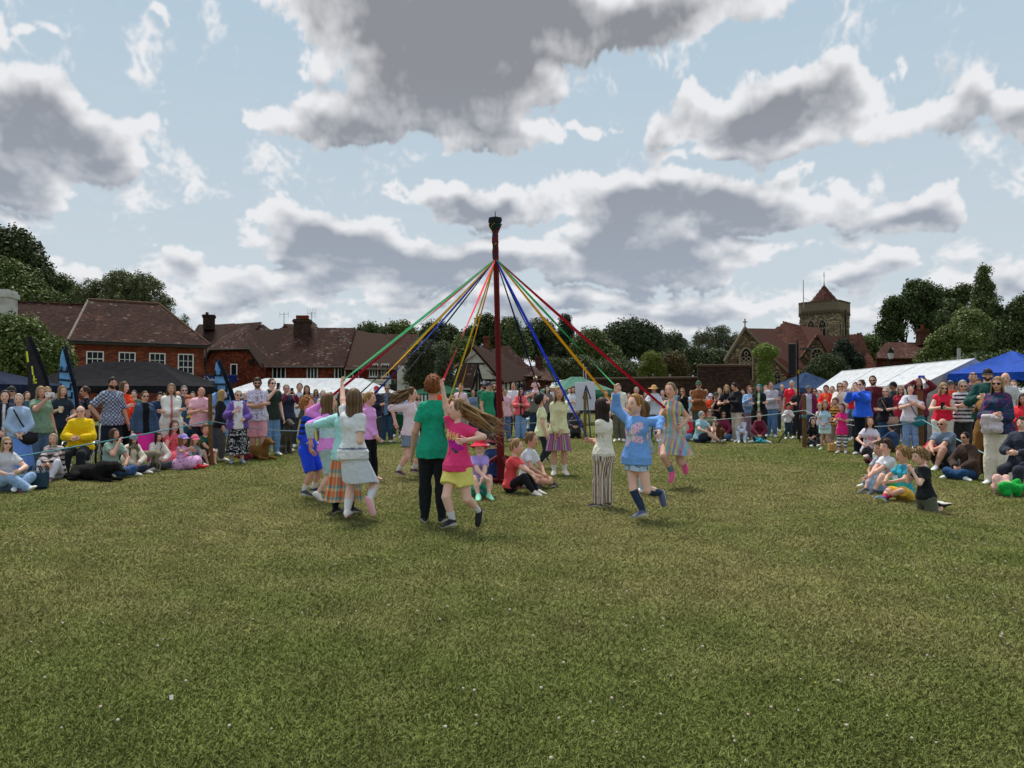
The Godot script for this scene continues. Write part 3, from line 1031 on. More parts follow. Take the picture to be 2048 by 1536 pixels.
	window(pub, Vector3(-0.1, 1.55, 0.05), 0.0, 0.6, 1.1, 2, 2, Color(0.05, 0.05, 0.05))
	var by := MB.new()
	by.col = Color(0.02, 0.03, 0.03)
	by.bx(Vector3(1.2, 2.25, 0.2), Vector3(1.3, 0.12, 0.7))
	by.bx(Vector3(1.2, 1.3, 0.1), Vector3(1.1, 1.7, 0.4))
	part("bay", by, M.trim, pub)
	var ml := MB.new()
	ml.col = Color(0.2, 0.2, 0.2)
	for e in 7: ml.bx(Vector3(-0.36 + e * 0.115, 2.2, 0.02), Vector3(0.07, 0.11 + 0.03 * (e % 2), 0.01))
	part("lettering", ml, M.trim, pub)
	var ps := thing("hanging_sign", "pale hanging sign board with a gold picture beside the white shop front", "sign", Vector3(-8.73, 3.25, -58.6))
	var pm := MB.new()
	pm.col = Color(0.55, 0.55, 0.52)
	pm.bevel(Transform3D.IDENTITY, Vector3(0.95, 1.35, 0.08), 0.02)
	part("board", pm, M.trim, ps)
	var pg := MB.new()
	pg.col = raw("#b08a30")
	pg.ball(Vector3(0.25, -0.3, 0.04), Vector3(0.22, 0.26, 0.02))
	pg.col = raw("#5a4a30")
	pg.ball(Vector3(-0.05, 0.3, 0.04), Vector3(0.10, 0.14, 0.02))
	part("picture", pg, M.trim, ps)

	# the half-timbered house
	var ht := thing("half_timbered_house", "cream half timbered house with brick chimney behind the maypole", "house", Vector3(-2.5, 0, -70))
	k = ht.position
	var zf := -68.0 - k.z
	var hl := -4.783 - k.x
	var hr := -0.985 - k.x
	var ax := -3.751 - k.x
	var yh := 6.15
	plain_wall(ht, [Vector3(hl, 0, zf), Vector3(hr, 0, zf), Vector3(hr, 2.9, zf), Vector3(ax, yh, zf), Vector3(hl, 4.6, zf)], Color(0.62, 0.59, 0.52))
	var tim := MB.new()
	tim.col = Color(0.045, 0.035, 0.03)
	for e in [[hl, 4.55, hr - 1.6, 4.55, 0.16], [hl, 3.0, hr, 3.0, 0.2], [ax - 0.2, 3.0, ax - 0.2, 4.5, 0.15], [ax + 1.7, 0.6, ax + 1.7, 3.0, 0.15], [hr - 0.1, 0, hr - 0.1, 3.0, 0.2], [ax + 1.7, 1.0, hr, 2.4, 0.14], [ax, yh, hr + 0.25, 2.65, 0.2], [ax, yh, hl - 0.2, 4.4, 0.2], [ax + 0.5, 0, ax + 0.5, 3.0, 0.14]]:
		var pa := Vector3(e[0], e[1], zf + 0.03)
		var pb := Vector3(e[2], e[3], zf + 0.03)
		var dd := (pb - pa).normalized()
		tim.box(Transform3D(Basis(dd, Vector3.BACK.cross(dd), Vector3.BACK), (pa + pb) / 2), Vector3(pa.distance_to(pb), e[4], 0.08))
	part("timber", tim, M.wood, ht)
	var deep := -9.0
	var xr2 := 1.126 - k.x
	roof(ht, [Vector3(hr + 0.3, 2.75, zf + 0.3), Vector3(xr2 + 1.6, 3.3, zf - 3.0), Vector3(xr2 - 1.9, 6.0, zf + deep * 0.62), Vector3(ax, yh + 0.12, zf + 0.3)], OLD_TILE, 0.2, 0.13, 0.02)
	roof(ht, [Vector3(hl - 2.0, 3.6, zf - 2.0), Vector3(hl - 0.2, 4.35, zf + 0.3), Vector3(ax, yh + 0.1, zf + 0.3), Vector3(ax + 1.0, yh, zf - 4.0)], OLD_TILE, 0.2, 0.13, 0.02)
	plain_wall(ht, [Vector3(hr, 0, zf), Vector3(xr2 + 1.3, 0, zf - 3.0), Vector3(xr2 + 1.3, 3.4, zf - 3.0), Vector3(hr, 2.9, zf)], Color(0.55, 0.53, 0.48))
	var t2 := MB.new()
	t2.col = Color(0.045, 0.035, 0.03)
	for i in 9:
		var t := i / 8.0
		t2.rod(Vector3(hr, 0, zf).lerp(Vector3(xr2 + 1.3, 0, zf - 3.0), t) + Vector3(0, 0, 0.03), Vector3(hr, 2.9, zf).lerp(Vector3(xr2 + 1.3, 3.3, zf - 3.0), t) + Vector3(0, 0, 0.03), 0.09, 0.09, 4)
	part("timber", t2, M.wood, ht)
	window(ht, Vector3(hr, 2.2, zf).lerp(Vector3(xr2 + 1.3, 2.3, zf - 3.0), 0.55) + Vector3(0, 0, 0.12), 0.75, 1.0, 0.9, 3, 1, Color(0.1, 0.09, 0.08))
	chimney(ht, Vector3(-2.5, 6.01, -71) - k, 0.62, 0.7, 1.35, ["#7a4a36", "#6a3f30", "#85523c"], 0)
	var porch := thing("gabled_porch", "small dark tiled porch with black and white gable before the timbered house", "porch", Vector3(-3.8, 1.35, -62))
	porch.position.y = 0
	k = porch.position
	var q1 := -4.374 - k.x
	roof(porch, [Vector3(-5.13, 2.26, -63) - k, Vector3(-3.28, 2.23, -61) - k, Vector3(-2.87, 4.17, -62) - k, Vector3(-4.55, 4.35, -64) - k], ["#3e2a26", "#46302a", "#382622"], 0.2, 0.13)
	plain_wall(porch, [Vector3(-3.46, 1.98, -61.2) - k, Vector3(-2.39, 1.99, -61.8) - k, Vector3(-2.89, 4.07, -61.6) - k], Color(0.6, 0.58, 0.53), "gable")
	var gt := MB.new()
	gt.col = Color(0.03, 0.025, 0.02)
	for e in [[Vector3(-2.34, 1.94, -61.6), Vector3(-2.92, 4.15, -61.4)], [Vector3(-3.41, 1.94, -61), Vector3(-2.88, 4.15, -61.4)], [Vector3(-2.99, 1.98, -61.1), Vector3(-2.96, 3.46, -61.3)], [Vector3(-2.71, 1.99, -61.4), Vector3(-2.79, 3.46, -61.3)], [Vector3(-3.53, 1.94, -61), Vector3(-2.29, 1.94, -61.6)]]: gt.rod(e[0] - k, e[1] - k, 0.09, 0.09, 4)
	part("timber", gt, M.wood, porch)
	plain_wall(porch, [Vector3(q1, 0, 0), Vector3(-2.39, 1.35, -61.9) - k - Vector3(0, 1.35, 0), Vector3(-2.39, 2.03, -61.9) - k, Vector3(-4.99, 2.04, -62.4) - k, Vector3(-4.99, 1.35, -62.4) - k - Vector3(0, 1.35, 0)], raw("#3a2c26"), "wall", "masonry")

	var ou := thing("brick_outhouse", "low brick outhouse with steep brown tiled roof and square chimney", "house", Vector3(3.0, 0, -72))
	k = ou.position
	bricks(ou, [Vector3(0.77, 1.35, -70) - k - Vector3(0, 1.35, 0), Vector3(3.76, 1.35, -70) - k - Vector3(0, 1.35, 0), Vector3(3.77, 3.18, -70) - k, Vector3(0.77, 3.18, -70) - k], ["#5f3a30", "#6a4236", "#523028"], "#5c4c44")
	roof(ou, [Vector3(0.58, 3.42, -69.7) - k, Vector3(2.79, 3.42, -69.7) - k, Vector3(2.42, 4.52, -73) - k, Vector3(0.81, 4.52, -73) - k], OLD_TILE, 0.2, 0.13)
	roof(ou, [Vector3(2.21, 3.12, -69.5) - k, Vector3(4.51, 2.93, -69.5) - k, Vector3(3.32, 4.37, -73) - k, Vector3(2.62, 4.37, -73) - k], ["#543a34", "#624238", "#4a322c"], 0.2, 0.13)
	chimney(ou, Vector3(2.72, 4.02, -73) - k, 0.72, 0.7, 1.5, ["#5a3c32", "#66443a", "#4c322a"], 0)

	make_church()

	# churchyard wall
	var yw := thing("churchyard_wall", "long dark brick churchyard wall, the right stretch stepping up tall", "wall", Vector3(14, 0, -58))
	k = yw.position
	bricks(yw, [Vector3(5.39, 1.35, -62) - k - Vector3(0, 1.35, 0), Vector3(15.04, 1.35, -58) - k - Vector3(0, 1.35, 0), Vector3(15.04, 2.87, -58) - k, Vector3(5.39, 2.85, -62) - k], ["#43302c", "#4c3630", "#3a2a28", "#54403a"], "#4a423e")
	bricks(yw, [Vector3(14.62, 1.35, -57) - k - Vector3(0, 1.35, 0), Vector3(18.71, 1.35, -57) - k - Vector3(0, 1.35, 0), Vector3(18.72, 3.79, -57) - k, Vector3(14.63, 3.79, -57) - k], ["#43302c", "#4c3630", "#3a2a28", "#54403a"], "#4a423e")
	var cap := MB.new()
	cap.col = raw("#5a4a42")
	for e in [[Vector3(5.39, 2.89, -62), Vector3(14.96, 2.91, -58)], [Vector3(14.55, 3.83, -57), Vector3(18.8, 3.83, -57)]]: cap.rod(e[0] - k + Vector3(0, 0.03, 0), e[1] - k + Vector3(0, 0.03, 0), 0.14)
	part("coping", cap, M.masonry, yw)
	var cr := thing("stone_cross", "pale stone grave cross rising behind the churchyard wall", "cross", Vector3(13.73, 1.35, -63))
	cr.position.y = 0
	var cx := MB.new()
	cx.col = raw("#9a968c")
	cx.bevel(mv(Vector3(0, 1.7, 0)), Vector3(0.22, 3.4, 0.2), 0.03)
	cx.bevel(mv(Vector3(0, 3.05, 0.003)), Vector3(0.62, 0.2, 0.19), 0.03)
	part("shaft", cx, M.masonry, cr)
	var hs := thing("headstone", "dark slab headstone beside the tall stretch of churchyard wall", "gravestone", Vector3(14.97, 1.35, -61))
	hs.position.y = 0
	var hm := MB.new()
	hm.col = raw("#3c3a3c")
	hm.bevel(Transform3D(Basis(Vector3.UP, 0.3), Vector3(0, 1.65, 0)), Vector3(0.42, 3.3, 0.2), 0.05)
	hm.col = raw("#4c443e")
	hm.rod(Vector3(0.35, 2.6, 0), Vector3(0.95, 2.0, 0), 0.16)
	part("slab", hm, M.masonry, hs)

	var rb := thing("right_brick_house", "dark red brick house with chimney beyond the white marquees on the right", "house", Vector3(35.32, 1.35, -66))
	rb.position.y = 0
	k = rb.position
	bricks(rb, [Vector3(33.18, 1.35, -66) - k - Vector3(0, 1.35, 0), Vector3(37.59, 1.35, -66) - k - Vector3(0, 1.35, 0), Vector3(37.63, 4.99, -66) - k, Vector3(33.21, 4.99, -66) - k], ["#54302a", "#5f372e", "#482824"], "#4c3a34")
	roof(rb, [Vector3(32.87, 4.93, -65.6) - k, Vector3(37.67, 4.93, -65.6) - k, Vector3(39.35, 6.59, -69) - k, Vector3(35.54, 6.59, -69) - k], ["#5c3a32", "#54342c", "#66423a"], 0.2, 0.13)
	chimney(rb, Vector3(38.55, 6.28, -68) - k, 0.8, 0.8, 1.5, ["#5a382e", "#643f34"], 1)


func arch_window(parent: Node3D, at: Vector3, x: Basis, w: float, h: float, lights: int, depth := 0.16) -> void:
	var o := Node3D.new()
	o.name = "window"
	parent.add_child(o, true)
	o.transform = Transform3D(x, at)
	var outline := func(wd: float, ht: float) -> Array:
		var p := [Vector3(-wd / 2, 0, 0), Vector3(wd / 2, 0, 0), Vector3(wd / 2, ht - wd * 0.85, 0)]
		for i in 5:
			var t := (i + 1) / 6.0
			p.append(Vector3(wd / 2 * cos(t * PI / 2), ht - wd * 0.85 + wd * 0.85 * sin(t * PI / 2) * (0.85 + 0.15 * t), 0))
		p.append(Vector3(0, ht, 0))
		for i in 5:
			var t := (5 - i) / 6.0
			p.append(Vector3(-wd / 2 * cos(t * PI / 2), ht - wd * 0.85 + wd * 0.85 * sin(t * PI / 2) * (0.85 + 0.15 * t), 0))
		p.append(Vector3(-wd / 2, ht - wd * 0.85, 0))
		return p
	var glass := MB.new()
	glass.col = Color(0.012, 0.014, 0.016)
	var gp := []
	for q in outline.call(w, h): gp.append(q + Vector3(0, 0, 0.05))
	glass.poly(gp, 0.02)
	part("pane", glass, M.glass, o)
	var st := MB.new()
	st.col = raw("#a89a82")
	var ring := PackedVector3Array()
	for q in outline.call(w, h): ring.append(q + Vector3(0, 0, depth * 0.6))
	ring.append(ring[0])
	var rr := PackedFloat32Array()
	rr.resize(ring.size())
	rr.fill(w * 0.075)
	st.tube(ring, rr, 5)
	var t := w * 0.05
	for i in range(1, lights): st.rod(Vector3(-w / 2 + w * i / lights, 0, depth * 0.6), Vector3(-w / 2 + w * i / lights, h * 0.62, depth * 0.6), t)
	for i in lights:
		var lx := -w / 2 + w * (i + 0.5) / lights
		st.rod(Vector3(lx - w * 0.5 / lights, h * 0.45, depth * 0.6), Vector3(lx, h * 0.58, depth * 0.6), t * 0.9)
		st.rod(Vector3(lx + w * 0.5 / lights, h * 0.45, depth * 0.6), Vector3(lx, h * 0.58, depth * 0.6), t * 0.9)
	var eyes := [[Vector3(0, h * 0.78, 0), w * 0.16]]
	if lights == 3: eyes = [[Vector3(0, h * 0.82, 0), w * 0.14], [Vector3(-w * 0.2, h * 0.66, 0), w * 0.15], [Vector3(w * 0.2, h * 0.66, 0), w * 0.15]]
	for e in eyes:
		var p := PackedVector3Array()
		for j in 13: p.append(e[0] + Vector3(cos(TAU * j / 12) * e[1], sin(TAU * j / 12) * e[1], depth * 0.6))
		var r2 := PackedFloat32Array()
		r2.resize(13)
		r2.fill(t * 0.9)
		st.tube(p, r2, 4, false)
	part("tracery", st, M.masonry, o)


func make_church() -> void:
	var o := thing("stone_church", "old stone church with square tower, red tiled roofs and pointed windows", "church", Vector3(40, 0, -84))
	var k := o.position
	var up := Vector3.UP
	var dn := Vector3(0, 1.35, 0)
	# gable end
	var zf := 76.0
	var gw := [Vector3(22.38, 1.35, -76) - k - dn, Vector3(28.77, 1.35, -76) - k - dn, Vector3(28.79, 4.13, -76) - k, Vector3(24.46, 8.65, -76) - k, Vector3(22.4, 5.18, -76) - k]
	bricks(o, gw, STONE, "#6f6250", 0.42, 0.28, 0.28)
	arch_window(o, Vector3(24.5, 3.18, -75.9) - k, Basis.IDENTITY, 1.35, 3.4, 3)
	arch_window(o, Vector3(27.71, 2.34, -75.8) - k, Basis.IDENTITY, 0.75, 1.75, 2)
	for e in [[Vector3(22.31, 1.35, -75.6) - k - dn, 0.55, 4.4], [Vector3(28.57, 1.35, -75.6) - k - dn, 0.5, 2.6]]:
		var b := MB.new()
		b.col = raw("#8f8470")
		b.bevel(mv(e[0] + Vector3(0, e[2] / 2, 0.2)), Vector3(e[1], e[2], 0.8), 0.06)
		b.bevel(Transform3D(Basis(Vector3.RIGHT, 0.6), e[0] + Vector3(0, e[2] + 0.05, 0.1)), Vector3(e[1] + 0.04, 0.5, 0.5), 0.05)
		part("buttress", b, M.masonry, o)
	var cop := MB.new()
	cop.col = raw("#8a8070")
	cop.rod(Vector3(22.23, 5.17, -75.8) - k, Vector3(24.4, 8.68, -75.8) - k, 0.17)
	cop.rod(Vector3(24.4, 8.68, -75.8) - k, Vector3(26.69, 6.22, -75.8) - k, 0.17)
	cop.rod(Vector3(26.69, 6.06, -75.8) - k, Vector3(29.29, 3.7, -75.8) - k, 0.15)
	part("coping", cop, M.masonry, o)
	var cross := MB.new()
	cross.col = raw("#5f5a50")
	var ct := Vector3(24.4, 8.63, -75.8) - k
	cross.bx(ct + Vector3(0, 0.5, 0), Vector3(0.10, 1.0, 0.10))
	cross.bx(ct + Vector3(0, 0.66, 0.002), Vector3(0.46, 0.10, 0.09))
	part("cross", cross, M.masonry, o)
	# nave and aisle roof, one long slope
	roof(o, [Vector3(28.7, 3.65, -75.9) - k, Vector3(32.1, 3.6, -75.9) - k, Vector3(32.05, 3.69, -79) - k + Vector3(1.0, 0.8, 0), Vector3(31.09, 9.31, -83.5) - k, Vector3(24.57, 8.65, -76) - k, Vector3(26.72, 6.17, -75.9) - k], RED_TILE, 0.26, 0.16, 0.0)
	roof(o, [Vector3(29.93, 6.21, -80) - k, Vector3(34, 4.28, -80) - k, Vector3(36, 6.39, -82) - k, Vector3(37.02, 9.76, -87) - k, Vector3(31.96, 10.14, -86) - k], ["#6a3f34", "#5f382e", "#744639", "#653b30"], 0.26, 0.16, 0.0)
	plain_wall(o, [Vector3(29.5, 7.29, -82) - k, Vector3(30.12, 6.22, -80.2) - k, Vector3(31.96, 10.2, -86) - k], raw("#6a5a4a"), "parapet", "masonry")
	plain_wall(o, [Vector3(28.95, 1.35, -76.2) - k - dn, Vector3(39.58, 1.35, -78) - k - dn, Vector3(39.61, 4.04, -78) - k, Vector3(28.97, 3.72, -76.2) - k], raw("#75664f"), "wall", "masonry")
	# transept with the rose window
	var tr := [Vector3(30.62, 1.35, -77.5) - k - dn, Vector3(34.09, 1.35, -77.5) - k - dn, Vector3(34.13, 5.79, -77.5) - k, Vector3(32.65, 7.99, -77.5) - k, Vector3(30.97, 5.79, -77.5) - k]
	bricks(o, tr, STONE, "#6f6250", 0.42, 0.28, 0.28)
	var rose := Node3D.new()
	rose.name = "window"
	o.add_child(rose, true)
	rose.position = Vector3(32.55, 5.88, -77.3) - k
	var rg := MB.new()
	rg.col = Color(0.012, 0.014, 0.016)
	rg.ball(Vector3(0, 0, 0.02), Vector3(0.66, 0.66, 0.03), Basis.IDENTITY, 8, 20)
	part("pane", rg, M.glass, rose)
	var rt := MB.new()
	rt.col = raw("#a39680")
	for e in [[0.70, 0.09], [0.2, 0.05]]:
		var p := PackedVector3Array()
		var r2 := PackedFloat32Array()
		for j in 25:
			p.append(Vector3(cos(TAU * j / 24) * e[0], sin(TAU * j / 24) * e[0], 0.06))
			r2.append(e[1])
		rt.tube(p, r2, 5, false)
	for j in 8: rt.rod(Vector3(cos(TAU * j / 8) * 0.2, sin(TAU * j / 8) * 0.2, 0.06), Vector3(cos(TAU * j / 8) * 0.68, sin(TAU * j / 8) * 0.68, 0.06), 0.045)
	part("tracery", rt, M.masonry, rose)
	roof(o, [Vector3(34, 5.56, -77.2) - k, Vector3(39.08, 4.58, -78) - k, Vector3(39.02, 8.09, -82) - k, Vector3(32.52, 8.07, -77.2) - k], RED_TILE, 0.26, 0.16, 0.0)
	roof(o, [Vector3(31.36, 5.49, -80) - k, Vector3(30.8, 5.67, -77.2) - k, Vector3(32.52, 8.07, -77.2) - k, Vector3(34.88, 8.31, -82) - k], RED_TILE, 0.26, 0.16, 0.0)
	var dm := MB.new()
	dm.col = raw("#4a4a4a")
	dm.bx(Vector3(31.21, 6.56, -77) - k, Vector3(0.95, 0.22, 0.6))
	part("vent_hood", dm, M.trim, o)
	var lw := MB.new()
	lw.col = Color(0.02, 0.02, 0.02)
	lw.rod(Vector3(30.83, 5.81, -77) - k, Vector3(31.78, 5.02, -77) - k, 0.08)
	part("gutter", lw, M.trim, o)
	# the south slope down to the right
	roof(o, [Vector3(33.88, 4.2, -76.6) - k, Vector3(39.15, 4.39, -77.4) - k, Vector3(38.93, 7.73, -81) - k, Vector3(35.86, 8.29, -81) - k], ["#7a4a3c", "#6f4235", "#845243"], 0.26, 0.16, 0.0)

	# the tower: four broad faces with narrow ones cut across the corners
	var c := Vector3(40.58, 1.35, -94) - k
	c.y = 0
	var R := 2.42
	var cut := 0.5
	var turn := 0.80
	var poly := func(r: float, ct2: float) -> Array:
		var p := []
		for i in 4:
			var b := Basis(Vector3.UP, turn + i * PI / 2)
			p.append(b * Vector3(-r + ct2, 0, r))
			p.append(b * Vector3(r - ct2, 0, r))
		return p
	var base: Array = poly.call(R, cut)
	var h1 := 12.1
	for i in 8:
		var a: Vector3 = c + base[i]
		var b: Vector3 = c + base[(i + 1) % 8]
		var n := (a + b) * 0.5 - c
		if n.z < -1.5 and absf(n.x) < 2.5: plain_wall(o, [a, b, b + up * h1, a + up * h1], raw("#7a6a52"), "wall", "masonry")
		else: bricks(o, [a, b, b + up * h1, a + up * h1], ["#9a8d76", "#a89a80", "#8a7e6a", "#b0a38a", "#786c5a"], "#857a68", 0.36, 0.24, 0.24)
	var par: Array = poly.call(R + 0.13, cut + 0.08)
	var inner: Array = poly.call(R - 0.1, cut)
	var pm := MB.new()
	for i in 8:
		for e in [[h1 + 0.35, h1 + 1.55, "#857a68"], [h1, h1 + 0.35, "#6a6050"]]:
			pm.col = raw(e[2])
			pm.poly([c + par[i] + up * e[0], c + par[(i + 1) % 8] + up * e[0], c + par[(i + 1) % 8] + up * e[1], c + par[i] + up * e[1]], 0.0)
		pm.col = raw("#5a5040")
		pm.poly([c + par[i] + up * (h1 + 1.55), c + par[(i + 1) % 8] + up * (h1 + 1.55), c + inner[(i + 1) % 8] + up * (h1 + 1.55), c + inner[i] + up * (h1 + 1.55)], 0.0)
		pm.poly([c + base[i] + up * h1, c + base[(i + 1) % 8] + up * h1, c + par[(i + 1) % 8] + up * h1, c + par[i] + up * h1], 0.0)
	part("parapet", pm, M.masonry, o)
	var corb := MB.new()
	corb.col = raw("#6a5d48")
	for i in 8:
		var a: Vector3 = c + par[i]
		var b: Vector3 = c + par[(i + 1) % 8]
		var m := int(a.distance_to(b) / 0.42)
		var out := ((a + b) * 0.5 - c).normalized()
		for j in m:
			corb.bx(a.lerp(b, (j + 0.5) / m) - out * 0.08 + up * (h1 - 0.02), Vector3(0.2, 0.4, 0.3), atan2(out.x, out.z))
			corb.bx(a.lerp(b, (j + 0.5) / m) + out * 0.02 + up * (h1 + 1.5), Vector3(0.30, 0.16, 0.12), atan2(out.x, out.z))
	part("corbel", corb, M.masonry, o)
	for e in [0, 6]:
		var a: Vector3 = c + base[e]
		var b: Vector3 = c + base[e + 1]
		var n := ((a + b) * 0.5 - c).normalized()
		var x := Basis((b - a).normalized(), up, n)
		for s in [-0.6, 0.6]: arch_window(o, (a + b) / 2 + (b - a).normalized() * s * 1.2 + up * 8.9 + n * 0.05, x, 0.95, 2.35, 2)
		var band := MB.new()
		band.col = raw("#8a7a62")
		band.box(Transform3D(x, (a + b) / 2 + up * 8.5 + n * 0.05), Vector3(a.distance_to(b) + 0.1, 0.18, 0.25))
		part("string_course", band, M.masonry, o)
	var lp := MB.new()
	lp.col = Color(0.015, 0.015, 0.015)
	var lc: Vector3 = c + base[0].lerp(base[1], 0.55) + Vector3(0.1, 0, 0.15)
	lp.rod(lc, lc + up * (h1 + 0.5), 0.10)
	part("downpipe", lp, M.trim, o)
	var spire: Array = poly.call(R - 0.62, 0.95)
	var tip := c + up * 15.95
	for i in 8:
		var a: Vector3 = c + spire[i] + up * (h1 + 1.3)
		var b: Vector3 = c + spire[(i + 1) % 8] + up * (h1 + 1.3)
		roof(o, [a, b, tip], ["#5f3a32", "#553229", "#66403a"], 0.3, 0.2, 0.0)
	var vane := MB.new()
	vane.col = Color(0.06, 0.055, 0.05)
	vane.rod(tip - up * 0.2, tip + up * 0.5, 0.09, 0.04)
	vane.rod(tip + up * 0.5, tip + up * 1.85, 0.035, 0.02)
	vane.bx(tip + up * 1.25, Vector3(0.42, 0.05, 0.05), 0.4)
	vane.bx(tip + up * 1.55, Vector3(0.3, 0.18, 0.03), 0.9)
	part("weather_vane", vane, M.metal, o)
	var fp := thing("flagpole", "bare pale flagpole standing on the church tower roof", "flagpole", Vector3(37.07, 13.49, -92) - Vector3(0, 0.8, 0))
	var fm := MB.new()
	fm.col = Color(0.3, 0.3, 0.3)
	fm.rod(Vector3.ZERO, Vector3(0, 3.7, 0), 0.06, 0.04)
	part("pole", fm, M.trim, fp)
	var fs := MB.new()
	fs.col = Color(0.1, 0.1, 0.1)
	fs.rod(Vector3(0, 1.4, 0), Vector3(1.3, 0.7, 0), 0.02, 0.02, 4)
	part("stay", fs, M.metal, fp)


# ---------------------------------------------------------------- trees
var clusters := []


func make_clusters() -> void:
	for k in 4:
		var b := MB.new()
		rng.seed = 300 + k
		for i in 26:
			var d := Vector3(rng.randfn(), rng.randfn(), rng.randfn()).normalized() * pow(rng.randf(), 0.4)
			var n := (d + Vector3(rng.randfn(), rng.randfn() + 0.6, rng.randfn()) * 0.6).normalized()
			var u := n.cross(Vector3(rng.randfn(), rng.randfn(), rng.randfn())).normalized()
			var w := n.cross(u)
			var s := rng.randf_range(0.16, 0.30)
			var sh := rng.randf_range(0.7, 1.35)
			b.col = Color(sh * rng.randf_range(0.9, 1.15), sh, sh * rng.randf_range(0.75, 1.05))
			b.quad(d - u * s, d - w * s * 0.55 + n * s * 0.15, d + u * s, d + w * s * 0.55 + n * s * 0.15)
		clusters.append(b.mesh())


# blobs: [centre offset, radii] of the crown's masses; leaf: cluster radius; gap: share of clumps left out
func tree(called: String, label: String, at: Vector3, blobs: Array, c: Color, leaf: float, count: int, trunk := 0.3, seed_ := 1, group := "", density := 0.82, cat := "tree") -> void:
	var o := thing(called, label, cat, at, 0.0, group)
	rng.seed = seed_ * 977 + 5
	var total := 0.0
	for b in blobs: total += pow(b[1].x * b[1].y * b[1].z, 0.667)
	var lists := [[], [], [], []]
	var cols := [[], [], [], []]
	var limbs := MB.new()
	limbs.col = raw("#3a3028")
	var top := Vector3(0, 0.1, 0)
	for b in blobs: top = top.max(b[0])
	var fork := Vector3(blobs[0][0].x * 0.5, maxf(0.4, blobs[0][0].y * 0.45), blobs[0][0].z * 0.5)
	limbs.tube([Vector3(0, -0.2, 0), fork * 0.5, fork], [trunk * 1.25, trunk, trunk * 0.85], 8)
	for b in blobs:
		var m: Vector3 = fork.lerp(b[0], 0.55) + Vector3(rng.randfn(), 0, rng.randfn()) * 0.3
		limbs.tube([fork - Vector3(0, 0.2, 0), m, b[0] + Vector3(0, b[1].y * 0.6, 0)], [trunk * 0.6, trunk * 0.35, trunk * 0.08], 6)
		for e in 5:
			var d := Vector3(rng.randfn(), rng.randf_range(-0.2, 1.0), rng.randfn()).normalized()
			limbs.tube([m, m.lerp(b[0], 0.5) + d * b[1].x * 0.4, b[0] + d * b[1] * 0.92], [trunk * 0.22, trunk * 0.12, trunk * 0.03], 5)
		var n := int(count * pow(b[1].x * b[1].y * b[1].z, 0.667) / total)
		for i in n:
			var d := Vector3(rng.randfn(), rng.randfn(), rng.randfn()).normalized()
			if d.y < -0.45 and rng.randf() < 0.6: d.y = -d.y
			var lump := 1.0 + 0.42 * wob.get_noise_3dv((d * 2.2 + b[0] * 0.31) * 16.0)
			var r := pow(rng.randf(), 0.33) * lump
			if r > 0.55 and wob.get_noise_3dv((b[0] + d * b[1] * r) * (9.0 / maxf(leaf, 0.35)) + Vector3.ONE * seed_) > density - 0.55: continue
			var p: Vector3 = b[0] + d * b[1] * r
			var s := leaf * rng.randf_range(0.65, 1.3)
			var which := rng.randi() % 4
			var q := Basis(Vector3(rng.randfn(), rng.randfn(), rng.randfn()).normalized(), rng.randf() * TAU)
			lists[which].append(Transform3D(q.scaled(Vector3.ONE * s), p))
			var v := 1.0 + 0.35 * wob.get_noise_3dv(p * 14.0) + rng.randf_range(-0.15, 0.15)
			cols[which].append(Color(c.r * v * rng.randf_range(0.92, 1.12), c.g * v, c.b * v * rng.randf_range(0.85, 1.1)))
	part("trunk", limbs, M.bark, o)
	for w in 4:
		if lists[w].size(): scatter("crown", clusters[w], M.leaf, lists[w], cols[w], o)


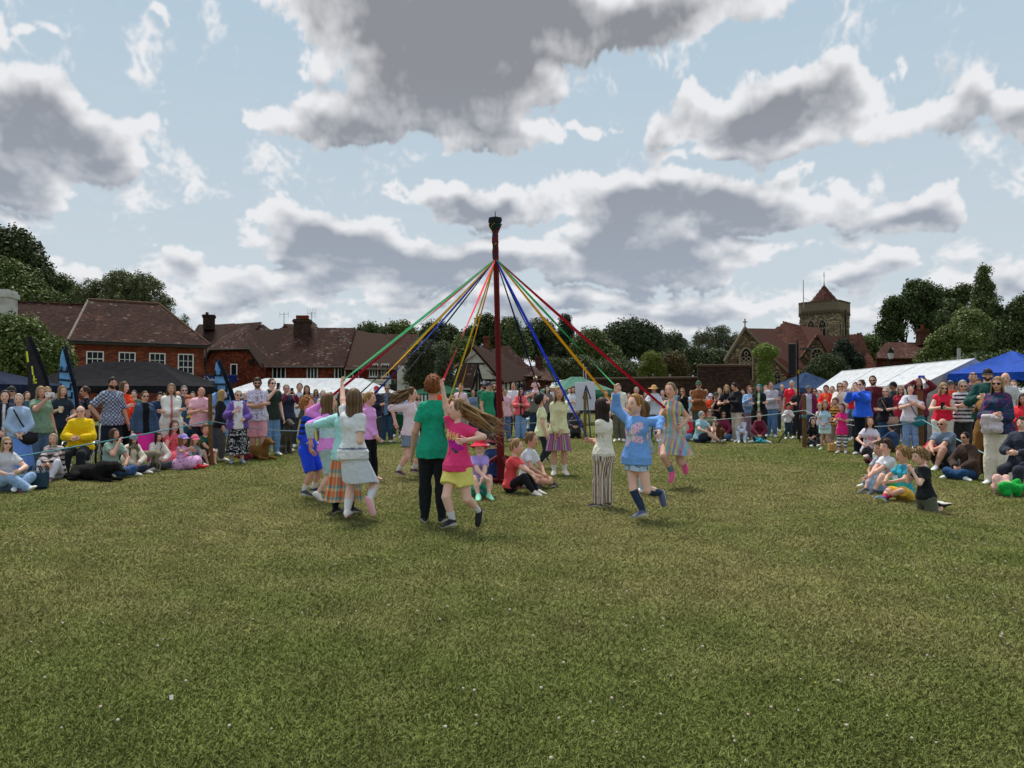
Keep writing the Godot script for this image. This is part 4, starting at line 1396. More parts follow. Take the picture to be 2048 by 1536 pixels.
func make_trees() -> void:
	make_clusters()
	var V := func(x: float, y: float, z: float) -> Vector3: return Vector3(x, y, z)
	var deep := Color(0.070, 0.094, 0.040)
	var dark := Color(0.086, 0.118, 0.045)
	var mid := Color(0.115, 0.158, 0.050)
	var fresh := Color(0.125, 0.175, 0.050)
	var lime := Color(0.16, 0.20, 0.035)
	tree("oak_tree", "tall dark oak tree filling the left edge above the white chimney", Vector3(-45.06, 0, -62.00), [[Vector3(-0.6, 13.1, 0.9), Vector3(3.8, 2.6, 3.5)], [Vector3(2.0, 12.3, 0.1), Vector3(3.0, 3.2, 2.7)], [Vector3(0.3, 9.7, -0.7), Vector3(3.4, 3.0, 3.1)], [Vector3(3.5, 9.7, -0.2), Vector3(1.7, 1.7, 1.5)]], deep, 0.60, 4160, 0.50, 1, "", 0.95, "tree")
	tree("maple_tree", "olive green tree in front of the dark oak at the far left", Vector3(-34.96, 0, -50.00), [[Vector3(-0.6, 9.1, -0.6), Vector3(2.1, 1.7, 1.9)], [Vector3(0.9, 8.1, -0.0), Vector3(1.7, 1.6, 1.6)], [Vector3(2.7, 7.7, -0.2), Vector3(1.2, 0.9, 1.1)]], mid, 0.44, 2400, 0.30, 2, "", 0.90, "tree")
	tree("ash_tree", "dark round tree between the oak and the roof of the brick house", Vector3(-41.50, 0, -66.00), [[Vector3(-0.2, 10.7, -0.3), Vector3(1.9, 1.8, 1.7)], [Vector3(1.0, 9.8, 0.1), Vector3(1.4, 1.4, 1.2)], [Vector3(-1.3, 10.2, -0.2), Vector3(1.4, 1.6, 1.2)]], dark, 0.40, 1440, 0.25, 3, "", 0.82, "tree")
	tree("willow_tree", "airy grey green tree rising behind the brick house roof", Vector3(-33.30, 0, -62.00), [[Vector3(-2.7, 10.1, -0.1), Vector3(1.6, 1.4, 1.5)], [Vector3(-0.5, 10.6, 0.0), Vector3(1.9, 1.5, 1.7)], [Vector3(1.8, 10.1, 0.4), Vector3(1.8, 1.7, 1.6)], [Vector3(3.1, 8.6, 0.3), Vector3(0.9, 1.5, 0.9)], [Vector3(0.8, 9.3, 0.0), Vector3(3.0, 1.3, 2.7)]], Color(0.126, 0.151, 0.071), 0.34, 2400, 0.20, 4, "", 0.62, "tree")
	tree("birch_sapling", "thin small tree showing between the brick house and the first chimney", Vector3(-34.03, 0, -75.00), [[Vector3(0.0, 8.9, 0.2), Vector3(0.7, 0.9, 0.7)], [Vector3(-0.4, 8.3, -0.2), Vector3(0.6, 0.7, 0.6)]], mid, 0.32, 192, 0.08, 5, "", 0.60, "tree")
	tree("laurel_bush", "big bright green bush by the white wall at the left edge", Vector3(-20.15, 0, -30.00), [[Vector3(-0.7, 3.7, -0.0), Vector3(1.7, 1.0, 1.5)], [Vector3(0.2, 2.9, 0.1), Vector3(1.6, 1.1, 1.4)], [Vector3(-1.3, 2.5, -0.3), Vector3(1.4, 1.0, 1.3)], [Vector3(1.3, 2.6, 0.1), Vector3(0.7, 0.8, 0.7)]], fresh, 0.27, 3840, 0.15, 6, "", 0.95, "bush")
	tree("holly_tree", "dark dense tree standing before the cottages near the white shop front", Vector3(-6.48, 0, -54.00), [[Vector3(-0.0, 4.3, -0.3), Vector3(1.2, 1.3, 1.1)], [Vector3(0.7, 3.2, -0.3), Vector3(1.3, 1.5, 1.2)], [Vector3(-0.6, 3.2, -0.1), Vector3(0.9, 1.3, 0.8)]], Color(0.071, 0.088, 0.046), 0.29, 2080, 0.15, 7, "", 1.00, "tree")
	tree("blossom_tree", "slim conical tree flecked with small white lights left of the porch", Vector3(-4.76, 0, -50.00), [[Vector3(0.0, 4.5, -0.0), Vector3(0.3, 0.8, 0.5)], [Vector3(0.1, 3.4, -0.0), Vector3(0.6, 1.0, 0.6)], [Vector3(0.1, 2.4, -0.0), Vector3(0.8, 0.8, 0.7)]], Color(0.094, 0.116, 0.074), 0.24, 800, 0.10, 8, "", 0.80, "tree")
	tree("lime_tree", "broad dull green tree left of the pub, behind the cottage roofs", Vector3(-20.92, 0, -105.00), [[Vector3(-0.0, 10.3, -0.6), Vector3(2.2, 1.7, 2.0)], [Vector3(-1.1, 9.3, 0.1), Vector3(2.5, 1.6, 2.3)]], dark, 0.64, 720, 0.30, 9, "trees on the wooded rise behind the village", 0.82, "tree")
	tree("lime_tree", "broad olive green tree directly right of the first dull one", Vector3(-17.43, 0, -108.00), [[Vector3(0.3, 10.8, -0.6), Vector3(2.7, 1.8, 2.4)], [Vector3(-1.5, 9.2, -0.4), Vector3(3.4, 1.9, 3.0)], [Vector3(2.2, 9.6, 0.5), Vector3(2.2, 1.6, 2.0)]], mid, 0.68, 1120, 0.30, 10, "trees on the wooded rise behind the village", 0.82, "tree")
	tree("oak_tree", "rounded dark oak with sky gaps behind the coloured ribbons, left", Vector3(-10.48, 0, -100.00), [[Vector3(-0.2, 9.8, -0.5), Vector3(2.1, 2.1, 1.9)], [Vector3(1.6, 9.3, 0.2), Vector3(1.7, 1.7, 1.6)], [Vector3(-1.5, 8.6, 0.0), Vector3(1.9, 1.7, 1.7)]], deep, 0.60, 1200, 0.30, 11, "trees on the wooded rise behind the village", 0.72, "tree")
	tree("beech_tree", "mid green tree low behind the slim conical tree", Vector3(-7.55, 0, -92.00), [[Vector3(-0.0, 6.4, -0.0), Vector3(2.5, 1.6, 2.3)], [Vector3(1.3, 7.4, -0.3), Vector3(1.6, 1.9, 1.4)]], mid, 0.56, 800, 0.30, 12, "trees on the wooded rise behind the village", 0.82, "tree")
	tree("oak_tree", "tall dark tree just left of the red maypole", Vector3(-3.65, 0, -98.00), [[Vector3(0.1, 10.4, -0.3), Vector3(1.6, 2.0, 1.5)], [Vector3(-1.7, 9.1, 0.3), Vector3(1.7, 1.6, 1.5)], [Vector3(1.3, 8.5, 0.2), Vector3(1.8, 2.0, 1.6)]], deep, 0.60, 1120, 0.30, 13, "trees on the wooded rise behind the village", 0.75, "tree")
	tree("beech_tree", "green tree just right of the red maypole behind the house", Vector3(-0.40, 0, -96.00), [[Vector3(-0.0, 10.0, 0.2), Vector3(1.5, 1.7, 1.3)], [Vector3(0.8, 8.0, 0.5), Vector3(2.1, 2.1, 1.9)]], Color(0.104, 0.144, 0.055), 0.56, 1120, 0.30, 14, "trees on the wooded rise behind the village", 0.80, "tree")
	tree("oak_tree", "dark broad tree between the navy ribbons right of the pole", Vector3(3.86, 0, -100.00), [[Vector3(0.1, 10.1, -0.3), Vector3(2.1, 1.9, 1.9)], [Vector3(-1.2, 8.6, 0.5), Vector3(1.8, 2.1, 1.6)], [Vector3(1.4, 7.9, -0.3), Vector3(2.3, 2.3, 2.1)]], deep, 0.60, 1280, 0.30, 15, "trees on the wooded rise behind the village", 0.75, "tree")
	tree("fir_tree", "pointed black green conifer under the red ribbon", Vector3(7.22, 0, -97.00), [[Vector3(-0.1, 11.2, -0.1), Vector3(0.6, 1.2, 0.8)], [Vector3(-0.1, 9.4, 0.2), Vector3(1.1, 1.6, 1.0)], [Vector3(0.0, 7.0, 0.3), Vector3(1.7, 2.3, 1.6)]], Color(0.038, 0.055, 0.033), 0.48, 1280, 0.30, 16, "trees on the wooded rise behind the village", 1.00, "tree")
	tree("chestnut_tree", "olive rounded tree right of the pointed conifer", Vector3(9.90, 0, -92.00), [[Vector3(0.0, 7.7, 0.2), Vector3(2.5, 2.2, 2.3)], [Vector3(1.3, 6.1, 0.4), Vector3(2.7, 2.2, 2.4)]], Color(0.109, 0.139, 0.046), 0.56, 1280, 0.30, 17, "trees on the wooded rise behind the village", 0.90, "tree")
	tree("oak_tree", "large dark domed tree in the middle of the wooded rise", Vector3(16.72, 0, -105.00), [[Vector3(0.0, 9.7, 0.9), Vector3(3.5, 2.6, 3.1)], [Vector3(2.6, 9.0, 0.8), Vector3(2.6, 2.5, 2.3)], [Vector3(-2.2, 8.2, 0.4), Vector3(2.6, 2.5, 2.3)]], Color(0.067, 0.097, 0.051), 0.68, 1760, 0.35, 18, "trees on the wooded rise behind the village", 0.90, "tree")
	tree("elm_tree", "dull green feathery tree right of the domed one", Vector3(23.16, 0, -108.00), [[Vector3(-0.3, 9.2, -0.3), Vector3(2.7, 1.9, 2.4)], [Vector3(1.9, 8.1, -0.6), Vector3(2.5, 2.1, 2.3)]], Color(0.088, 0.113, 0.062), 0.64, 960, 0.30, 19, "trees on the wooded rise behind the village", 0.70, "tree")
	tree("poplar_tree", "airy thin leaved tree against the sky left of the church gable", Vector3(31.35, 0, -112.00), [[Vector3(-1.1, 9.9, -0.0), Vector3(2.6, 2.2, 2.4)], [Vector3(1.2, 10.2, -0.2), Vector3(2.3, 2.0, 2.1)], [Vector3(3.1, 9.1, 0.0), Vector3(1.5, 2.0, 1.4)]], Color(0.126, 0.144, 0.093), 0.48, 1040, 0.20, 20, "trees on the wooded rise behind the village", 0.52, "tree")
	tree("holly_tree", "low dark thicket tree beneath the airy one beside the church", Vector3(23.95, 0, -90.00), [[Vector3(-1.2, 5.7, 0.6), Vector3(3.1, 1.7, 2.8)], [Vector3(1.3, 5.7, -0.3), Vector3(2.5, 1.6, 2.2)], [Vector3(-4.3, 5.1, 0.4), Vector3(2.5, 1.5, 2.2)]], deep, 0.56, 1440, 0.20, 21, "trees on the wooded rise behind the village", 1.00, "tree")
	tree("elder_tree", "shaggy dark shrub behind the churchyard wall, left part", Vector3(8.39, 0, -78.00), [[Vector3(-1.1, 4.3, -0.1), Vector3(2.4, 1.4, 2.2)], [Vector3(2.7, 4.0, 0.3), Vector3(2.7, 1.4, 2.4)], [Vector3(-3.8, 4.3, -0.3), Vector3(1.9, 1.3, 1.7)]], Color(0.097, 0.122, 0.055), 0.44, 1760, 0.20, 22, "trees on the wooded rise behind the village", 0.95, "tree")
	tree("golden_shrub", "bright yellow green shrub over the churchyard wall", Vector3(12.79, 0, -66.00), [[Vector3(-0.2, 4.7, 0.2), Vector3(1.0, 0.9, 0.9)], [Vector3(0.5, 3.8, -0.2), Vector3(0.8, 0.8, 0.7)], [Vector3(-0.7, 3.6, -0.1), Vector3(0.6, 0.7, 0.6)]], lime, 0.24, 832, 0.10, 23, "", 0.90, "bush")
	tree("copper_shrub", "dark bronze rounded shrub right of the bright yellow one", Vector3(15.29, 0, -68.00), [[Vector3(-0.2, 4.5, -0.1), Vector3(1.2, 1.2, 1.1)], [Vector3(0.2, 3.7, -0.0), Vector3(1.2, 1.0, 1.1)]], Color(0.126, 0.094, 0.038), 0.26, 992, 0.10, 24, "", 1.00, "bush")
	tree("ivy_pollard", "ivy covered pollard with a round leafy head before the church", Vector3(21.72, 0, -62.00), [[Vector3(0.0, 5.2, 0.0), Vector3(1.0, 0.7, 0.9)], [Vector3(-0.1, 3.9, -0.2), Vector3(0.6, 0.9, 0.6)], [Vector3(-0.1, 2.6, 0.2), Vector3(0.7, 1.0, 0.6)]], Color(0.200, 0.274, 0.062), 0.22, 1440, 0.20, 25, "", 1.00, "tree")
	tree("yew_tree", "broad rounded dark yew before the church roof", Vector3(28.49, 0, -66.00), [[Vector3(0.0, 4.1, 0.4), Vector3(1.6, 1.2, 1.5)], [Vector3(-0.4, 3.2, 0.5), Vector3(1.9, 1.3, 1.7)], [Vector3(0.7, 3.3, -0.3), Vector3(1.7, 1.4, 1.6)]], Color(0.062, 0.088, 0.033), 0.27, 2400, 0.20, 26, "", 1.20, "tree")
	tree("yew_tree", "upright black green yew at the church wall, tallest", Vector3(32.24, 0, -70.00), [[Vector3(-0.1, 5.7, -0.2), Vector3(0.9, 1.3, 0.8)], [Vector3(-0.6, 4.2, -0.2), Vector3(1.2, 1.9, 1.2)], [Vector3(0.7, 4.2, 0.0), Vector3(0.9, 1.9, 1.2)]], Color(0.029, 0.046, 0.029), 0.27, 2080, 0.20, 27, "", 1.20, "tree")
	tree("thicket_tree", "low green tree right of the church, under the oak", Vector3(47.23, 0, -95.00), [[Vector3(0.1, 8.2, 0.5), Vector3(2.0, 1.2, 1.8)], [Vector3(0.7, 6.9, -0.3), Vector3(2.1, 1.3, 1.9)]], mid, 0.56, 560, 0.20, 28, "trees on the wooded rise behind the village", 1.00, "tree")
	tree("oak_tree", "spreading oak with ragged crown and sky gaps on the right", Vector3(41.01, 0, -72.00), [[Vector3(-2.4, 10.1, 0.1), Vector3(1.7, 1.7, 1.5)], [Vector3(-0.4, 11.1, -0.5), Vector3(1.8, 1.8, 1.6)], [Vector3(1.1, 8.6, 0.5), Vector3(2.7, 2.2, 2.5)], [Vector3(-2.9, 8.1, -0.4), Vector3(1.6, 1.3, 1.4)], [Vector3(2.6, 11.3, -0.2), Vector3(1.5, 1.3, 1.3)], [Vector3(3.8, 11.8, 0.2), Vector3(1.1, 0.9, 1.0)], [Vector3(-3.4, 6.6, 0.0), Vector3(1.3, 0.9, 1.2)]], Color(0.071, 0.104, 0.038), 0.50, 3840, 0.45, 29, "", 0.54, "tree")
	tree("birch_tree", "tall feathery birch pointing above the other right trees", Vector3(39.34, 0, -60.00), [[Vector3(-0.3, 11.3, 0.1), Vector3(0.4, 0.9, 0.6)], [Vector3(-0.1, 9.9, -0.2), Vector3(0.8, 1.2, 0.7)], [Vector3(-0.0, 8.2, 0.1), Vector3(1.4, 1.7, 1.3)], [Vector3(0.3, 6.1, 0.1), Vector3(1.9, 2.1, 1.7)]], Color(0.104, 0.144, 0.055), 0.34, 2720, 0.25, 30, "", 0.66, "tree")
	tree("hazel_tree", "leafy olive tree low between the oak and the birch", Vector3(31.77, 0, -52.00), [[Vector3(-0.1, 5.1, 0.5), Vector3(1.8, 1.4, 1.6)], [Vector3(1.0, 6.2, 0.2), Vector3(1.2, 1.4, 1.1)], [Vector3(-1.0, 4.0, -0.3), Vector3(1.3, 1.1, 1.2)]], Color(0.126, 0.168, 0.051), 0.36, 2720, 0.20, 31, "", 0.90, "tree")
	tree("oak_tree", "dark tree cut off by the right edge of the picture", Vector3(41.43, 0, -58.00), [[Vector3(-0.3, 7.6, -0.0), Vector3(1.4, 1.8, 1.3)], [Vector3(-1.5, 5.6, -0.3), Vector3(2.0, 2.0, 1.8)], [Vector3(0.0, 4.4, -0.3), Vector3(2.4, 2.0, 2.2)], [Vector3(1.1, 8.4, -0.3), Vector3(1.6, 1.6, 1.4)]], Color(0.084, 0.117, 0.042), 0.44, 3520, 0.30, 32, "", 0.95, "tree")
	tree("hedge_bush", "dark shrub mass behind the blue gazebo, low", Vector3(29.37, 0, -46.00), [[Vector3(-1.6, 2.9, 0.1), Vector3(1.6, 0.8, 1.4)], [Vector3(0.3, 3.1, 0.1), Vector3(1.6, 1.0, 1.4)], [Vector3(2.6, 3.1, -0.0), Vector3(1.6, 1.1, 1.4)]], dark, 0.34, 2400, 0.10, 33, "", 1.10, "bush")


# ---------------------------------------------------------------- things on the green
func sag(mb: MB, a: Vector3, b: Vector3, c: Vector3, d: Vector3, cuts: int) -> PackedVector3Array:
	var p := PackedVector3Array()
	for i in cuts + 1:
		for j in cuts + 1:
			var u := float(j) / cuts
			var v := float(i) / cuts
			var q := d.lerp(c, u).lerp(a.lerp(b, u), v)
			q.y -= sin(u * PI) * sin(v * PI) * 0.10
			p.append(q)
	mb.grid(p, cuts + 1, cuts + 1)
	return p


func gazebo(label: String, at: Vector3, turn: float, w: float, d: float, eave: float, peak: float, c: Color, ridge := 0.0, light := false) -> void:
	var o := thing("gazebo", label, "gazebo", at, turn, "pop up gazebos of the stalls")
	var mat = M.canvas if light else M.dark_canvas
	var q := [Vector3(-w / 2, eave, d / 2), Vector3(w / 2, eave, d / 2), Vector3(w / 2, eave, -d / 2), Vector3(-w / 2, eave, -d / 2)]
	var r := [Vector3(-ridge / 2, peak, 0), Vector3(ridge / 2, peak, 0)]
	var cm := MB.new()
	cm.col = c
	sag(cm, q[0], q[1], r[1], r[0], 8)
	sag(cm, q[1], q[2], r[1], r[1], 8)
	sag(cm, q[2], q[3], r[0], r[1], 8)
	sag(cm, q[3], q[0], r[0], r[0], 8)
	part("canopy", cm, mat, o)
	var va := MB.new()
	va.col = c * 0.96
	for i in 4:
		var a: Vector3 = q[i]
		var b: Vector3 = q[(i + 1) % 4]
		var n := 24
		var p := PackedVector3Array()
		var out := (b - a).cross(Vector3.UP).normalized()
		for j in n + 1: p.append(a.lerp(b, float(j) / n) + out * 0.012)
		for j in n + 1: p.append(a.lerp(b, float(j) / n) + out * (0.025 + 0.012 * sin(j * 1.9)) - Vector3(0, 0.22 + 0.02 * sin(j * 2.6), 0))
		va.grid(p, 2, n + 1)
	part("valance", va, mat, o)
	for i in 4:
		var l := MB.new()
		l.col = Color(0.35, 0.36, 0.37)
		l.rod(Vector3(q[i].x * 0.97, 0, q[i].z * 0.97), Vector3(q[i].x * 0.97, eave, q[i].z * 0.97), 0.022)
		part("leg", l, M.metal, o)
	var f := MB.new()
	f.col = Color(0.3, 0.31, 0.32)
	for i in 4:
		f.rod(q[i] * Vector3(0.97, 1, 0.97) - Vector3(0, 0.04, 0), q[(i + 1) % 4] * Vector3(0.97, 1, 0.97) - Vector3(0, 0.04, 0), 0.014)
		f.rod(q[i] * Vector3(0.97, 1, 0.97) - Vector3(0, 0.05, 0), r[0 if q[i].x < 0 else 1] - Vector3(0, 0.06, 0), 0.014)
	part("frame", f, M.metal, o)


func feather_flag(label: String, foot: Vector3, tip: Vector3, w: float, c: Color, edge: Color, lean: float, text: Array, ink: Color) -> void:
	var o := thing("feather_flag", label, "flag", foot, 0.0, "feather flags beside the stalls")
	var top := tip - foot
	var pole := PackedVector3Array()
	var rad := PackedFloat32Array()
	for i in 13:
		var t := i / 12.0
		pole.append(Vector3(lean + (top.x - lean) * pow(t, 2.6), top.y * (t if t < 0.8 else 0.8 + (t - 0.8) * (1.0 - (t - 0.8) * 0.5) * 1.11), top.z * t * t))
		rad.append(0.018 - 0.009 * t)
	var pm := MB.new()
	pm.col = edge
	pm.tube(pole, rad, 6)
	part("pole", pm, M.leather, o)
	var rows := 20
	var pts := PackedVector3Array()
	for i in rows:
		var t := 1.0 - 0.82 * i / (rows - 1)
		var k := t * 12.0
		var a := pole[mini(12, int(k))].lerp(pole[mini(12, int(k) + 1)], k - int(k))
		var ww := w * pow(clampf((1.0 - t) / 0.45, 0.0, 1.0), 0.6) * (1.0 - 0.25 * smoothstep(0.5, 0.1, t))
		for j in 6:
			pts.append(a + Vector3(-ww * (5 - j) / 5.0, -0.02, 0.025 * sin(j * 1.1 + i * 0.5)))
	var sm := MB.new()
	sm.col = c
	sm.grid(pts, rows, 6)
	part("sail", sm, M.canvas, o)
	var em := MB.new()
	em.col = edge
	var strip := PackedVector3Array()
	for i in rows:
		strip.append(pts[i * 6 + 5] + Vector3(-0.09, 0, 0.03))
		strip.append(pts[i * 6 + 5] + Vector3(0.01, 0, 0.03))
	em.grid(strip, rows, 2)
	part("pole_sleeve", em, M.canvas, o)
	for t in text:
		var lm := MB.new()
		lm.col = ink
		var px: float = lean + (top.x - lean) * pow(t[0] / top.y, 2.6) - w * 0.55 + 0.02
		for s in t[2]: lm.box(Transform3D(Basis(Vector3.BACK, t[3] if t.size() > 3 else 0.0), Vector3(px, t[0], 0.055) + Vector3(s[0], s[1], top.z * pow(t[0] / top.y, 2))), Vector3(s[2], s[3], 0.01))
		part("letter", lm, M.leather, o)


func stake(label: String, at: Vector3, h: float, r: float, lean := 0.0, bamboo := false) -> void:
	var o := thing("rope_post", label, "post", at, 0, "wooden posts that hold the rope")
	var mb := MB.new()
	mb.col = raw("#8a6a40") if not bamboo else raw("#9a8448")
	mb.tube([Vector3(0, -0.05, 0), Vector3(lean * 0.5, h * 0.5, 0), Vector3(lean, h - 0.02, 0), Vector3(lean, h, 0)], [r, r * 0.98, r * 0.95, r * 0.85], 10)
	part("stake", mb, M.wood, o)
	var k := MB.new()
	k.col = raw("#5a9aa0")
	for i in 3: k.tube([Vector3(lean * 0.6 - r * 1.2, h * 0.58 + i * 0.025, 0), Vector3(lean * 0.6, h * 0.58 + i * 0.025, r * 1.25), Vector3(lean * 0.6 + r * 1.2, h * 0.58 + i * 0.025, 0)], [0.011, 0.011, 0.011], 5)
	part("knot", k, M.leather, o)


func rope(label: String, a: Vector3, b: Vector3, dip: float, c := "#6f9aa2") -> void:
	var mb := MB.new()
	mb.col = raw(c)
	var p := PackedVector3Array()
	var r := PackedFloat32Array()
	for i in 17:
		var t := i / 16.0
		p.append(a.lerp(b, t) - Vector3(0, dip * 4.0 * t * (1.0 - t), 0))
		r.append(0.011)
	mb.tube(p, r, 6)
	tag(part("rope", mb, M.leather, self), label, "rope", "ropes round the dancing ground")


func ribbon(label: String, a: Vector3, b: Vector3, w: float, c: String, tw: float, dip := 0.05) -> void:
	var pts := PackedVector3Array()
	var n := 26
	var d := (b - a).normalized()
	var s := d.cross(Vector3(0, 0, 1)).normalized()
	var u := d.cross(s)
	var mb := MB.new()
	mb.col = raw(c)
	for e in 2:
		pts.clear()
		for i in n:
			var t := float(i) / (n - 1)
			var ang := tw * t + sin(t * 5.0 + tw) * 0.25
			var ax := (s * cos(ang) + u * sin(ang)) * w * 0.35 * (0.45 + 0.55 * minf(1.0, t * 3.0))
			var nn := d.cross(ax).normalized() * (0.0012 if e == 0 else -0.0012)
			var q := a.lerp(b, t) - Vector3(0, dip * 4.0 * t * (1.0 - t), 0) + nn
			pts.append(q - ax if e == 0 else q + ax)
			pts.append(q + ax if e == 0 else q - ax)
		mb.grid(pts, n, 2)
	tag(part("maypole_ribbon", mb, M.plain, self), label, "ribbon", "ribbons of the maypole")


func make_maypole() -> void:
	var foot := Vector3(-0.17, 0, -11.48)
	var o := thing("maypole", "tall dark red maypole with a flared crown wound in dark green", "maypole", foot)
	var top := Vector3(-0.27, 4.2, -11.45) - foot
	var pm := MB.new()
	pm.col = raw("#7a1418")
	var x := Basis(Vector3.RIGHT, Vector3.UP, Vector3.BACK)
	var ax := top.normalized()
	x = Basis((Vector3.RIGHT - ax * ax.x).normalized(), ax, Vector3.BACK)
	x.z = x.x.cross(x.y)
	pm.bevel(Transform3D(x, top * 0.5), Vector3(0.088, top.length(), 0.088), 0.012)
	part("pole", pm, M.paint, o)
	var gr := MB.new()
	gr.col = raw("#5c0e12")
	gr.box(Transform3D(x, top * 0.42 + Vector3(0, 0, 0.0455)), Vector3(0.018, top.length() * 0.83, 0.006))
	part("groove", gr, M.paint, o)
	var jt := MB.new()
	jt.col = raw("#6a1216")
	jt.box(Transform3D(x, ax * 0.72), Vector3(0.12, 0.035, 0.12))
	jt.box(Transform3D(x, ax * 0.36), Vector3(0.115, 0.70, 0.115))
	part("socket", jt, M.paint, o)
	for i in 4:
		var b := Basis(Vector3.UP, i * PI / 2 + 0.35)
		var fm := MB.new()
		fm.col = raw("#641216")
		fm.bevel(Transform3D(b, b * Vector3(0, 0.045, 0.36)), Vector3(0.11, 0.07, 0.72), 0.01)
		var p0 := b * Vector3(0, 0.08, 0.66)
		var p1 := b * Vector3(0, 0.42, 0.06)
		var dd := (p1 - p0).normalized()
		fm.box(Transform3D(Basis(b.x, dd, b.x.cross(dd)), (p0 + p1) / 2), Vector3(0.07, p0.distance_to(p1), 0.05))
		part("foot_brace", fm, M.paint, o)
	var crown := MB.new()
	crown.col = raw("#12181a")
	var c0 := Vector3(-0.27, 4.02, -11.45) - foot
	crown.tube([c0 - ax * 0.10, c0 - ax * 0.03, top - ax * 0.08, top - ax * 0.05, top], [0.04, 0.05, 0.105, 0.122, 0.112], 6)
	part("crown", crown, M.paint, o)
	var hk := MB.new()
	hk.col = raw("#2a2a2a")
	hk.tube([top, top + Vector3(0.005, 0.06, 0), top + Vector3(0.0, 0.09, 0), top + Vector3(0.018, 0.105, 0)], [0.008, 0.008, 0.007, 0.005], 5)
	part("hook", hk, M.metal, o)
	var c1 := Vector3(-0.26, 3.55, -11.45) - foot
	var cols := ["#0d4a3c", "#0f3f44", "#c8a02c", "#0d4438", "#a01828", "#123a5a", "#0c4a36", "#7a1420"]
	for i in 8:
		var wm := MB.new()
		wm.col = raw(cols[i])
		var p := PackedVector3Array()
		var r := PackedFloat32Array()
		for j in 40:
			var t := j / 39.0
			var a := TAU * i / 8.0 + t * 11.0
			var rr := 0.040 if t > 0.22 else lerpf(0.10, 0.040, t / 0.22)
			p.append((top - ax * 0.1).lerp(c1, t) + x * Vector3(cos(a) * rr, 0, sin(a) * rr))
			r.append(0.017 if i != 2 and i != 4 else 0.010)
		wm.tube(p, r, 5, true, 0.45)
		part("wound_ribbon", wm, M.plain, o)
	var at := foot + c1
	var hand := func(id: String, side: String) -> Vector3: return hand_at[id][side]
	ribbon("crimson ribbon, topmost on the left, held at the face of the boy in blue", at, hand.call("girl_pastel", "lh"), 0.05, "#b0142c", 3.0, 0.02)
	ribbon("broad green ribbon in the raised fist of the girl in white", at, hand.call("girl_white", "lh"), 0.062, "#0c8a50", 1.1, 0.01)
	ribbon("thin dark green ribbon on the left running down behind the yellow one", at, Vector3(-2.57, 1.43, -12.3), 0.04, "#0f6a48", 2.2)
	ribbon("golden ribbon on the left reaching the girl in pale pink", at, hand.call("girl_pink_jumper", "lh"), 0.058, "#f0b010", 1.6, 0.02)
	ribbon("bright blue ribbon left of the pole, second from the navy one", at, Vector3(-2.56, 1.33, -13), 0.06, "#2438b8", 2.4)
	ribbon("navy ribbon, lowest of the left hand fan", at, Vector3(-2.55, 1.16, -13.6), 0.045, "#161c44", 1.9)
	ribbon("scarlet ribbon held up by the girl in hot pink", at, hand.call("girl_hot_pink", "rh"), 0.052, "#e01834", 2.0, 0.01)
	ribbon("bright yellow ribbon just right of the scarlet one", at, hand.call("girl_behind", "rh"), 0.058, "#f4d40c", 1.0, 0.01)
	ribbon("amber ribbon, thin at the top, nearest the pole on its left", at, hand.call("girl_behind", "lh"), 0.05, "#e8a80c", 2.6, 0.01)
	ribbon("dark navy ribbon right of the pole held by the rainbow skirt girl", at, hand.call("girl_rainbow", "rh"), 0.045, "#161c4c", 1.8, 0.01)
	ribbon("thin dark green ribbon just right of the pole", at, Vector3(0.82, 1.58, -13.2), 0.038, "#0f5a44", 2.7)
	ribbon("royal blue ribbon right of the pole held by the girl in striped trousers", at, hand.call("girl_striped_trousers", "rh"), 0.06, "#1c34c4", 1.4, 0.01)
	ribbon("orange gold ribbon on the right of the pole", at, hand.call("child_hidden", "rh"), 0.056, "#f0a80c", 1.2, 0.01)
	ribbon("emerald ribbon on the right held by the butterfly jumper girl", at, hand.call("girl_butterfly", "rh"), 0.05, "#10a058", 2.1, 0.01)
	ribbon("crimson ribbon, outermost on the right, held by the skipping girl", at, hand.call("girl_dress", "rh"), 0.062, "#b4102c", 1.0, 0.01)


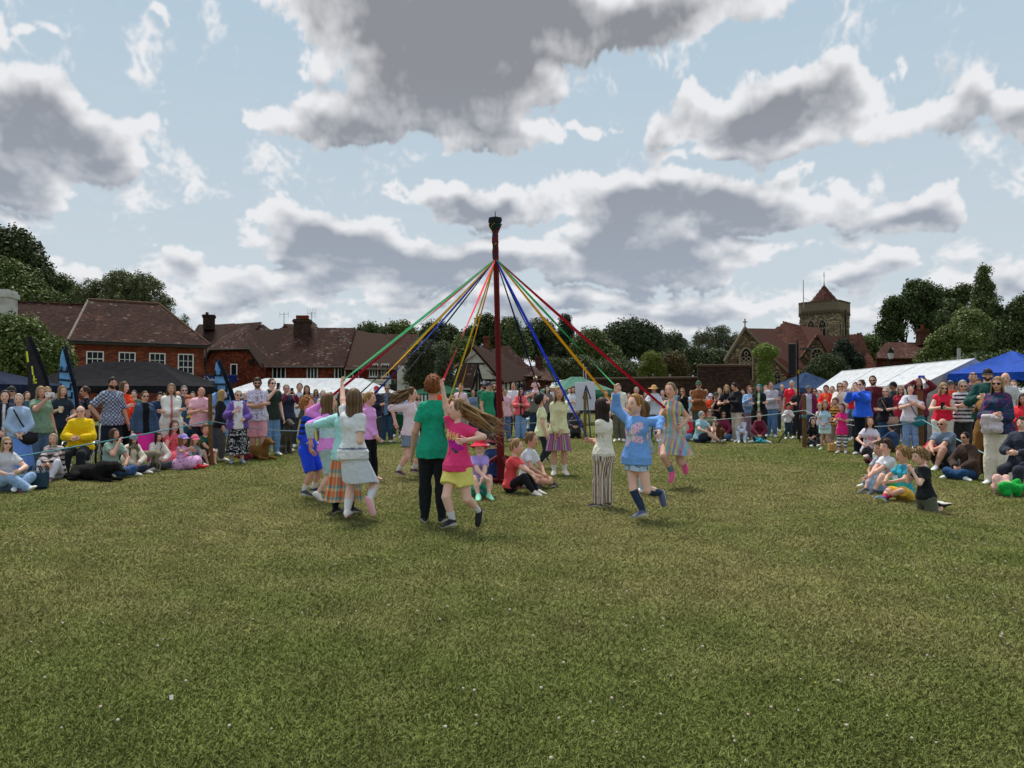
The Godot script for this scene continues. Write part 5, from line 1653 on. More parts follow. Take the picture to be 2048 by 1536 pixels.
func dog(label: String, at: Vector3, turn: float, h: float, pose: String, c: String, c2 := "", shag := 0.0) -> void:
	var o := thing("dog", label, "dog", at, turn, "dogs among the spectators")
	var Z := Vector3.ZERO
	var X := Vector3.RIGHT
	var b := []
	var head := Vector3.ZERO
	var hd := Vector3(0, -0.1, 1).normalized()
	if pose == "flat": hd = Vector3(0, -0.25, 1).normalized()
	if pose == "stand":
		b = [[Vector3(0, 0.80, 0.36), Vector3(0, 0.82, -0.05), 0.20, 0.15, 0.08, 0, 0.85, X], [Vector3(0, 0.82, -0.05), Vector3(0, 0.84, -0.42), 0.15, 0.15, 0.08, 0, 0.9, X],
			[Vector3(0, 0.88, 0.42), Vector3(0, 1.16, 0.60), 0.13, 0.10, 0.06, 0, 1.0, Z], [Vector3(0, 0.90, -0.52), Vector3(0, 1.12, -0.66), 0.05, 0.03, 0.05, 0, 1.0, Z], [Vector3(0, 1.12, -0.66), Vector3(0, 1.26, -0.58), 0.03, 0.02, 0.03, 0, 1.0, Z]]
		for s in [-0.11, 0.11]:
			b += [[Vector3(s, 0.74, 0.36), Vector3(s, 0.42, 0.34), 0.09, 0.055, 0.05, 0, 1.0, Z], [Vector3(s, 0.42, 0.34), Vector3(s, 0.06, 0.36), 0.055, 0.04, 0.03, 0, 1.0, Z], [Vector3(s, 0.04, 0.36), Vector3(s, 0.035, 0.42), 0.05, 0.045, 0.03, 0, 1.0, Z],
				[Vector3(s, 0.78, -0.40), Vector3(s, 0.48, -0.28), 0.13, 0.07, 0.06, 0, 1.0, Z], [Vector3(s, 0.48, -0.28), Vector3(s, 0.30, -0.52), 0.065, 0.045, 0.04, 0, 1.0, Z], [Vector3(s, 0.30, -0.52), Vector3(s, 0.05, -0.47), 0.042, 0.038, 0.03, 0, 1.0, Z], [Vector3(s, 0.04, -0.46), Vector3(s, 0.035, -0.39), 0.048, 0.045, 0.03, 0, 1.0, Z]]
		head = Vector3(0, 1.24, 0.70)
	elif pose == "sit":
		b = [[Vector3(0, 0.22, -0.22), Vector3(0, 0.52, -0.02), 0.22, 0.19, 0.1, 0, 1.0, Z], [Vector3(0, 0.52, -0.02), Vector3(0, 0.86, 0.12), 0.19, 0.16, 0.1, 0, 1.0, Z], [Vector3(0, 0.86, 0.12), Vector3(0, 1.12, 0.20), 0.13, 0.10, 0.06, 0, 1.0, Z], [Vector3(0, 0.1, -0.4), Vector3(0.2, 0.05, -0.62), 0.05, 0.03, 0.04, 0, 1.0, Z]]
		for s in [-0.12, 0.12]:
			b += [[Vector3(s, 0.74, 0.16), Vector3(s, 0.40, 0.22), 0.08, 0.055, 0.05, 0, 1.0, Z], [Vector3(s, 0.40, 0.22), Vector3(s, 0.06, 0.24), 0.055, 0.042, 0.03, 0, 1.0, Z], [Vector3(s, 0.04, 0.24), Vector3(s, 0.035, 0.32), 0.05, 0.045, 0.03, 0, 1.0, Z],
				[Vector3(s * 1.4, 0.22, -0.16), Vector3(s * 1.7, 0.26, 0.10), 0.14, 0.09, 0.06, 0, 1.0, Z], [Vector3(s * 1.7, 0.22, 0.10), Vector3(s * 1.5, 0.05, -0.08), 0.06, 0.045, 0.04, 0, 1.0, Z], [Vector3(s * 1.5, 0.045, -0.06), Vector3(s * 1.6, 0.04, 0.14), 0.05, 0.045, 0.04, 0, 1.0, Z]]
		head = Vector3(0, 1.22, 0.28)
	else:
		b = [[Vector3(0, 0.26, 0.42), Vector3(0, 0.24, 0.0), 0.24, 0.21, 0.1, 0, 1.0, Z], [Vector3(0, 0.24, 0.0), Vector3(0, 0.22, -0.48), 0.21, 0.20, 0.1, 0, 1.0, Z], [Vector3(0, 0.34, 0.5), Vector3(0, 0.58, 0.68), 0.16, 0.12, 0.08, 0, 1.0, Z], [Vector3(0, 0.12, -0.62), Vector3(0.12, 0.05, -1.15), 0.08, 0.05, 0.06, 0, 1.0, Z]]
		for s in [-0.16, 0.16]:
			b += [[Vector3(s, 0.16, 0.42), Vector3(s * 1.2, 0.06, 0.60), 0.09, 0.06, 0.05, 0, 1.0, Z], [Vector3(s * 1.2, 0.06, 0.58), Vector3(s * 1.1, 0.05, 0.92), 0.06, 0.055, 0.03, 0, 1.0, Z], [Vector3(s, 0.18, -0.40), Vector3(s * 1.9, 0.16, -0.18), 0.15, 0.09, 0.06, 0, 1.0, Z], [Vector3(s * 1.9, 0.10, -0.18), Vector3(s * 1.8, 0.05, -0.5), 0.06, 0.05, 0.04, 0, 1.0, Z]]
		head = Vector3(0, 0.66, 0.76)
		if pose == "flat":
			head = Vector3(0.05, 0.42, 0.86)
			b[2] = [Vector3(0, 0.36, 0.45), Vector3(0.03, 0.40, 0.78), 0.22, 0.15, 0.08, 0, 1.0, Z]
	b += [[head, head + hd * 0.05, 0.135, 0.12, 0.05, 0, 1.0, Z], [head + hd * 0.12 - Vector3(0, 0.03, 0), head + hd * 0.29 - Vector3(0, 0.05, 0), 0.075, 0.055, 0.05, 0, 1.0, Z]]
	for q in b:
		q[0] *= h; q[1] *= h; q[2] *= h; q[3] *= h; q[4] *= h
	var mb := MB.new()
	mb.col = lin(c)
	Field.new(b, h * 0.035).surface(mb, shag * h, fold, at)
	if c2:
		var k2 := lin(c2)
		for i in mb.v.size():
			var p := mb.v[i] / h
			if p.y < 0.34 or (p - head).dot(hd) > 0.1 or (pose != "sit" and p.y < 0.66 and p.z > 0.2): mb.c[i] = k2
			elif wob.get_noise_3dv(p * 60.0) > 0.25: mb.c[i] = mb.c[i].lerp(k2, 0.7)
	part("body", mb, M.fur, o)
	var em := MB.new()
	em.col = lin(c) * 0.75
	for s in [-1.0, 1.0]:
		em.ball((head + Vector3(s * 0.125, -0.02, -0.02)) * h, Vector3(0.035, 0.13, 0.075) * h, Basis(Vector3.BACK, s * 0.28), 6, 8)
	part("ears", em, M.fur, o)
	var fm := MB.new()
	fm.col = Color(0.012, 0.011, 0.01)
	fm.ball((head + hd * 0.345 - Vector3(0, 0.03, 0)) * h, Vector3(0.034, 0.026, 0.024) * h, Basis.IDENTITY, 5, 7)
	for s in [-1.0, 1.0]: fm.ball((head + hd * 0.115 + Vector3(s * 0.065, 0.035, 0)) * h, Vector3.ONE * 0.018 * h, Basis.IDENTITY, 5, 6)
	part("eyes_and_nose", fm, M.glossy, o)


func camp_chair(label: String, at: Vector3, turn: float, c: String) -> void:
	var o := thing("camp_chair", label, "chair", at, turn, "folding camp chairs")
	var s := MB.new()
	s.col = lin(c)
	var p := PackedVector3Array()
	for i in 7:
		for j in 7:
			var u := j / 6.0 - 0.5
			var v := i / 6.0
			p.append(Vector3(u * 0.52, 0.42 - 0.05 * cos(u * PI) * sin(v * PI), -0.22 + v * 0.44))
	s.grid(p, 7, 7)
	part("seat", s, M.dark_canvas, o)
	var b := MB.new()
	b.col = lin(c)
	p.clear()
	for i in 7:
		for j in 7:
			var u := j / 6.0 - 0.5
			var v := i / 6.0
			p.append(Vector3(u * 0.54, 0.90 - v * 0.46, -0.30 + v * 0.08 - 0.06 * cos(u * PI)))
	b.grid(p, 7, 7)
	part("backrest", b, M.dark_canvas, o)
	for e in [[-1, 1], [1, 1], [-1, -1], [1, -1]]:
		var l := MB.new()
		l.col = Color(0.5, 0.5, 0.5)
		l.rod(Vector3(e[0] * 0.27, 0.0, e[1] * 0.24), Vector3(-e[0] * 0.27, 0.42, e[1] * 0.22), 0.012)
		if e[1] < 0: l.rod(Vector3(e[0] * 0.27, 0.1, -0.24), Vector3(e[0] * 0.27, 0.92, -0.31), 0.012)
		part("leg", l, M.metal, o)
	for e in [-1, 1]:
		var a := MB.new()
		a.col = lin(c) * 0.8
		a.bevel(mv(Vector3(e * 0.29, 0.62, -0.05)), Vector3(0.05, 0.025, 0.42), 0.008)
		part("armrest", a, M.dark_canvas, o)


func wheelchair(at: Vector3, turn: float) -> void:
	var o := thing("wheelchair", "wheelchair with black seat and silver frame under the man in yellow", "wheelchair", at, turn)
	var s := MB.new()
	s.col = Color(0.015, 0.015, 0.017)
	s.bevel(mv(Vector3(0, 0.36, 0.0)), Vector3(0.44, 0.05, 0.44), 0.015)
	part("seat", s, M.leather, o)
	var b := MB.new()
	b.col = Color(0.015, 0.015, 0.017)
	b.bevel(Transform3D(Basis(Vector3.RIGHT, -0.08), Vector3(0, 0.62, -0.25)), Vector3(0.44, 0.46, 0.04), 0.015)
	part("backrest", b, M.leather, o)
	for e in [-1.0, 1.0]:
		var w := MB.new()
		w.col = Color(0.02, 0.02, 0.02)
		var p := PackedVector3Array()
		var r := PackedFloat32Array()
		for j in 25:
			p.append(Vector3(e * 0.28, 0.28 + sin(TAU * j / 24) * 0.26, -0.10 + cos(TAU * j / 24) * 0.26))
			r.append(0.018)
		w.tube(p, r, 6, false)
		w.col = Color(0.5, 0.5, 0.52)
		for j in 8: w.rod(Vector3(e * 0.28, 0.28, -0.10), Vector3(e * 0.28, 0.28 + sin(TAU * j / 8) * 0.25, -0.10 + cos(TAU * j / 8) * 0.25), 0.005, 0.005, 4)
		part("wheel", w, M.metal, o)
		var f := MB.new()
		f.col = Color(0.55, 0.56, 0.58)
		f.tube([Vector3(e * 0.24, 0.86, -0.34), Vector3(e * 0.24, 0.80, -0.27), Vector3(e * 0.24, 0.36, -0.22), Vector3(e * 0.24, 0.34, 0.24), Vector3(e * 0.24, 0.12, 0.34)], [0.014, 0.014, 0.014, 0.014, 0.014], 6)
		f.tube([Vector3(e * 0.25, 0.56, -0.22), Vector3(e * 0.25, 0.56, 0.14), Vector3(e * 0.25, 0.5, 0.2), Vector3(e * 0.25, 0.34, 0.2)], [0.014, 0.014, 0.014, 0.014], 6)
		f.rod(Vector3(e * 0.2, 0.06, 0.30), Vector3(e * 0.2, 0.06, 0.42), 0.02)
		part("side_frame", f, M.metal, o)
		var c := MB.new()
		c.col = Color(0.03, 0.03, 0.03)
		c.tube([Vector3(e * 0.23, 0.08, 0.22), Vector3(e * 0.26, 0.08, 0.22)], [0.08, 0.08], 12)
		part("caster", c, M.leather, o)


func heap(called: String, label: String, cat: String, at: Vector3, size: Vector3, c: String, c2 := "", n := 7) -> void:
	var o := thing(called, label, cat, at)
	var Z := Vector3.ZERO
	var b := []
	rng.seed = hash(label)
	for i in n:
		var p := Vector3(rng.randf_range(-0.4, 0.4) * size.x, rng.randf_range(0.18, 0.62) * size.y, rng.randf_range(-0.35, 0.35) * size.z)
		var q := Vector3(rng.randf_range(-0.4, 0.4) * size.x, rng.randf_range(0.15, 0.75) * size.y, rng.randf_range(-0.35, 0.35) * size.z)
		b.append([p, q, size.y * 0.20, size.y * 0.16, size.y * 0.14, 0, 1.0, Z])
	var mb := MB.new()
	mb.col = lin(c)
	Field.new(b, 0.016).surface(mb, 0.02, fold, at)
	if c2:
		for i in mb.v.size():
			if wob.get_noise_3dv(mb.v[i] * 160.0) > 0.18: mb.c[i] = lin(c2)
	part("fabric", mb, M.plain, o)


func tote(called: String, label: String, at: Vector3, turn: float, s: Vector3, c: String, mat := "leather") -> void:
	var o := thing(called, label, "bag", at, turn)
	var mb := MB.new()
	mb.col = lin(c)
	mb.bevel(Transform3D(Basis(Vector3.RIGHT, -0.12), Vector3(0, s.y * 0.5, 0)), s, 0.03)
	part("body", mb, M[mat], o)
	var hm := MB.new()
	hm.col = lin(c) * 0.6
	for e in [-1.0, 1.0]: hm.tube([Vector3(-s.x * 0.25, s.y * 0.95, e * s.z * 0.4), Vector3(-s.x * 0.15, s.y * 1.25, e * s.z * 0.35), Vector3(s.x * 0.15, s.y * 1.25, e * s.z * 0.35), Vector3(s.x * 0.25, s.y * 0.95, e * s.z * 0.4)], [0.011, 0.011, 0.011, 0.011], 6)
	part("handles", hm, M[mat], o)


func make_props() -> void:
	make_maypole()
	gazebo("long black pop up gazebo in front of the brick house", Vector3(-12.78, 1.35, -24) * Vector3(1, 0, 1), -0.04, 5.5, 3.0, 1.72, 2.55, Color(0.022, 0.022, 0.026), 2.1)
	gazebo("navy gazebo cut off by the left edge of the picture", Vector3(-15.41, 1.35, -21) * Vector3(1, 0, 1), 0.1, 3.2, 3.0, 1.72, 2.25, Color(0.025, 0.035, 0.07))
	gazebo("bright blue gazebo at the right edge", Vector3(14.16, 1.35, -20.5) * Vector3(1, 0, 1), 0.54, 2.3, 2.3, 2.04, 2.68, Color(0.012, 0.085, 0.50), 0.0, true)
	gazebo("slate blue gazebo below the church roof", Vector3(13.38, 1.35, -33) * Vector3(1, 0, 1), 0.2, 2.5, 2.5, 1.78, 2.52, Color(0.045, 0.075, 0.16))
	gazebo("pale green gazebo behind the white easel board", Vector3(3.27, 1.35, -37) * Vector3(1, 0, 1), 0.35, 2.9, 2.6, 1.75, 2.42, Color(0.10, 0.26, 0.19), 0.5, true)
	gazebo("green gazebo to the right of the easel board, low behind the crowd", Vector3(4.99, 1.35, -40) * Vector3(1, 0, 1), 0.0, 2.3, 2.3, 1.62, 1.95, Color(0.03, 0.17, 0.09))
	gazebo("dark green gazebo behind the tall boy in green", Vector3(-3.57, 1.35, -36) * Vector3(1, 0, 1), -0.1, 2.9, 2.6, 1.55, 2.05, Color(0.02, 0.10, 0.065))
	gazebo("dark violet blue gazebo behind the bearded man with the child", Vector3(1.15, 1.35, -38) * Vector3(1, 0, 1), 0.3, 1.9, 1.9, 1.50, 1.82, Color(0.06, 0.06, 0.16))
	gazebo("long white gazebo in front of the tile hung cottages", Vector3(-9.01, 1.35, -33) * Vector3(1, 0, 1), 0.02, 7.4, 3.2, 1.55, 2.24, Color(0.66, 0.70, 0.74), 4.4, true)
	# the white marquee on the right, a ridge tent seen from its near end
	var mq := thing("white_marquee", "long white ridge marquee on the right with seams across its roof", "marquee", Vector3(14.45, 1.35, -27) * Vector3(1, 0, 1))
	var k := mq.position
	var n0 := Vector3(13.74, 2.51, -21.5) - k
	var f0 := Vector3(14.32, 2.5, -31.5) - k
	var nl := Vector3(11.85, 1.77, -20.8) - k
	var fl := Vector3(13.08, 1.65, -31.5) - k
	var nr := Vector3(15.56, 1.86, -22.6) - k
	var fr := f0 + (nr - n0)
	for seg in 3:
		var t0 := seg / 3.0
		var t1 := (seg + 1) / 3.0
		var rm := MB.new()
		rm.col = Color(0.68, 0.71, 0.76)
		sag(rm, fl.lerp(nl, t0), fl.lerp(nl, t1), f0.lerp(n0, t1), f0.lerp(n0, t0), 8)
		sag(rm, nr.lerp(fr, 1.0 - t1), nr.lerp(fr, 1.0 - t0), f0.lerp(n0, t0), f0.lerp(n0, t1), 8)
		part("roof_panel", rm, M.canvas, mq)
		var sm := MB.new()
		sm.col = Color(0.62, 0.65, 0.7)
		sm.rod(fl.lerp(nl, t1), f0.lerp(n0, t1), 0.018, 0.018, 5)
		sm.rod(f0.lerp(n0, t0), f0.lerp(n0, t1), 0.018, 0.018, 5)
		part("seam", sm, M.canvas, mq)
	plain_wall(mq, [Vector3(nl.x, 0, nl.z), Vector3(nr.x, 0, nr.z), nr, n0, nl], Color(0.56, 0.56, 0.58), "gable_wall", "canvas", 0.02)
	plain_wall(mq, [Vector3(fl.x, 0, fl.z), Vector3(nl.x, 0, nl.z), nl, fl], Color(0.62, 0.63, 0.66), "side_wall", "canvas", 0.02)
	feather_flag("black feather flag with yellow lettering, leftmost of the flags", Vector3(-12.73, -0.1, -20) * Vector3(1, 0, 1), Vector3(-13.32, 3.06, -20), 0.62, Color(0.035, 0.033, 0.045), Color(0.01, 0.01, 0.012), 0.12, [[2.48, -0.32, [[0, 0, 0.05, 0.3]], 0.12], [2.1, -0.27, [[0, 0, 0.04, 0.25]], 0.12], [1.86, -0.2, [[-0.03, 0, 0.04, 0.2], [0.0, -0.09, 0.1, 0.05], [0.02, 0.0, 0.05, 0.03]]]], Color(0.75, 0.75, 0.05))
	var F := [[0, 0, 0.30, 0.05], [-0.02, 0.06, 0.05, 0.13], [0.125, 0.06, 0.05, 0.13]]
	var I := [[0, 0, 0.32, 0.055]]
	var E := [[0, 0, 0.30, 0.05], [-0.125, 0.06, 0.05, 0.15], [0.125, 0.06, 0.05, 0.15]]
	feather_flag("light blue feather flag with dark block letters beside the black gazebo", Vector3(-11.03, 0.01, -18.5) * Vector3(1, 0, 1), Vector3(-11.41, 2.68, -18.5), 0.5, Color(0.20, 0.48, 0.90), Color(0.008, 0.012, 0.03), 0.03, [[2.02, -0.22, F, -0.1], [1.80, -0.20, I, -0.1], [1.58, -0.18, E, -0.1], [1.36, -0.15, E, -0.1]], Color(0.012, 0.025, 0.05))
	feather_flag("light blue feather flag with dark block letters by the pharmacy sign", Vector3(-6.82, 0.05, -18) * Vector3(1, 0, 1), Vector3(-7.28, 2.33, -18), 0.52, Color(0.20, 0.48, 0.90), Color(0.008, 0.012, 0.03), 0.06, [[1.90, -0.25, F], [1.68, -0.22, I], [1.52, -0.20, E], [1.32, -0.18, E]], Color(0.012, 0.03, 0.045))
	# rope and posts
	stake("wooden rope post before the boy in dark green, on the left", Vector3(-6.02, 0, -14.53), 1.42, 0.042, -0.03)
	stake("wooden rope post beside the man in the black jacket", Vector3(-3.69, 0, -22.03), 1.40, 0.045)
	stake("bamboo post behind the white easel board", Vector3(2.35, 0, -23.34), 1.55, 0.05, 0.0, true)
	stake("wooden rope post before the woman in maroon cardigan", Vector3(7.9, 0, -19.61), 1.42, 0.06)
	stake("wooden rope post before the clapping woman on the right", Vector3(9.46, 0, -16.76), 1.52, 0.058, -0.03)
	rope("blue green rope from the left edge to the first post", Vector3(-7.46, 0.43, -10), Vector3(-6.04, 0.88, -14.5), 0.02, "#4f8f9c")
	rope("grey rope sagging behind the left dancers to the second post", Vector3(-6.04, 0.88, -14.6), Vector3(-3.68, 0.91, -22), 0.36, "#7d98a4")
	rope("thin rope across the far side behind the maypole", Vector3(-3.68, 0.91, -22), Vector3(2.33, 0.65, -23.5), 0.22, "#8fa0a4")
	rope("thin rope along the far right spectators", Vector3(2.33, 0.65, -23.5), Vector3(7.85, 1.01, -19.5), 0.18, "#9aacb0")
	rope("pale rope sagging before the girl in hot pink", Vector3(7.86, 1.01, -19.5), Vector3(9.31, 0.85, -16.5), 0.28, "#a9b8bc")
	rope("pale blue rope falling to the lower right edge", Vector3(9.32, 0.86, -16.5), Vector3(7.3, 0.1, -9.6), 0.04, "#7fb0bc")
	# loudspeaker on its stand
	var foot := Vector3(8.5, 0, -21.54)
	var st := thing("speaker_stand", "tall black tripod stand that carries the column loudspeaker", "stand", foot)
	var pm := MB.new()
	pm.col = Color(0.012, 0.012, 0.014)
	pm.rod(Vector3(0, 0.12, 0), Vector3(0, 3.05, 0), 0.035, 0.026, 8)
	part("pole", pm, M.leather, st)
	for i in 3:
		var a := TAU * i / 3.0 + 2.7
		var lm := MB.new()
		lm.col = Color(0.015, 0.015, 0.017)
		lm.rod(Vector3(0, 0.95, 0), Vector3(sin(a) * 0.62, 0.02, cos(a) * 0.62), 0.02, 0.02)
		lm.rod(Vector3(0, 0.25, 0), Vector3(sin(a) * 0.36, 0.42, cos(a) * 0.36), 0.014, 0.014)
		part("leg", lm, M.leather, st)
	var ym := MB.new()
	ym.col = raw("#b08a20")
	ym.bx(Vector3(0.0, 2.12, 0.035), Vector3(0.05, 0.12, 0.03))
	part("clamp", ym, M.leather, st)
	var sp := thing("column_loudspeaker", "tall narrow black column loudspeaker high on its stand before the church", "loudspeaker", foot + Vector3(-0.16, 2.02, 0))
	var sm2 := MB.new()
	sm2.col = Color(0.010, 0.010, 0.012)
	sm2.bevel(Transform3D(Basis(Vector3.UP, -0.5), Vector3(0, 0.47, 0)), Vector3(0.20, 0.94, 0.22), 0.015)
	part("cabinet", sm2, M.leather, sp)
	var gm := MB.new()
	gm.col = Color(0.016, 0.016, 0.018)
	gm.box(Transform3D(Basis(Vector3.UP, -0.5), Basis(Vector3.UP, -0.5) * Vector3(0, 0.47, 0.112)), Vector3(0.17, 0.88, 0.01))
	part("grille", gm, M.plain, sp)
	# easel
	var ez := Vector3(2.48, 0, -24.5)
	var es := thing("easel", "black three legged easel holding the white board", "easel", ez)
	var apex := Vector3(2.39, 1.74, -23.4) - ez
	for e in [Vector3(2.21, 0, -25.46), Vector3(2.4, 0, -22.03), Vector3(3.23, 0, -25.46)]:
		var lm := MB.new()
		lm.col = Color(0.015, 0.015, 0.016)
		lm.rod(e - ez, apex, 0.022, 0.022)
		part("leg", lm, M.leather, es)
	var bar := MB.new()
	bar.col = Color(0.015, 0.015, 0.016)
	bar.bx((Vector3(2.43, 0.93, -23.3) - ez), Vector3(0.62, 0.03, 0.05))
	part("ledge", bar, M.leather, es)
	var bo := thing("easel_board", "blank white board tilted on the black easel", "board", Vector3(2.42, 1.4, -23.9))
	var bm := MB.new()
	bm.col = Color(0.64, 0.64, 0.74)
	bm.bevel(Transform3D(Basis(Vector3.BACK, 0.06) * Basis(Vector3.RIGHT, -0.06), Vector3.ZERO), Vector3(0.66, 0.94, 0.02), 0.005)
	part("panel", bm, M.trim, bo)
	# street lamp, bollard-like flue, flag
	var lp := thing("street_lamp", "old fashioned black street lamp with glass lantern before the right brick house", "street lamp", Vector3(28.56, 1.35, -55) * Vector3(1, 0, 1))
	var lm2 := MB.new()
	lm2.col = Color(0.01, 0.01, 0.011)
	lm2.rod(Vector3(0, 0, 0), Vector3(0, 4.3, 0), 0.09, 0.06, 8)
	part("column", lm2, M.leather, lp)
	var ln := MB.new()
	ln.col = Color(0.45, 0.46, 0.46)
	ln.tube([Vector3(0.2, 4.3, 0), Vector3(0.2, 4.75, 0)], [0.12, 0.24], 6)
	part("lantern", ln, M.glossy, lp)
	var lc := MB.new()
	lc.col = Color(0.01, 0.01, 0.011)
	lc.tube([Vector3(0.2, 4.75, 0), Vector3(0.2, 5.0, 0), Vector3(0.2, 5.2, 0)], [0.27, 0.14, 0.02], 6)
	lc.rod(Vector3(0, 4.2, 0), Vector3(0.2, 4.3, 0), 0.03)
	part("cap", lc, M.leather, lp)
	var fl2 := thing("flagpole", "white flagpole with a small furled red, white and blue flag", "flagpole", Vector3(5.72, 1.35, -58) * Vector3(1, 0, 1))
	var fm := MB.new()
	fm.col = Color(0.6, 0.6, 0.6)
	fm.rod(Vector3.ZERO, Vector3(0, 4.1, 0), 0.05, 0.035)
	part("pole", fm, M.trim, fl2)
	for e in [["#8a2434", 0.0], ["#c8c8d0", 0.09], ["#26305c", 0.17]]:
		var cm := MB.new()
		cm.col = raw(e[0])
		cm.tube([Vector3(0.06 + e[1], 3.9 - e[1], 0), Vector3(0.1 + e[1], 3.4 - e[1], 0.03), Vector3(0.14 + e[1], 2.9 - e[1] * 0.5, 0)], [0.05, 0.09, 0.04], 7)
		part("flag", cm, M.plain, fl2)
	var fu := thing("metal_flue", "short grey metal flue rising behind the marquee ridge", "flue", Vector3(27.15, 1.35, -44) * Vector3(1, 0, 1))
	var fp := MB.new()
	fp.col = Color(0.35, 0.36, 0.38)
	fp.rod(Vector3.ZERO, Vector3(27.19, 4.36, -44) * Vector3(0, 1, 0), 0.10)
	part("pipe", fp, M.trim, fu)
	# seats, dogs, bags
	wheelchair(Vector3(-7.78, 0, -13.08) + Vector3(0, 0, -0.02), 0.28)
	camp_chair("empty green camp chair right of the second rope post", Vector3(-3.31, 0, -22.03), 0.5, "#1d4a36")
	camp_chair("dark green camp chair behind the lady in the purple cardigan", Vector3(-6.14, 0, -16.76), 0.3, "#1f4038")
	camp_chair("green camp chair behind the wheelchair", Vector3(-9.06, 0, -14.53), 0.4, "#1f7a48")
	var wb := thing("striped_windbreak", "green and white striped windbreak behind the tall boy in green", "windbreak", Vector3(-4.23, 1.35, -33) * Vector3(1, 0, 1))
	for i in 14:
		var sm3 := MB.new()
		sm3.col = Color(0.02, 0.09, 0.07) if i % 2 else Color(0.66, 0.68, 0.7)
		sm3.bx(Vector3(-0.55 + i * 0.085, 1.05, 0.02 * sin(i * 1.3)), Vector3(0.085, 0.85, 0.012))
		part("stripe", sm3, M.plain, wb)
	for e in [-0.6, 0.6]:
		var sm4 := MB.new()
		sm4.col = raw("#8a7a5a")
		sm4.rod(Vector3(e, 0, 0), Vector3(e, 1.5, 0), 0.02)
		part("pole", sm4, M.wood, wb)
	dog("big black dog lying in front of the lady in white trousers", Vector3(-6.89, 0, -11.89), 1.25, 0.58, "flat", "#1a1a1c", "", 0.02)
	dog("small white terrier standing beside the woman in beanie", Vector3(-6.59, 0, -13.17), -0.5, 0.40, "stand", "#b0a48e", "", 0.012)
	dog("golden brown dog lying behind the lady in purple cardigan", Vector3(-5.71, 0, -16.08), 1.0, 0.62, "lie", "#a5783c", "", 0.01)
	dog("grey brown dog sitting beside the man in padded gilet", Vector3(-5.53, 0, -17.67), 0.9, 0.62, "sit", "#6a5c50", "#8a8078", 0.018)
	dog("brown curly spaniel standing before the woman in maroon stripes", Vector3(6.17, 0, -21.54), -0.5, 0.46, "stand", "#7a5236", "#8a6a4c", 0.02)
	dog("woolly tan dog sitting beside the woman in cream trousers", Vector3(8.53, 0, -13.08), -0.6, 0.98, "sit", "#b08048", "", 0.02)
	tote("tote_bag", "dark teal tote bag standing on the grass at the left", Vector3(-7.04, 0, -10.73), 0.35, Vector3(0.34, 0.27, 0.14), "#1b3644")
	tote("picnic_box", "straw coloured picnic box with dark handles by the girl in hot pink", Vector3(8.03, 0, -17.99), -0.2, Vector3(0.36, 0.22, 0.26), "#c8a468", "wood")
	tote("white_bag", "white cloth bag behind the sitting girl in white tee", Vector3(7.8, 0, -15.44), 0.4, Vector3(0.26, 0.2, 0.14), "#d8d6d0", "plain")
	var bt := thing("pink_bottle", "pink drinking bottle on the grass at the left edge", "bottle", Vector3(-7.02, 0, -10.39))
	var bm2 := MB.new()
	bm2.col = lin("#d884c4")
	bm2.tube([Vector3(0, 0, 0), Vector3(0, 0.12, 0), Vector3(0, 0.15, 0)], [0.042, 0.042, 0.03], 12)
	part("flask", bm2, M.leather, bt)
	var bc := MB.new()
	bc.col = lin("#e8a8d8")
	bc.tube([Vector3(0, 0.15, 0), Vector3(0, 0.19, 0)], [0.034, 0.03], 12)
	part("lid", bc, M.leather, bt)
	heap("green_jacket", "bright green garment dropped on a bag at the right edge", "jacket", Vector3(6.85, 0, -9.97), Vector3(0.40, 0.27, 0.30), "#138a34", "", 10)
	heap("patterned_bag", "patterned pink and black bag under the green garment", "bag", Vector3(6.79, 0, -10.07) + Vector3(0, 0, 0.06), Vector3(0.20, 0.34, 0.2), "#c09a90", "#22201f")
	heap("denim_backpack", "light denim backpack on the grass before the boys", "bag", Vector3(5.24, 0, -10.39), Vector3(0.34, 0.34, 0.3), "#7f9cc0", "#a8b8d0", 9)
	heap("maroon_bag", "dark red bag on the grass behind the pink shorts", "bag", Vector3(-5.75, 0, -15.57), Vector3(0.42, 0.24, 0.3), "#6a2030")
	heap("black_track_top", "black track top with red piping lying in the grass", "jacket", Vector3(7.24, 0, -14.53), Vector3(0.5, 0.2, 0.3), "#17181c", "#c03848")
	heap("red_rucksack", "red rucksack behind the right rope post", "bag", Vector3(9.2, 0, -15.95), Vector3(0.34, 0.5, 0.3), "#a01c30")
	var ball := thing("blue_balloon", "small turquoise ball held behind the maypole", "ball", Vector3(-0.22, 0.87, -22.5))
	var blm := MB.new()
	blm.col = lin("#2aa0c0")
	blm.ball(Vector3.ZERO, Vector3.ONE * 0.07, Basis.IDENTITY, 10, 14)
	part("skin", blm, M.glossy, ball)
	var bk := MB.new()
	bk.col = lin("#a8c850")
	bk.ball(Vector3(0, -0.075, 0), Vector3(0.03, 0.02, 0.03), Basis.IDENTITY, 5, 8)
	part("knot", bk, M.glossy, ball)
	heap("frisbee", "turquoise and yellow toy before the boy in camouflage trousers", "toy", Vector3(7.29, 0, -21.54) + Vector3(0, 0, 0.1), Vector3(0.42, 0.2, 0.2), "#2a9ab0", "#d8c840")
	var lt := thing("paper_litter", "small white scrap of paper on the near grass", "litter", Vector3(-1.51, 0, -3.24))
	var lmb := MB.new()
	lmb.col = Color(0.6, 0.58, 0.52)
	lmb.bevel(Transform3D(Basis(Vector3.UP, 0.5) * Basis(Vector3.RIGHT, -0.7), Vector3(0, 0.022, 0)), Vector3(0.016, 0.022, 0.003), 0.001)
	part("scrap", lmb, M.trim, lt)


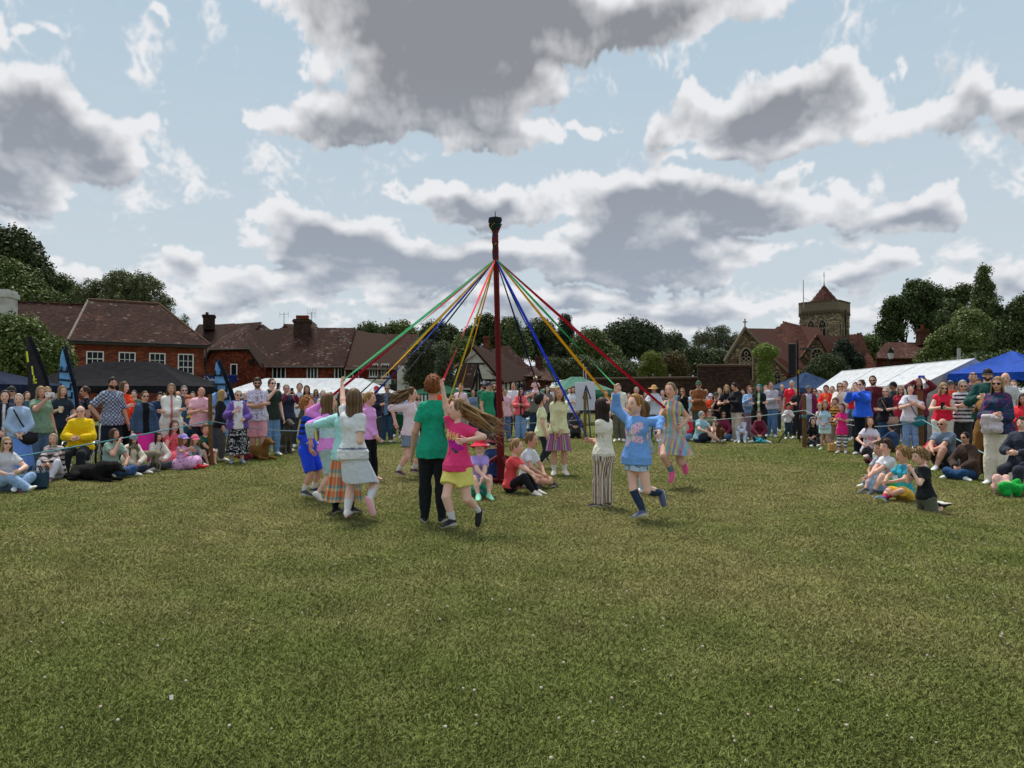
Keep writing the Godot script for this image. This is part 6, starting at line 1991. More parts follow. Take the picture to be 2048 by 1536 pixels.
# ---------------------------------------------------------------- figures: a field of tapered bones, joined by a smooth minimum and meshed with surface nets
class Field:
	var c := 0.02
	var o := Vector3.ZERO
	var nx := 0
	var ny := 0
	var nz := 0
	var g := PackedFloat32Array()

	func _init(bones: Array, cell: float):
		c = cell
		var lo := Vector3.ONE * 1e9
		var hi := -lo
		for b in bones:
			var m: float = maxf(b[2], b[3]) * maxf(b[6], 1.0) + 2.5 * c
			lo = lo.min(b[0] - Vector3.ONE * m).min(b[1] - Vector3.ONE * m)
			hi = hi.max(b[0] + Vector3.ONE * m).max(b[1] + Vector3.ONE * m)
		o = Vector3(floorf(lo.x / c), floorf(lo.y / c), floorf(lo.z / c)) * c
		nx = int(ceil((hi.x - o.x) / c)) + 2
		ny = int(ceil((hi.y - o.y) / c)) + 2
		nz = int(ceil((hi.z - o.z) / c)) + 2
		g.resize(nx * ny * nz)
		g.fill(9.0)
		for b in bones:
			add(b)

	func add(bone: Array) -> void:
		var a: Vector3 = bone[0]
		var b: Vector3 = bone[1]
		var ra: float = bone[2]
		var dr: float = bone[3] - ra
		var k: float = bone[4]
		var flat: int = bone[5]
		var q: float = bone[6]
		var s: Vector3 = bone[7]
		var m: float = maxf(ra, ra + dr) * maxf(q, 1.0) + k * 0.5 + c * 1.6
		var lo := a.min(b) - Vector3.ONE * m - o
		var hi := a.max(b) + Vector3.ONE * m - o
		var x0 := maxi(0, int(lo.x / c))
		var y0 := maxi(0, int(lo.y / c))
		var z0 := maxi(0, int(lo.z / c))
		var x1 := mini(nx - 1, int(hi.x / c) + 1)
		var y1 := mini(ny - 1, int(hi.y / c) + 1)
		var z1 := mini(nz - 1, int(hi.z / c) + 1)
		var d := b - a
		var l2 := maxf(d.length_squared(), 1e-8)
		var ln := sqrt(l2)
		var kq := 1.0 - 1.0 / q
		for z in range(z0, z1 + 1):
			for y in range(y0, y1 + 1):
				var i := (z * ny + y) * nx + x0
				var p := o + Vector3(x0, y, z) * c - a
				for x in range(x0, x1 + 1):
					var t := p.dot(d) / l2
					var tc := clampf(t, 0.0, 1.0)
					var e := p - d * tc
					if q != 1.0: e -= s * (e.dot(s) * kq)
					var v := e.length() - ra - dr * tc
					if flat & 2: v = maxf(v, (t - 1.0) * ln)
					if flat & 1: v = maxf(v, -t * ln)
					var w := g[i]
					var h := k - absf(v - w)
					if h > 0.0: g[i] = minf(v, w) - h * h / (4.0 * k)
					elif v < w: g[i] = v
					i += 1
					p.x += c

	func surface(mb: MB, amp := 0.0, noise: FastNoiseLite = null, off := Vector3.ZERO) -> void:
		var at := PackedInt32Array()
		at.resize(nx * ny * nz)
		at.fill(-1)
		var sx := 1
		var sy := nx
		var sz := nx * ny
		var far := c * 1.8
		for z in nz - 1:
			for y in ny - 1:
				var i := (z * ny + y) * nx - 1
				for x in nx - 1:
					i += 1
					var g0 := g[i]
					if g0 > far: continue
					var g1 := g[i + 1]
					var g2 := g[i + sy]
					var g3 := g[i + sy + 1]
					var g4 := g[i + sz]
					var g5 := g[i + sz + 1]
					var g6 := g[i + sz + sy]
					var g7 := g[i + sz + sy + 1]
					var mask := int(g0 < 0) + int(g1 < 0) + int(g2 < 0) + int(g3 < 0) + int(g4 < 0) + int(g5 < 0) + int(g6 < 0) + int(g7 < 0)
					if mask == 0 or mask == 8: continue
					var p := Vector3.ZERO
					var k := 0
					if (g0 < 0) != (g1 < 0): p += Vector3(g0 / (g0 - g1), 0, 0); k += 1
					if (g2 < 0) != (g3 < 0): p += Vector3(g2 / (g2 - g3), 1, 0); k += 1
					if (g4 < 0) != (g5 < 0): p += Vector3(g4 / (g4 - g5), 0, 1); k += 1
					if (g6 < 0) != (g7 < 0): p += Vector3(g6 / (g6 - g7), 1, 1); k += 1
					if (g0 < 0) != (g2 < 0): p += Vector3(0, g0 / (g0 - g2), 0); k += 1
					if (g1 < 0) != (g3 < 0): p += Vector3(1, g1 / (g1 - g3), 0); k += 1
					if (g4 < 0) != (g6 < 0): p += Vector3(0, g4 / (g4 - g6), 1); k += 1
					if (g5 < 0) != (g7 < 0): p += Vector3(1, g5 / (g5 - g7), 1); k += 1
					if (g0 < 0) != (g4 < 0): p += Vector3(0, 0, g0 / (g0 - g4)); k += 1
					if (g1 < 0) != (g5 < 0): p += Vector3(1, 0, g1 / (g1 - g5)); k += 1
					if (g2 < 0) != (g6 < 0): p += Vector3(0, 1, g2 / (g2 - g6)); k += 1
					if (g3 < 0) != (g7 < 0): p += Vector3(1, 1, g3 / (g3 - g7)); k += 1
					var nn := Vector3(g1 + g3 + g5 + g7 - g0 - g2 - g4 - g6, g2 + g3 + g6 + g7 - g0 - g1 - g4 - g5, g4 + g5 + g6 + g7 - g0 - g1 - g2 - g3).normalized()
					var w := o + (Vector3(x, y, z) + p / k) * c
					if amp > 0.0:
						var f := noise.get_noise_3dv((w + off) * Vector3(1.0, 0.55, 1.0))
						w += nn * (f * amp)
						var e := 0.012
						nn = (nn - Vector3(noise.get_noise_3dv((w + off + Vector3(e, 0, 0)) * Vector3(1, 0.55, 1)) - f, noise.get_noise_3dv((w + off + Vector3(0, e, 0)) * Vector3(1, 0.55, 1)) - f, noise.get_noise_3dv((w + off + Vector3(0, 0, e)) * Vector3(1, 0.55, 1)) - f) * (amp / e) * 1.3).normalized()
					at[i] = mb.v.size()
					mb.v.append(w); mb.n.append(nn); mb.c.append(mb.col); mb.t.append(Vector2.ZERO)
					if x > 0 and y > 0 and z > 0:
						if (g0 < 0) != (g1 < 0): face(mb, at[i - sy - sz], at[i - sz], at[i], at[i - sy], g0 < 0)
						if (g0 < 0) != (g2 < 0): face(mb, at[i - sz - sx], at[i - sx], at[i], at[i - sz], g0 < 0)
						if (g0 < 0) != (g4 < 0): face(mb, at[i - sx - sy], at[i - sy], at[i], at[i - sx], g0 < 0)

	func face(mb: MB, a: int, b: int, d: int, e: int, out: bool) -> void:
		if a < 0 or b < 0 or d < 0 or e < 0: return
		if out: mb.ix.append_array(PackedInt32Array([a, d, b, a, e, d]))
		else: mb.ix.append_array(PackedInt32Array([a, b, d, a, d, e]))


# The head: one sculpted surface in units of its own height, chin at -0.5, crown at 0.5, looking along +z. Colour codes: 0 skin, 1 lips, 2 white of the eye, 3 iris and lashes, 4 brow and beard line.
func make_head() -> void:
	var pts := PackedVector3Array()
	var code := PackedInt32Array()
	var rows := 22
	var cols := 29
	for i in rows:
		var th := PI * i / (rows - 1)
		for j in cols:
			var u := 2.0 * j / (cols - 1) - 1.0
			var ph := PI * signf(u) * pow(absf(u), 1.45)
			var p := Vector3(sin(th) * sin(ph) * 0.335, cos(th) * 0.5, sin(th) * cos(ph) * 0.41)
			if p.y < 0.0:
				var t := clampf(-p.y / 0.5, 0.0, 1.0)
				p.x *= lerpf(1.0, 0.80, t * t)
				if p.z < 0: p.z *= lerpf(1.0, 0.62, t)
				else: p.z = p.z * lerpf(1.0, 1.02, t) + 0.055 * t * cos(ph)
			if p.z > 0.05:
				var ax := absf(p.x)
				p.z += 0.095 * exp(-pow(p.x / 0.045, 2)) * smoothstep(0.08, -0.10, p.y) * smoothstep(-0.20, -0.115, p.y)
				p.z -= 0.040 * exp(-pow((ax - 0.14) / 0.07, 2)) * exp(-pow((p.y - 0.01) / 0.05, 2))
				p.z += 0.016 * exp(-pow((p.y - 0.09) / 0.035, 2)) * smoothstep(0.26, 0.1, ax)
				p.z += 0.020 * exp(-pow((ax - 0.19) / 0.07, 2)) * exp(-pow((p.y + 0.11) / 0.07, 2))
				p.z += 0.024 * exp(-pow(p.x / 0.08, 2)) * exp(-pow((p.y + 0.265) / 0.035, 2))
				p.z += 0.022 * exp(-pow(p.x / 0.08, 2)) * exp(-pow((p.y + 0.42) / 0.05, 2))
			pts.append(p)
			code.append(1 if absf(p.x) < 0.10 and absf(p.y + 0.265) < 0.03 and p.z > 0.2 else 0)
	var mb := MB.new()
	var cc := PackedColorArray()
	for k in code: cc.append(Color(k, 0, 0))
	mb.grid(pts, rows, cols, cc)
	for s in [-1.0, 1.0]:
		mb.col = Color(0, 0, 0)
		mb.ball(Vector3(s * 0.335, -0.03, -0.03), Vector3(0.03, 0.105, 0.062), Basis(Vector3.UP, s * 0.4), 5, 6)
		mb.col = Color(2, 0, 0)
		mb.ball(Vector3(s * 0.135, 0.012, 0.335), Vector3(0.056, 0.030, 0.035), Basis.IDENTITY, 4, 6)
		mb.col = Color(3, 0, 0)
		mb.ball(Vector3(s * 0.135, 0.012, 0.357), Vector3(0.026, 0.028, 0.018), Basis.IDENTITY, 4, 6)
		mb.ball(Vector3(s * 0.138, 0.042, 0.346), Vector3(0.062, 0.008, 0.03), Basis(Vector3.BACK, -s * 0.12), 3, 6)
		mb.col = Color(4, 0, 0)
		mb.ball(Vector3(s * 0.145, 0.095, 0.352), Vector3(0.075, 0.013, 0.024), Basis(Vector3.BACK, -s * 0.14) * Basis(Vector3.UP, s * 0.35), 3, 6)
	mb.col = Color(3, 0, 0)
	mb.ball(Vector3(0, -0.267, 0.385), Vector3(0.085, 0.007, 0.03), Basis.IDENTITY, 3, 6)
	heads.mb = mb


func joint(a: Vector3, b: Vector3, l1: float, l2: float, pole: Vector3) -> Array:
	var d := b - a
	var len := clampf(d.length(), absf(l1 - l2) + 0.01 * l1, (l1 + l2) * 0.999)
	d = d.normalized()
	var x := (l1 * l1 - l2 * l2 + len * len) / (2.0 * len)
	var side := pole - d * pole.dot(d)
	if side.length() < 1e-4: side = Vector3(0, 0, 1) - d * d.z
	return [a + d * x + side.normalized() * sqrt(maxf(0.0, l1 * l1 - x * x)), a + d * len]


const POSES := {
	"stand": {},
	"cross": {"LH": Vector3(-0.085, 0.655, 0.125), "RH": Vector3(0.085, 0.675, 0.135), "EL": Vector3(0.8, -1, 0.1), "ER": Vector3(-0.8, -1, 0.1)},
	"front": {"LH": Vector3(0.025, 0.535, 0.12), "RH": Vector3(-0.025, 0.53, 0.125), "EL": Vector3(1, -0.2, -0.6), "ER": Vector3(-1, -0.2, -0.6)},
	"phone": {"LH": Vector3(0.055, 0.845, 0.22), "RH": Vector3(-0.055, 0.845, 0.22), "EL": Vector3(0.7, -1, 0), "ER": Vector3(-0.7, -1, 0), "up": 1},
	"high": {"LH": Vector3(0.06, 0.97, 0.20), "RH": Vector3(-0.06, 0.97, 0.20), "EL": Vector3(1, -0.4, 0), "ER": Vector3(-1, -0.4, 0), "up": 1},
	"phone_right": {"RH": Vector3(-0.05, 0.85, 0.23), "ER": Vector3(-0.7, -1, 0), "up": 1},
	"hold": {"LH": Vector3(0.04, 0.665, 0.19), "RH": Vector3(-0.045, 0.675, 0.195), "EL": Vector3(0.8, -0.8, -0.3), "ER": Vector3(-0.8, -0.8, -0.3), "hp": 14.0},
	"clap": {"LH": Vector3(0.02, 0.735, 0.18), "RH": Vector3(-0.02, 0.725, 0.185), "EL": Vector3(1, -0.7, -0.2), "ER": Vector3(-1, -0.7, -0.2), "up": 1},
	"mouth": {"RH": Vector3(-0.01, 0.815, 0.115), "ER": Vector3(-0.5, -1, 0.3), "LH": Vector3(-0.06, 0.63, 0.13), "EL": Vector3(0.9, -0.8, 0), "up": 1},
	"hip": {"RH": Vector3(-0.135, 0.545, 0.0), "ER": Vector3(-1, 0, -0.6), "LH": Vector3(0.16, 0.47, 0.06)},
	"carry": {"LH": Vector3(-0.02, 0.60, 0.14), "RH": Vector3(0.02, 0.65, 0.15), "EL": Vector3(0.8, -0.8, -0.2), "ER": Vector3(-0.8, -0.8, -0.2)},
	"cup": {"RH": Vector3(-0.07, 0.70, 0.17), "ER": Vector3(-0.8, -1, -0.2), "LH": Vector3(0.06, 0.60, 0.15), "EL": Vector3(0.8, -0.8, -0.4)},
	"stroll": {"LF": Vector3(0.05, 0.04, 0.11), "RF": Vector3(-0.05, 0.045, -0.12), "LH": Vector3(0.14, 0.47, -0.06), "RH": Vector3(-0.14, 0.48, 0.09)},
	"sit_cross": {"pel": Vector3(0, 0.065, 0), "tor": Vector3(0, 1, 0.10), "bend": 0.03, "LF": Vector3(-0.10, 0.045, 0.22), "RF": Vector3(0.10, 0.05, 0.25), "KL": Vector3(1, 0.25, 0.3), "KR": Vector3(-1, 0.25, 0.3), "LT": Vector3(-1, 0, 0.2), "RT": Vector3(1, 0, 0.2), "LH": Vector3(0.03, 0.14, 0.20), "RH": Vector3(-0.03, 0.15, 0.21), "EL": Vector3(1, -0.3, -0.2), "ER": Vector3(-1, -0.3, -0.2)},
	"sit_knees": {"pel": Vector3(0, 0.065, 0), "tor": Vector3(0, 1, 0.12), "bend": 0.03, "LF": Vector3(0.055, 0.04, 0.29), "RF": Vector3(-0.055, 0.04, 0.30), "KL": Vector3(0.15, 1, 0), "KR": Vector3(-0.15, 1, 0), "LH": Vector3(-0.02, 0.19, 0.29), "RH": Vector3(0.02, 0.21, 0.30), "EL": Vector3(1, -0.3, 0), "ER": Vector3(-1, -0.3, 0)},
	"sit_side": {"pel": Vector3(0, 0.065, 0), "tor": Vector3(0.05, 1, 0.06), "LF": Vector3(0.02, 0.045, 0.26), "RF": Vector3(0.10, 0.045, 0.36), "KL": Vector3(1, 0.6, 0), "KR": Vector3(-0.4, 0.9, 0.3), "LT": Vector3(-0.4, 0.2, 1), "RT": Vector3(0.2, 0.6, 1), "LH": Vector3(0.05, 0.22, 0.24), "RH": Vector3(-0.06, 0.20, 0.22), "EL": Vector3(1, -0.4, 0), "ER": Vector3(-1, -0.4, 0)},
	"kneel": {"pel": Vector3(0, 0.13, 0), "tor": Vector3(0, 1, 0.10), "LF": Vector3(0.07, 0.05, -0.13), "RF": Vector3(-0.07, 0.05, -0.13), "KL": Vector3(0, -0.1, 1), "KR": Vector3(0, -0.1, 1), "LT": Vector3(0, -0.1, -1), "RT": Vector3(0, -0.1, -1), "LH": Vector3(0.05, 0.26, 0.17), "RH": Vector3(-0.05, 0.27, 0.18), "EL": Vector3(1, -0.6, -0.2), "ER": Vector3(-1, -0.6, -0.2)},
	"squat": {"pel": Vector3(0, 0.16, 0), "tor": Vector3(0, 1, 0.35), "LF": Vector3(0.08, 0.04, 0.10), "RF": Vector3(-0.08, 0.05, 0.04), "KL": Vector3(0.5, 0.6, 1), "KR": Vector3(-0.5, 0.6, 1), "LH": Vector3(0.04, 0.26, 0.30), "RH": Vector3(-0.05, 0.28, 0.30), "EL": Vector3(1, -0.4, 0), "ER": Vector3(-1, -0.4, 0)},
	"chair": {"pel": Vector3(0, 0.29, 0), "tor": Vector3(0, 1, -0.04), "LF": Vector3(0.075, 0.045, 0.27), "RF": Vector3(-0.075, 0.045, 0.27), "KL": Vector3(0.1, 1, 1), "KR": Vector3(-0.1, 1, 1), "LH": Vector3(0.025, 0.425, 0.17), "RH": Vector3(-0.025, 0.435, 0.17), "EL": Vector3(1, -0.6, -0.3), "ER": Vector3(-1, -0.6, -0.3)},
	"shoulders": {"tor": Vector3(0, 1, 0.02), "LH": Vector3(0.10, 0.78, 0.13), "RH": Vector3(-0.10, 0.78, 0.13), "EL": Vector3(1, -0.7, 0), "ER": Vector3(-1, -0.7, 0), "up": 1},
	"ride": {"pel": Vector3(0, 0.0, 0), "LF": Vector3(0.11, -0.30, 0.16), "RF": Vector3(-0.11, -0.30, 0.16), "KL": Vector3(0.2, 0.3, 1), "KR": Vector3(-0.2, 0.3, 1), "LH": Vector3(0.04, 0.16, 0.13), "RH": Vector3(-0.04, 0.16, 0.13), "EL": Vector3(1, -0.5, 0), "ER": Vector3(-1, -0.5, 0)},
}
const SKINS := ["#bb9280", "#c49c8b", "#aa8270", "#c9a494", "#8a6350", "#b58a78"]


func folk(label: String, x: float, z: float, turn: float, h: float, pose: String, o := {}) -> void:
	people.append({"label": label, "x": x, "z": z, "turn": deg_to_rad(turn), "h": h, "pose": pose, "o": o})


func build_folk(k: int) -> void:
	var s: Dictionary = people[k]
	var o: Dictionary = s.o
	var h: float = s.h
	var kind: String = o.get("kind", "f")
	var pose: Dictionary = POSES[s.pose].duplicate()
	if o.has("P"): pose.merge(o.P, true)
	var r := RandomNumberGenerator.new()
	r.seed = 1000 + k * 17
	var out := {}
	var dist := Vector2(s.x, s.z).length()
	var cell := clampf(dist * 0.00125, 0.0125, 0.030)
	var child := kind in ["b", "g", "t"]
	var hd := 0.134
	if child: hd = clampf(0.205 - (h - 0.85) * 0.075, 0.145, 0.205)
	var neck := 1.0 - hd - 0.012
	var hip := neck * (0.585 if not child else 0.565)
	var tl := neck - hip
	var thigh := hip * 0.505
	var shank := hip - thigh - 0.04
	var ua := 0.178 * neck / 0.836
	var fa := 0.150 * neck / 0.836
	var shw: float = {"m": 0.122, "f": 0.103, "b": 0.100, "g": 0.096, "t": 0.105}[kind] - 0.037 + 0.0
	var hw := 0.048
	var fat: float = o.get("fat", 1.0 if kind != "m" else 1.06)
	var lf := pow(fat, 0.6) * (0.88 if child else 1.0)
	# joints, in heights
	var pel: Vector3 = pose.get("pel", Vector3(0, hip, 0))
	var u: Vector3 = (pose.get("tor", Vector3.UP) as Vector3).normalized()
	var hipx := Basis(Vector3.UP, deg_to_rad(pose.get("pt", 0.0))) * Vector3.RIGHT
	var sp := (hipx - u * hipx.dot(u)).normalized()
	var cs := Basis(u, deg_to_rad(pose.get("tw", 0.0))) * sp
	var f := cs.cross(u)
	var bend: float = pose.get("bend", 0.0)
	var mid := pel + u * tl * 0.42 - f * bend
	var top := pel + u * tl
	var chest := pel + u * tl * 0.72 - f * bend * 0.6
	var sl := top - u * 0.052 + cs * shw
	var sr := top - u * 0.052 - cs * shw
	var hl := pel + hipx * hw
	var hr := pel - hipx * hw
	var turned := Basis(u, deg_to_rad(pose.get("tw", 0.0)))
	var lh: Vector3 = pose.get("LH", Vector3(0.145, 0.475, 0.03) * Vector3(1, neck / 0.836, 1))
	var rh: Vector3 = pose.get("RH", Vector3(-0.145, 0.475, 0.03) * Vector3(1, neck / 0.836, 1))
	var ja := joint(sl, lh, ua, fa, pose.get("EL", Vector3(0.35, 0, -1)))
	var jb := joint(sr, rh, ua, fa, pose.get("ER", Vector3(-0.35, 0, -1)))
	var el: Vector3 = ja[0]
	var er: Vector3 = jb[0]
	lh = ja[1]
	rh = jb[1]
	var lfo: Vector3 = pose.get("LF", Vector3(0.052 + r.randf() * 0.02, 0.04, r.randf_range(-0.03, 0.03)))
	var rfo: Vector3 = pose.get("RF", Vector3(-0.052 - r.randf() * 0.02, 0.04, r.randf_range(-0.03, 0.03)))
	var jc := joint(hl, lfo, thigh, shank, pose.get("KL", Vector3(0.12, 0, 1)))
	var jd := joint(hr, rfo, thigh, shank, pose.get("KR", Vector3(-0.12, 0, 1)))
	var kl: Vector3 = jc[0]
	var kr: Vector3 = jd[0]
	lfo = jc[1]
	rfo = jd[1]
	var lt: Vector3 = (pose.get("LT", Vector3(0.22, -0.02, 1)) as Vector3).normalized()
	var rt: Vector3 = (pose.get("RT", Vector3(-0.22, -0.02, 1)) as Vector3).normalized()
	# head
	var hb := Basis(u.lerp(Vector3.UP, 0.65).normalized().cross(Vector3.FORWARD).normalized(), 0.0)
	hb = Basis(Vector3.UP, atan2(f.x, f.z) + deg_to_rad(pose.get("hy", r.randf_range(-14, 14)))) * Basis(Vector3.RIGHT, deg_to_rad(pose.get("hp", r.randf_range(-3, 5)))) * Basis(Vector3.BACK, deg_to_rad(pose.get("hr", r.randf_range(-4, 4))))
	var hu := hb.y
	var hc := top + hu * (0.012 + hd * 0.5) + hb.z * 0.012
	# the body
	var Z := Vector3.ZERO
	var q := 1.32 if not child else 1.22
	var fk := 0.027 if kind != "m" else 0.033
	var w := fat * (0.93 if not child else 0.85)
	var bones := [
		[hl, hr, 0.056 * w, 0.056 * w, 0.03, 0, 1.0, Z],
		[pel + u * 0.02, mid, 0.058 * w, 0.053 * w, 0.03, 0, q, sp],
		[mid, chest, 0.053 * w, 0.062 * w, 0.03, 0, q, cs],
		[chest, top - u * 0.06, 0.062 * w, 0.046 * w, 0.03, 0, q + 0.05, cs],
		[top - u * 0.026, sl, 0.026, 0.032 * lf, 0.025, 0, 1.0, Z], [top - u * 0.026, sr, 0.026, 0.032 * lf, 0.025, 0, 1.0, Z],
		[top - u * 0.02, hc - hu * hd * 0.12 - hb.z * 0.01, fk + 0.002, fk, 0.015, 0, 1.0, Z],
		[sl, el, 0.034 * lf, 0.026 * lf, 0.012, 0, 1.0, Z], [el, lh, 0.027 * lf, 0.0165 * lf, 0.01, 0, 1.0, Z],
		[sr, er, 0.034 * lf, 0.026 * lf, 0.012, 0, 1.0, Z], [er, rh, 0.027 * lf, 0.0165 * lf, 0.01, 0, 1.0, Z],
		[hl, kl, 0.056 * w, 0.036 * lf, 0.02, 0, 1.0, Z], [kl, lfo, 0.036 * lf, 0.022 * lf, 0.012, 0, 1.0, Z],
		[hr, kr, 0.056 * w, 0.036 * lf, 0.02, 0, 1.0, Z], [kr, rfo, 0.036 * lf, 0.022 * lf, 0.012, 0, 1.0, Z],
	]
	for e in [[kl, lfo], [kr, rfo]]:
		var back: Vector3 = (e[1] - e[0]).cross(hipx).normalized()
		if back.dot(f) > 0 and s.pose in ["stand", "stroll"]: back = -back
		bones.append([e[0].lerp(e[1], 0.18) + back * 0.006, e[0].lerp(e[1], 0.5) + back * 0.006, 0.036 * lf, 0.032 * lf, 0.015, 0, 1.0, Z])
	for e in [[lfo, lt, kl], [rfo, rt, kr]]:
		var fu: Vector3 = (e[2] - e[0]).normalized()
		fu = (fu - e[1] * fu.dot(e[1])).normalized()
		bones.append([e[0] - fu * 0.012 - e[1] * 0.008, e[0] - fu * 0.024 + e[1] * 0.07, 0.014, 0.009, 0.012, 0, 1.0, Z])
	if kind == "f":
		bones.append([chest + f * 0.026 + cs * 0.032, chest + f * 0.034 + cs * 0.034, 0.030, 0.028, 0.02, 0, 1.0, Z])
		bones.append([chest + f * 0.026 - cs * 0.032, chest + f * 0.034 - cs * 0.034, 0.030, 0.028, 0.02, 0, 1.0, Z])
	var hands := []
	for e in [[el, lh, 1.0], [er, rh, -1.0]]:
		var d: Vector3 = (e[1] - e[0]).normalized()
		var palm: Vector3 = -cs * e[2] if pose.get("up", 0) == 0 else (Vector3.UP * 0.3 - f * 0.2 - cs * e[2])
		palm = (palm - d * palm.dot(d)).normalized()
		if palm.length() < 0.5: palm = d.cross(f).normalized()
		var across: Vector3 = d.cross(palm) * e[2]
		if e[2] > 0: across = -across
		across = across.normalized()
		bones.append([e[1], e[1] + d * 0.040, 0.0115, 0.0125, 0.008, 0, 1.7, across])
		hands.append([e[1], d, palm, across])
	for b in bones:
		b[0] *= h; b[1] *= h; b[2] *= h; b[3] *= h; b[4] *= h
	var skin := lin(SKINS[o.get("skin", k % 4 if k % 9 else 5)])
	var hair_c := lin(o.get("hc", "#5a4636"))
	var body := MB.new()
	body.col = skin
	var field := Field.new(bones, cell)
	field.surface(body)
	var near := dist < 13.0
	for hnd in hands:
		var fist: bool = o.get("fist", false)
		for i in 5:
			var b: Vector3
			var d: Vector3
			var ln := [0.042, 0.047, 0.044, 0.034, 0.036][i] as float
			var curl := 1.15 if fist else 0.42
			if i < 4:
				b = hnd[0] + hnd[1] * 0.042 + hnd[3] * (0.0155 - 0.0105 * i)
				d = (hnd[1] + hnd[3] * (0.12 - 0.08 * i)).normalized()
			else:
				b = hnd[0] + hnd[1] * 0.012 + hnd[3] * 0.014
				d = (hnd[1] * 0.65 + hnd[3] * 0.75 + hnd[2] * 0.25).normalized()
				curl *= 0.5
			var p := PackedVector3Array([(b - hnd[1] * 0.012) * h])
			var rad := PackedFloat32Array([0.0056 * h])
			for j in (3 if near else 2):
				b += d * ln * (0.42 if j == 0 else 0.33) * (1.0 if near else 1.25)
				d = (d + hnd[2] * curl * (1.0 if near else 1.4)).normalized()
				p.append(b * h)
				rad.append((0.0053 - 0.0007 * j) * h)
			body.tube(p, rad, 5, true)
	var hm: MB = heads.mb
	var hsz := hd * h
	var k0 := body.v.size()
	var tint := [skin, Color(skin.r * 0.78, skin.g * 0.5, skin.b * 0.5), Color(0.55, 0.54, 0.52), Color(0.03, 0.02, 0.016), hair_c * 0.55]
	var beard: bool = o.get("beard", false)
	for i in hm.v.size():
		var p := hm.v[i]
		body.v.append(hc * h + hb * (p * hsz)); body.n.append(hb * hm.n[i]); body.t.append(Vector2.ZERO)
		var cd := int(hm.c[i].r)
		var cl: Color = tint[cd]
		if cd == 0:
			if beard and p.y < -0.12 and p.z > -0.1 and not (absf(p.x) < 0.06 and p.y > -0.2): cl = hair_c * 0.6
			elif p.z > 0.1 and p.y > -0.22 and p.y < -0.02 and absf(p.x) > 0.08: cl = Color(skin.r * 1.02, skin.g * 0.88, skin.b * 0.86)
		body.c.append(cl)
	for i in hm.ix: body.ix.append(k0 + i)
	out.parts = [["body", body, "skin"]]
	# clothes
	var amp := 0.0075 * minf(h, 1.5)
	var off := Vector3(k * 3.7, k * 1.3, 0)
	var seated: bool = s.pose.begins_with("sit") or s.pose in ["kneel", "squat", "chair", "ride"]
	var bot: PackedStringArray = (o.get("bot", "slim:#2a3038") as String).split(":")
	var topw: PackedStringArray = (o.get("top", "tee:#777777") as String).split(":")
	var dress := topw[0].begins_with("dress")
	var bm := MB.new()
	bm.col = lin(bot[1]) if bot.size() > 1 else Color.WHITE
	var bmat: String = bot[2] if bot.size() > 2 else ("denim" if bot[0] in ["jeans", "flare"] else "plain")
	var waist := pel + u * tl * 0.20
	if bot[0] in ["slim", "jeans", "wide", "flare", "shorts", "long_shorts", "leggings"] or (seated and bot[0] in ["skirt", "long_skirt"]):
		var e: float = {"slim": 0.007, "jeans": 0.010, "wide": 0.016, "flare": 0.010, "shorts": 0.017, "long_shorts": 0.018, "leggings": 0.004}.get(bot[0], 0.02)
		var cone := {"slim": 0.004, "jeans": 0.010, "wide": 0.024, "flare": 0.030, "leggings": 0.003}
		var bb := [[hl, hr, 0.062 * w + e, 0.062 * w + e, 0.02, 0, 1.0, Z], [pel, waist, 0.060 * w + e, 0.057 * w + e, 0.03, 2, q, sp]]
		for t in [[hl, kl, lfo], [hr, kr, rfo]]:
			if bot[0] == "shorts": bb.append([t[0], t[0].lerp(t[1], 0.58), 0.058 * w + e, 0.052 * w + e + 0.008, 0.02, 2, 1.0, Z])
			elif bot[0] == "long_shorts": bb.append([t[0], t[0].lerp(t[1], 0.93), 0.058 * w + e, 0.044 * lf + e, 0.02, 2, 1.0, Z])
			elif bot[0] in ["skirt", "long_skirt"]:
				bb.append([t[0], t[1], 0.062 * w + e, 0.05 * lf + e, 0.14, 0, 1.0, Z])
				bb.append([t[1], t[1].lerp(t[2], 0.3 if bot[0] == "skirt" else 0.85), 0.05 * lf + e, 0.06 * lf + e, 0.14, 2, 1.0, Z])
			else:
				bb.append([t[0], t[1], 0.058 * w + e, 0.038 * lf + e, 0.02, 0, 1.0, Z])
				bb.append([t[1], t[1].lerp(t[2], 1.06 if bot[0] != "leggings" else 0.82), 0.040 * lf + e, 0.024 * lf + cone[bot[0]] + 0.004, 0.015, 2, 1.0, Z])
				bb.append([t[1].lerp(t[2], 0.1), t[1].lerp(t[2], 0.6), 0.040 * lf + e, 0.036 * lf + cone[bot[0]] * 0.7, 0.015, 0, 1.0, Z])
		for b in bb:
			b[0] *= h; b[1] *= h; b[2] *= h; b[3] *= h; b[4] *= h
		Field.new(bb, cell).surface(bm, amp, fold, off)
		out.parts.append(["shorts" if bot[0].ends_with("shorts") else "skirt" if bot[0].ends_with("skirt") else "trousers", bm, bmat])
	elif bot[0] in ["skirt", "long_skirt", "mini"] or dress:
		if dress:
			bm.col = lin(topw[1])
			bmat = topw[2] if topw.size() > 2 else "plain"
		skirt(bm, (pel + u * tl * (0.30 if dress else 0.24)) * h, pel * h, kl * h, kr * h, lfo * h, rfo * h, h, {"mini": 0.50, "skirt": 0.86, "long_skirt": 1.55, "dress": 0.88, "dress_long": 1.5, "dress_mini": 0.62}[topw[0] if dress else bot[0]], 0.088 * w, o.get("flare", 0.115 if not child else 0.12), sp, o.get("pleats", 14), o.get("sway", Vector3.ZERO))
		out.parts.append(["skirt", bm, bmat])
	if dress and bot.size() > 1 and bot[0] == "leggings": pass
	var tm := MB.new()
	tm.col = lin(topw[1]) if topw.size() > 1 else Color.WHITE
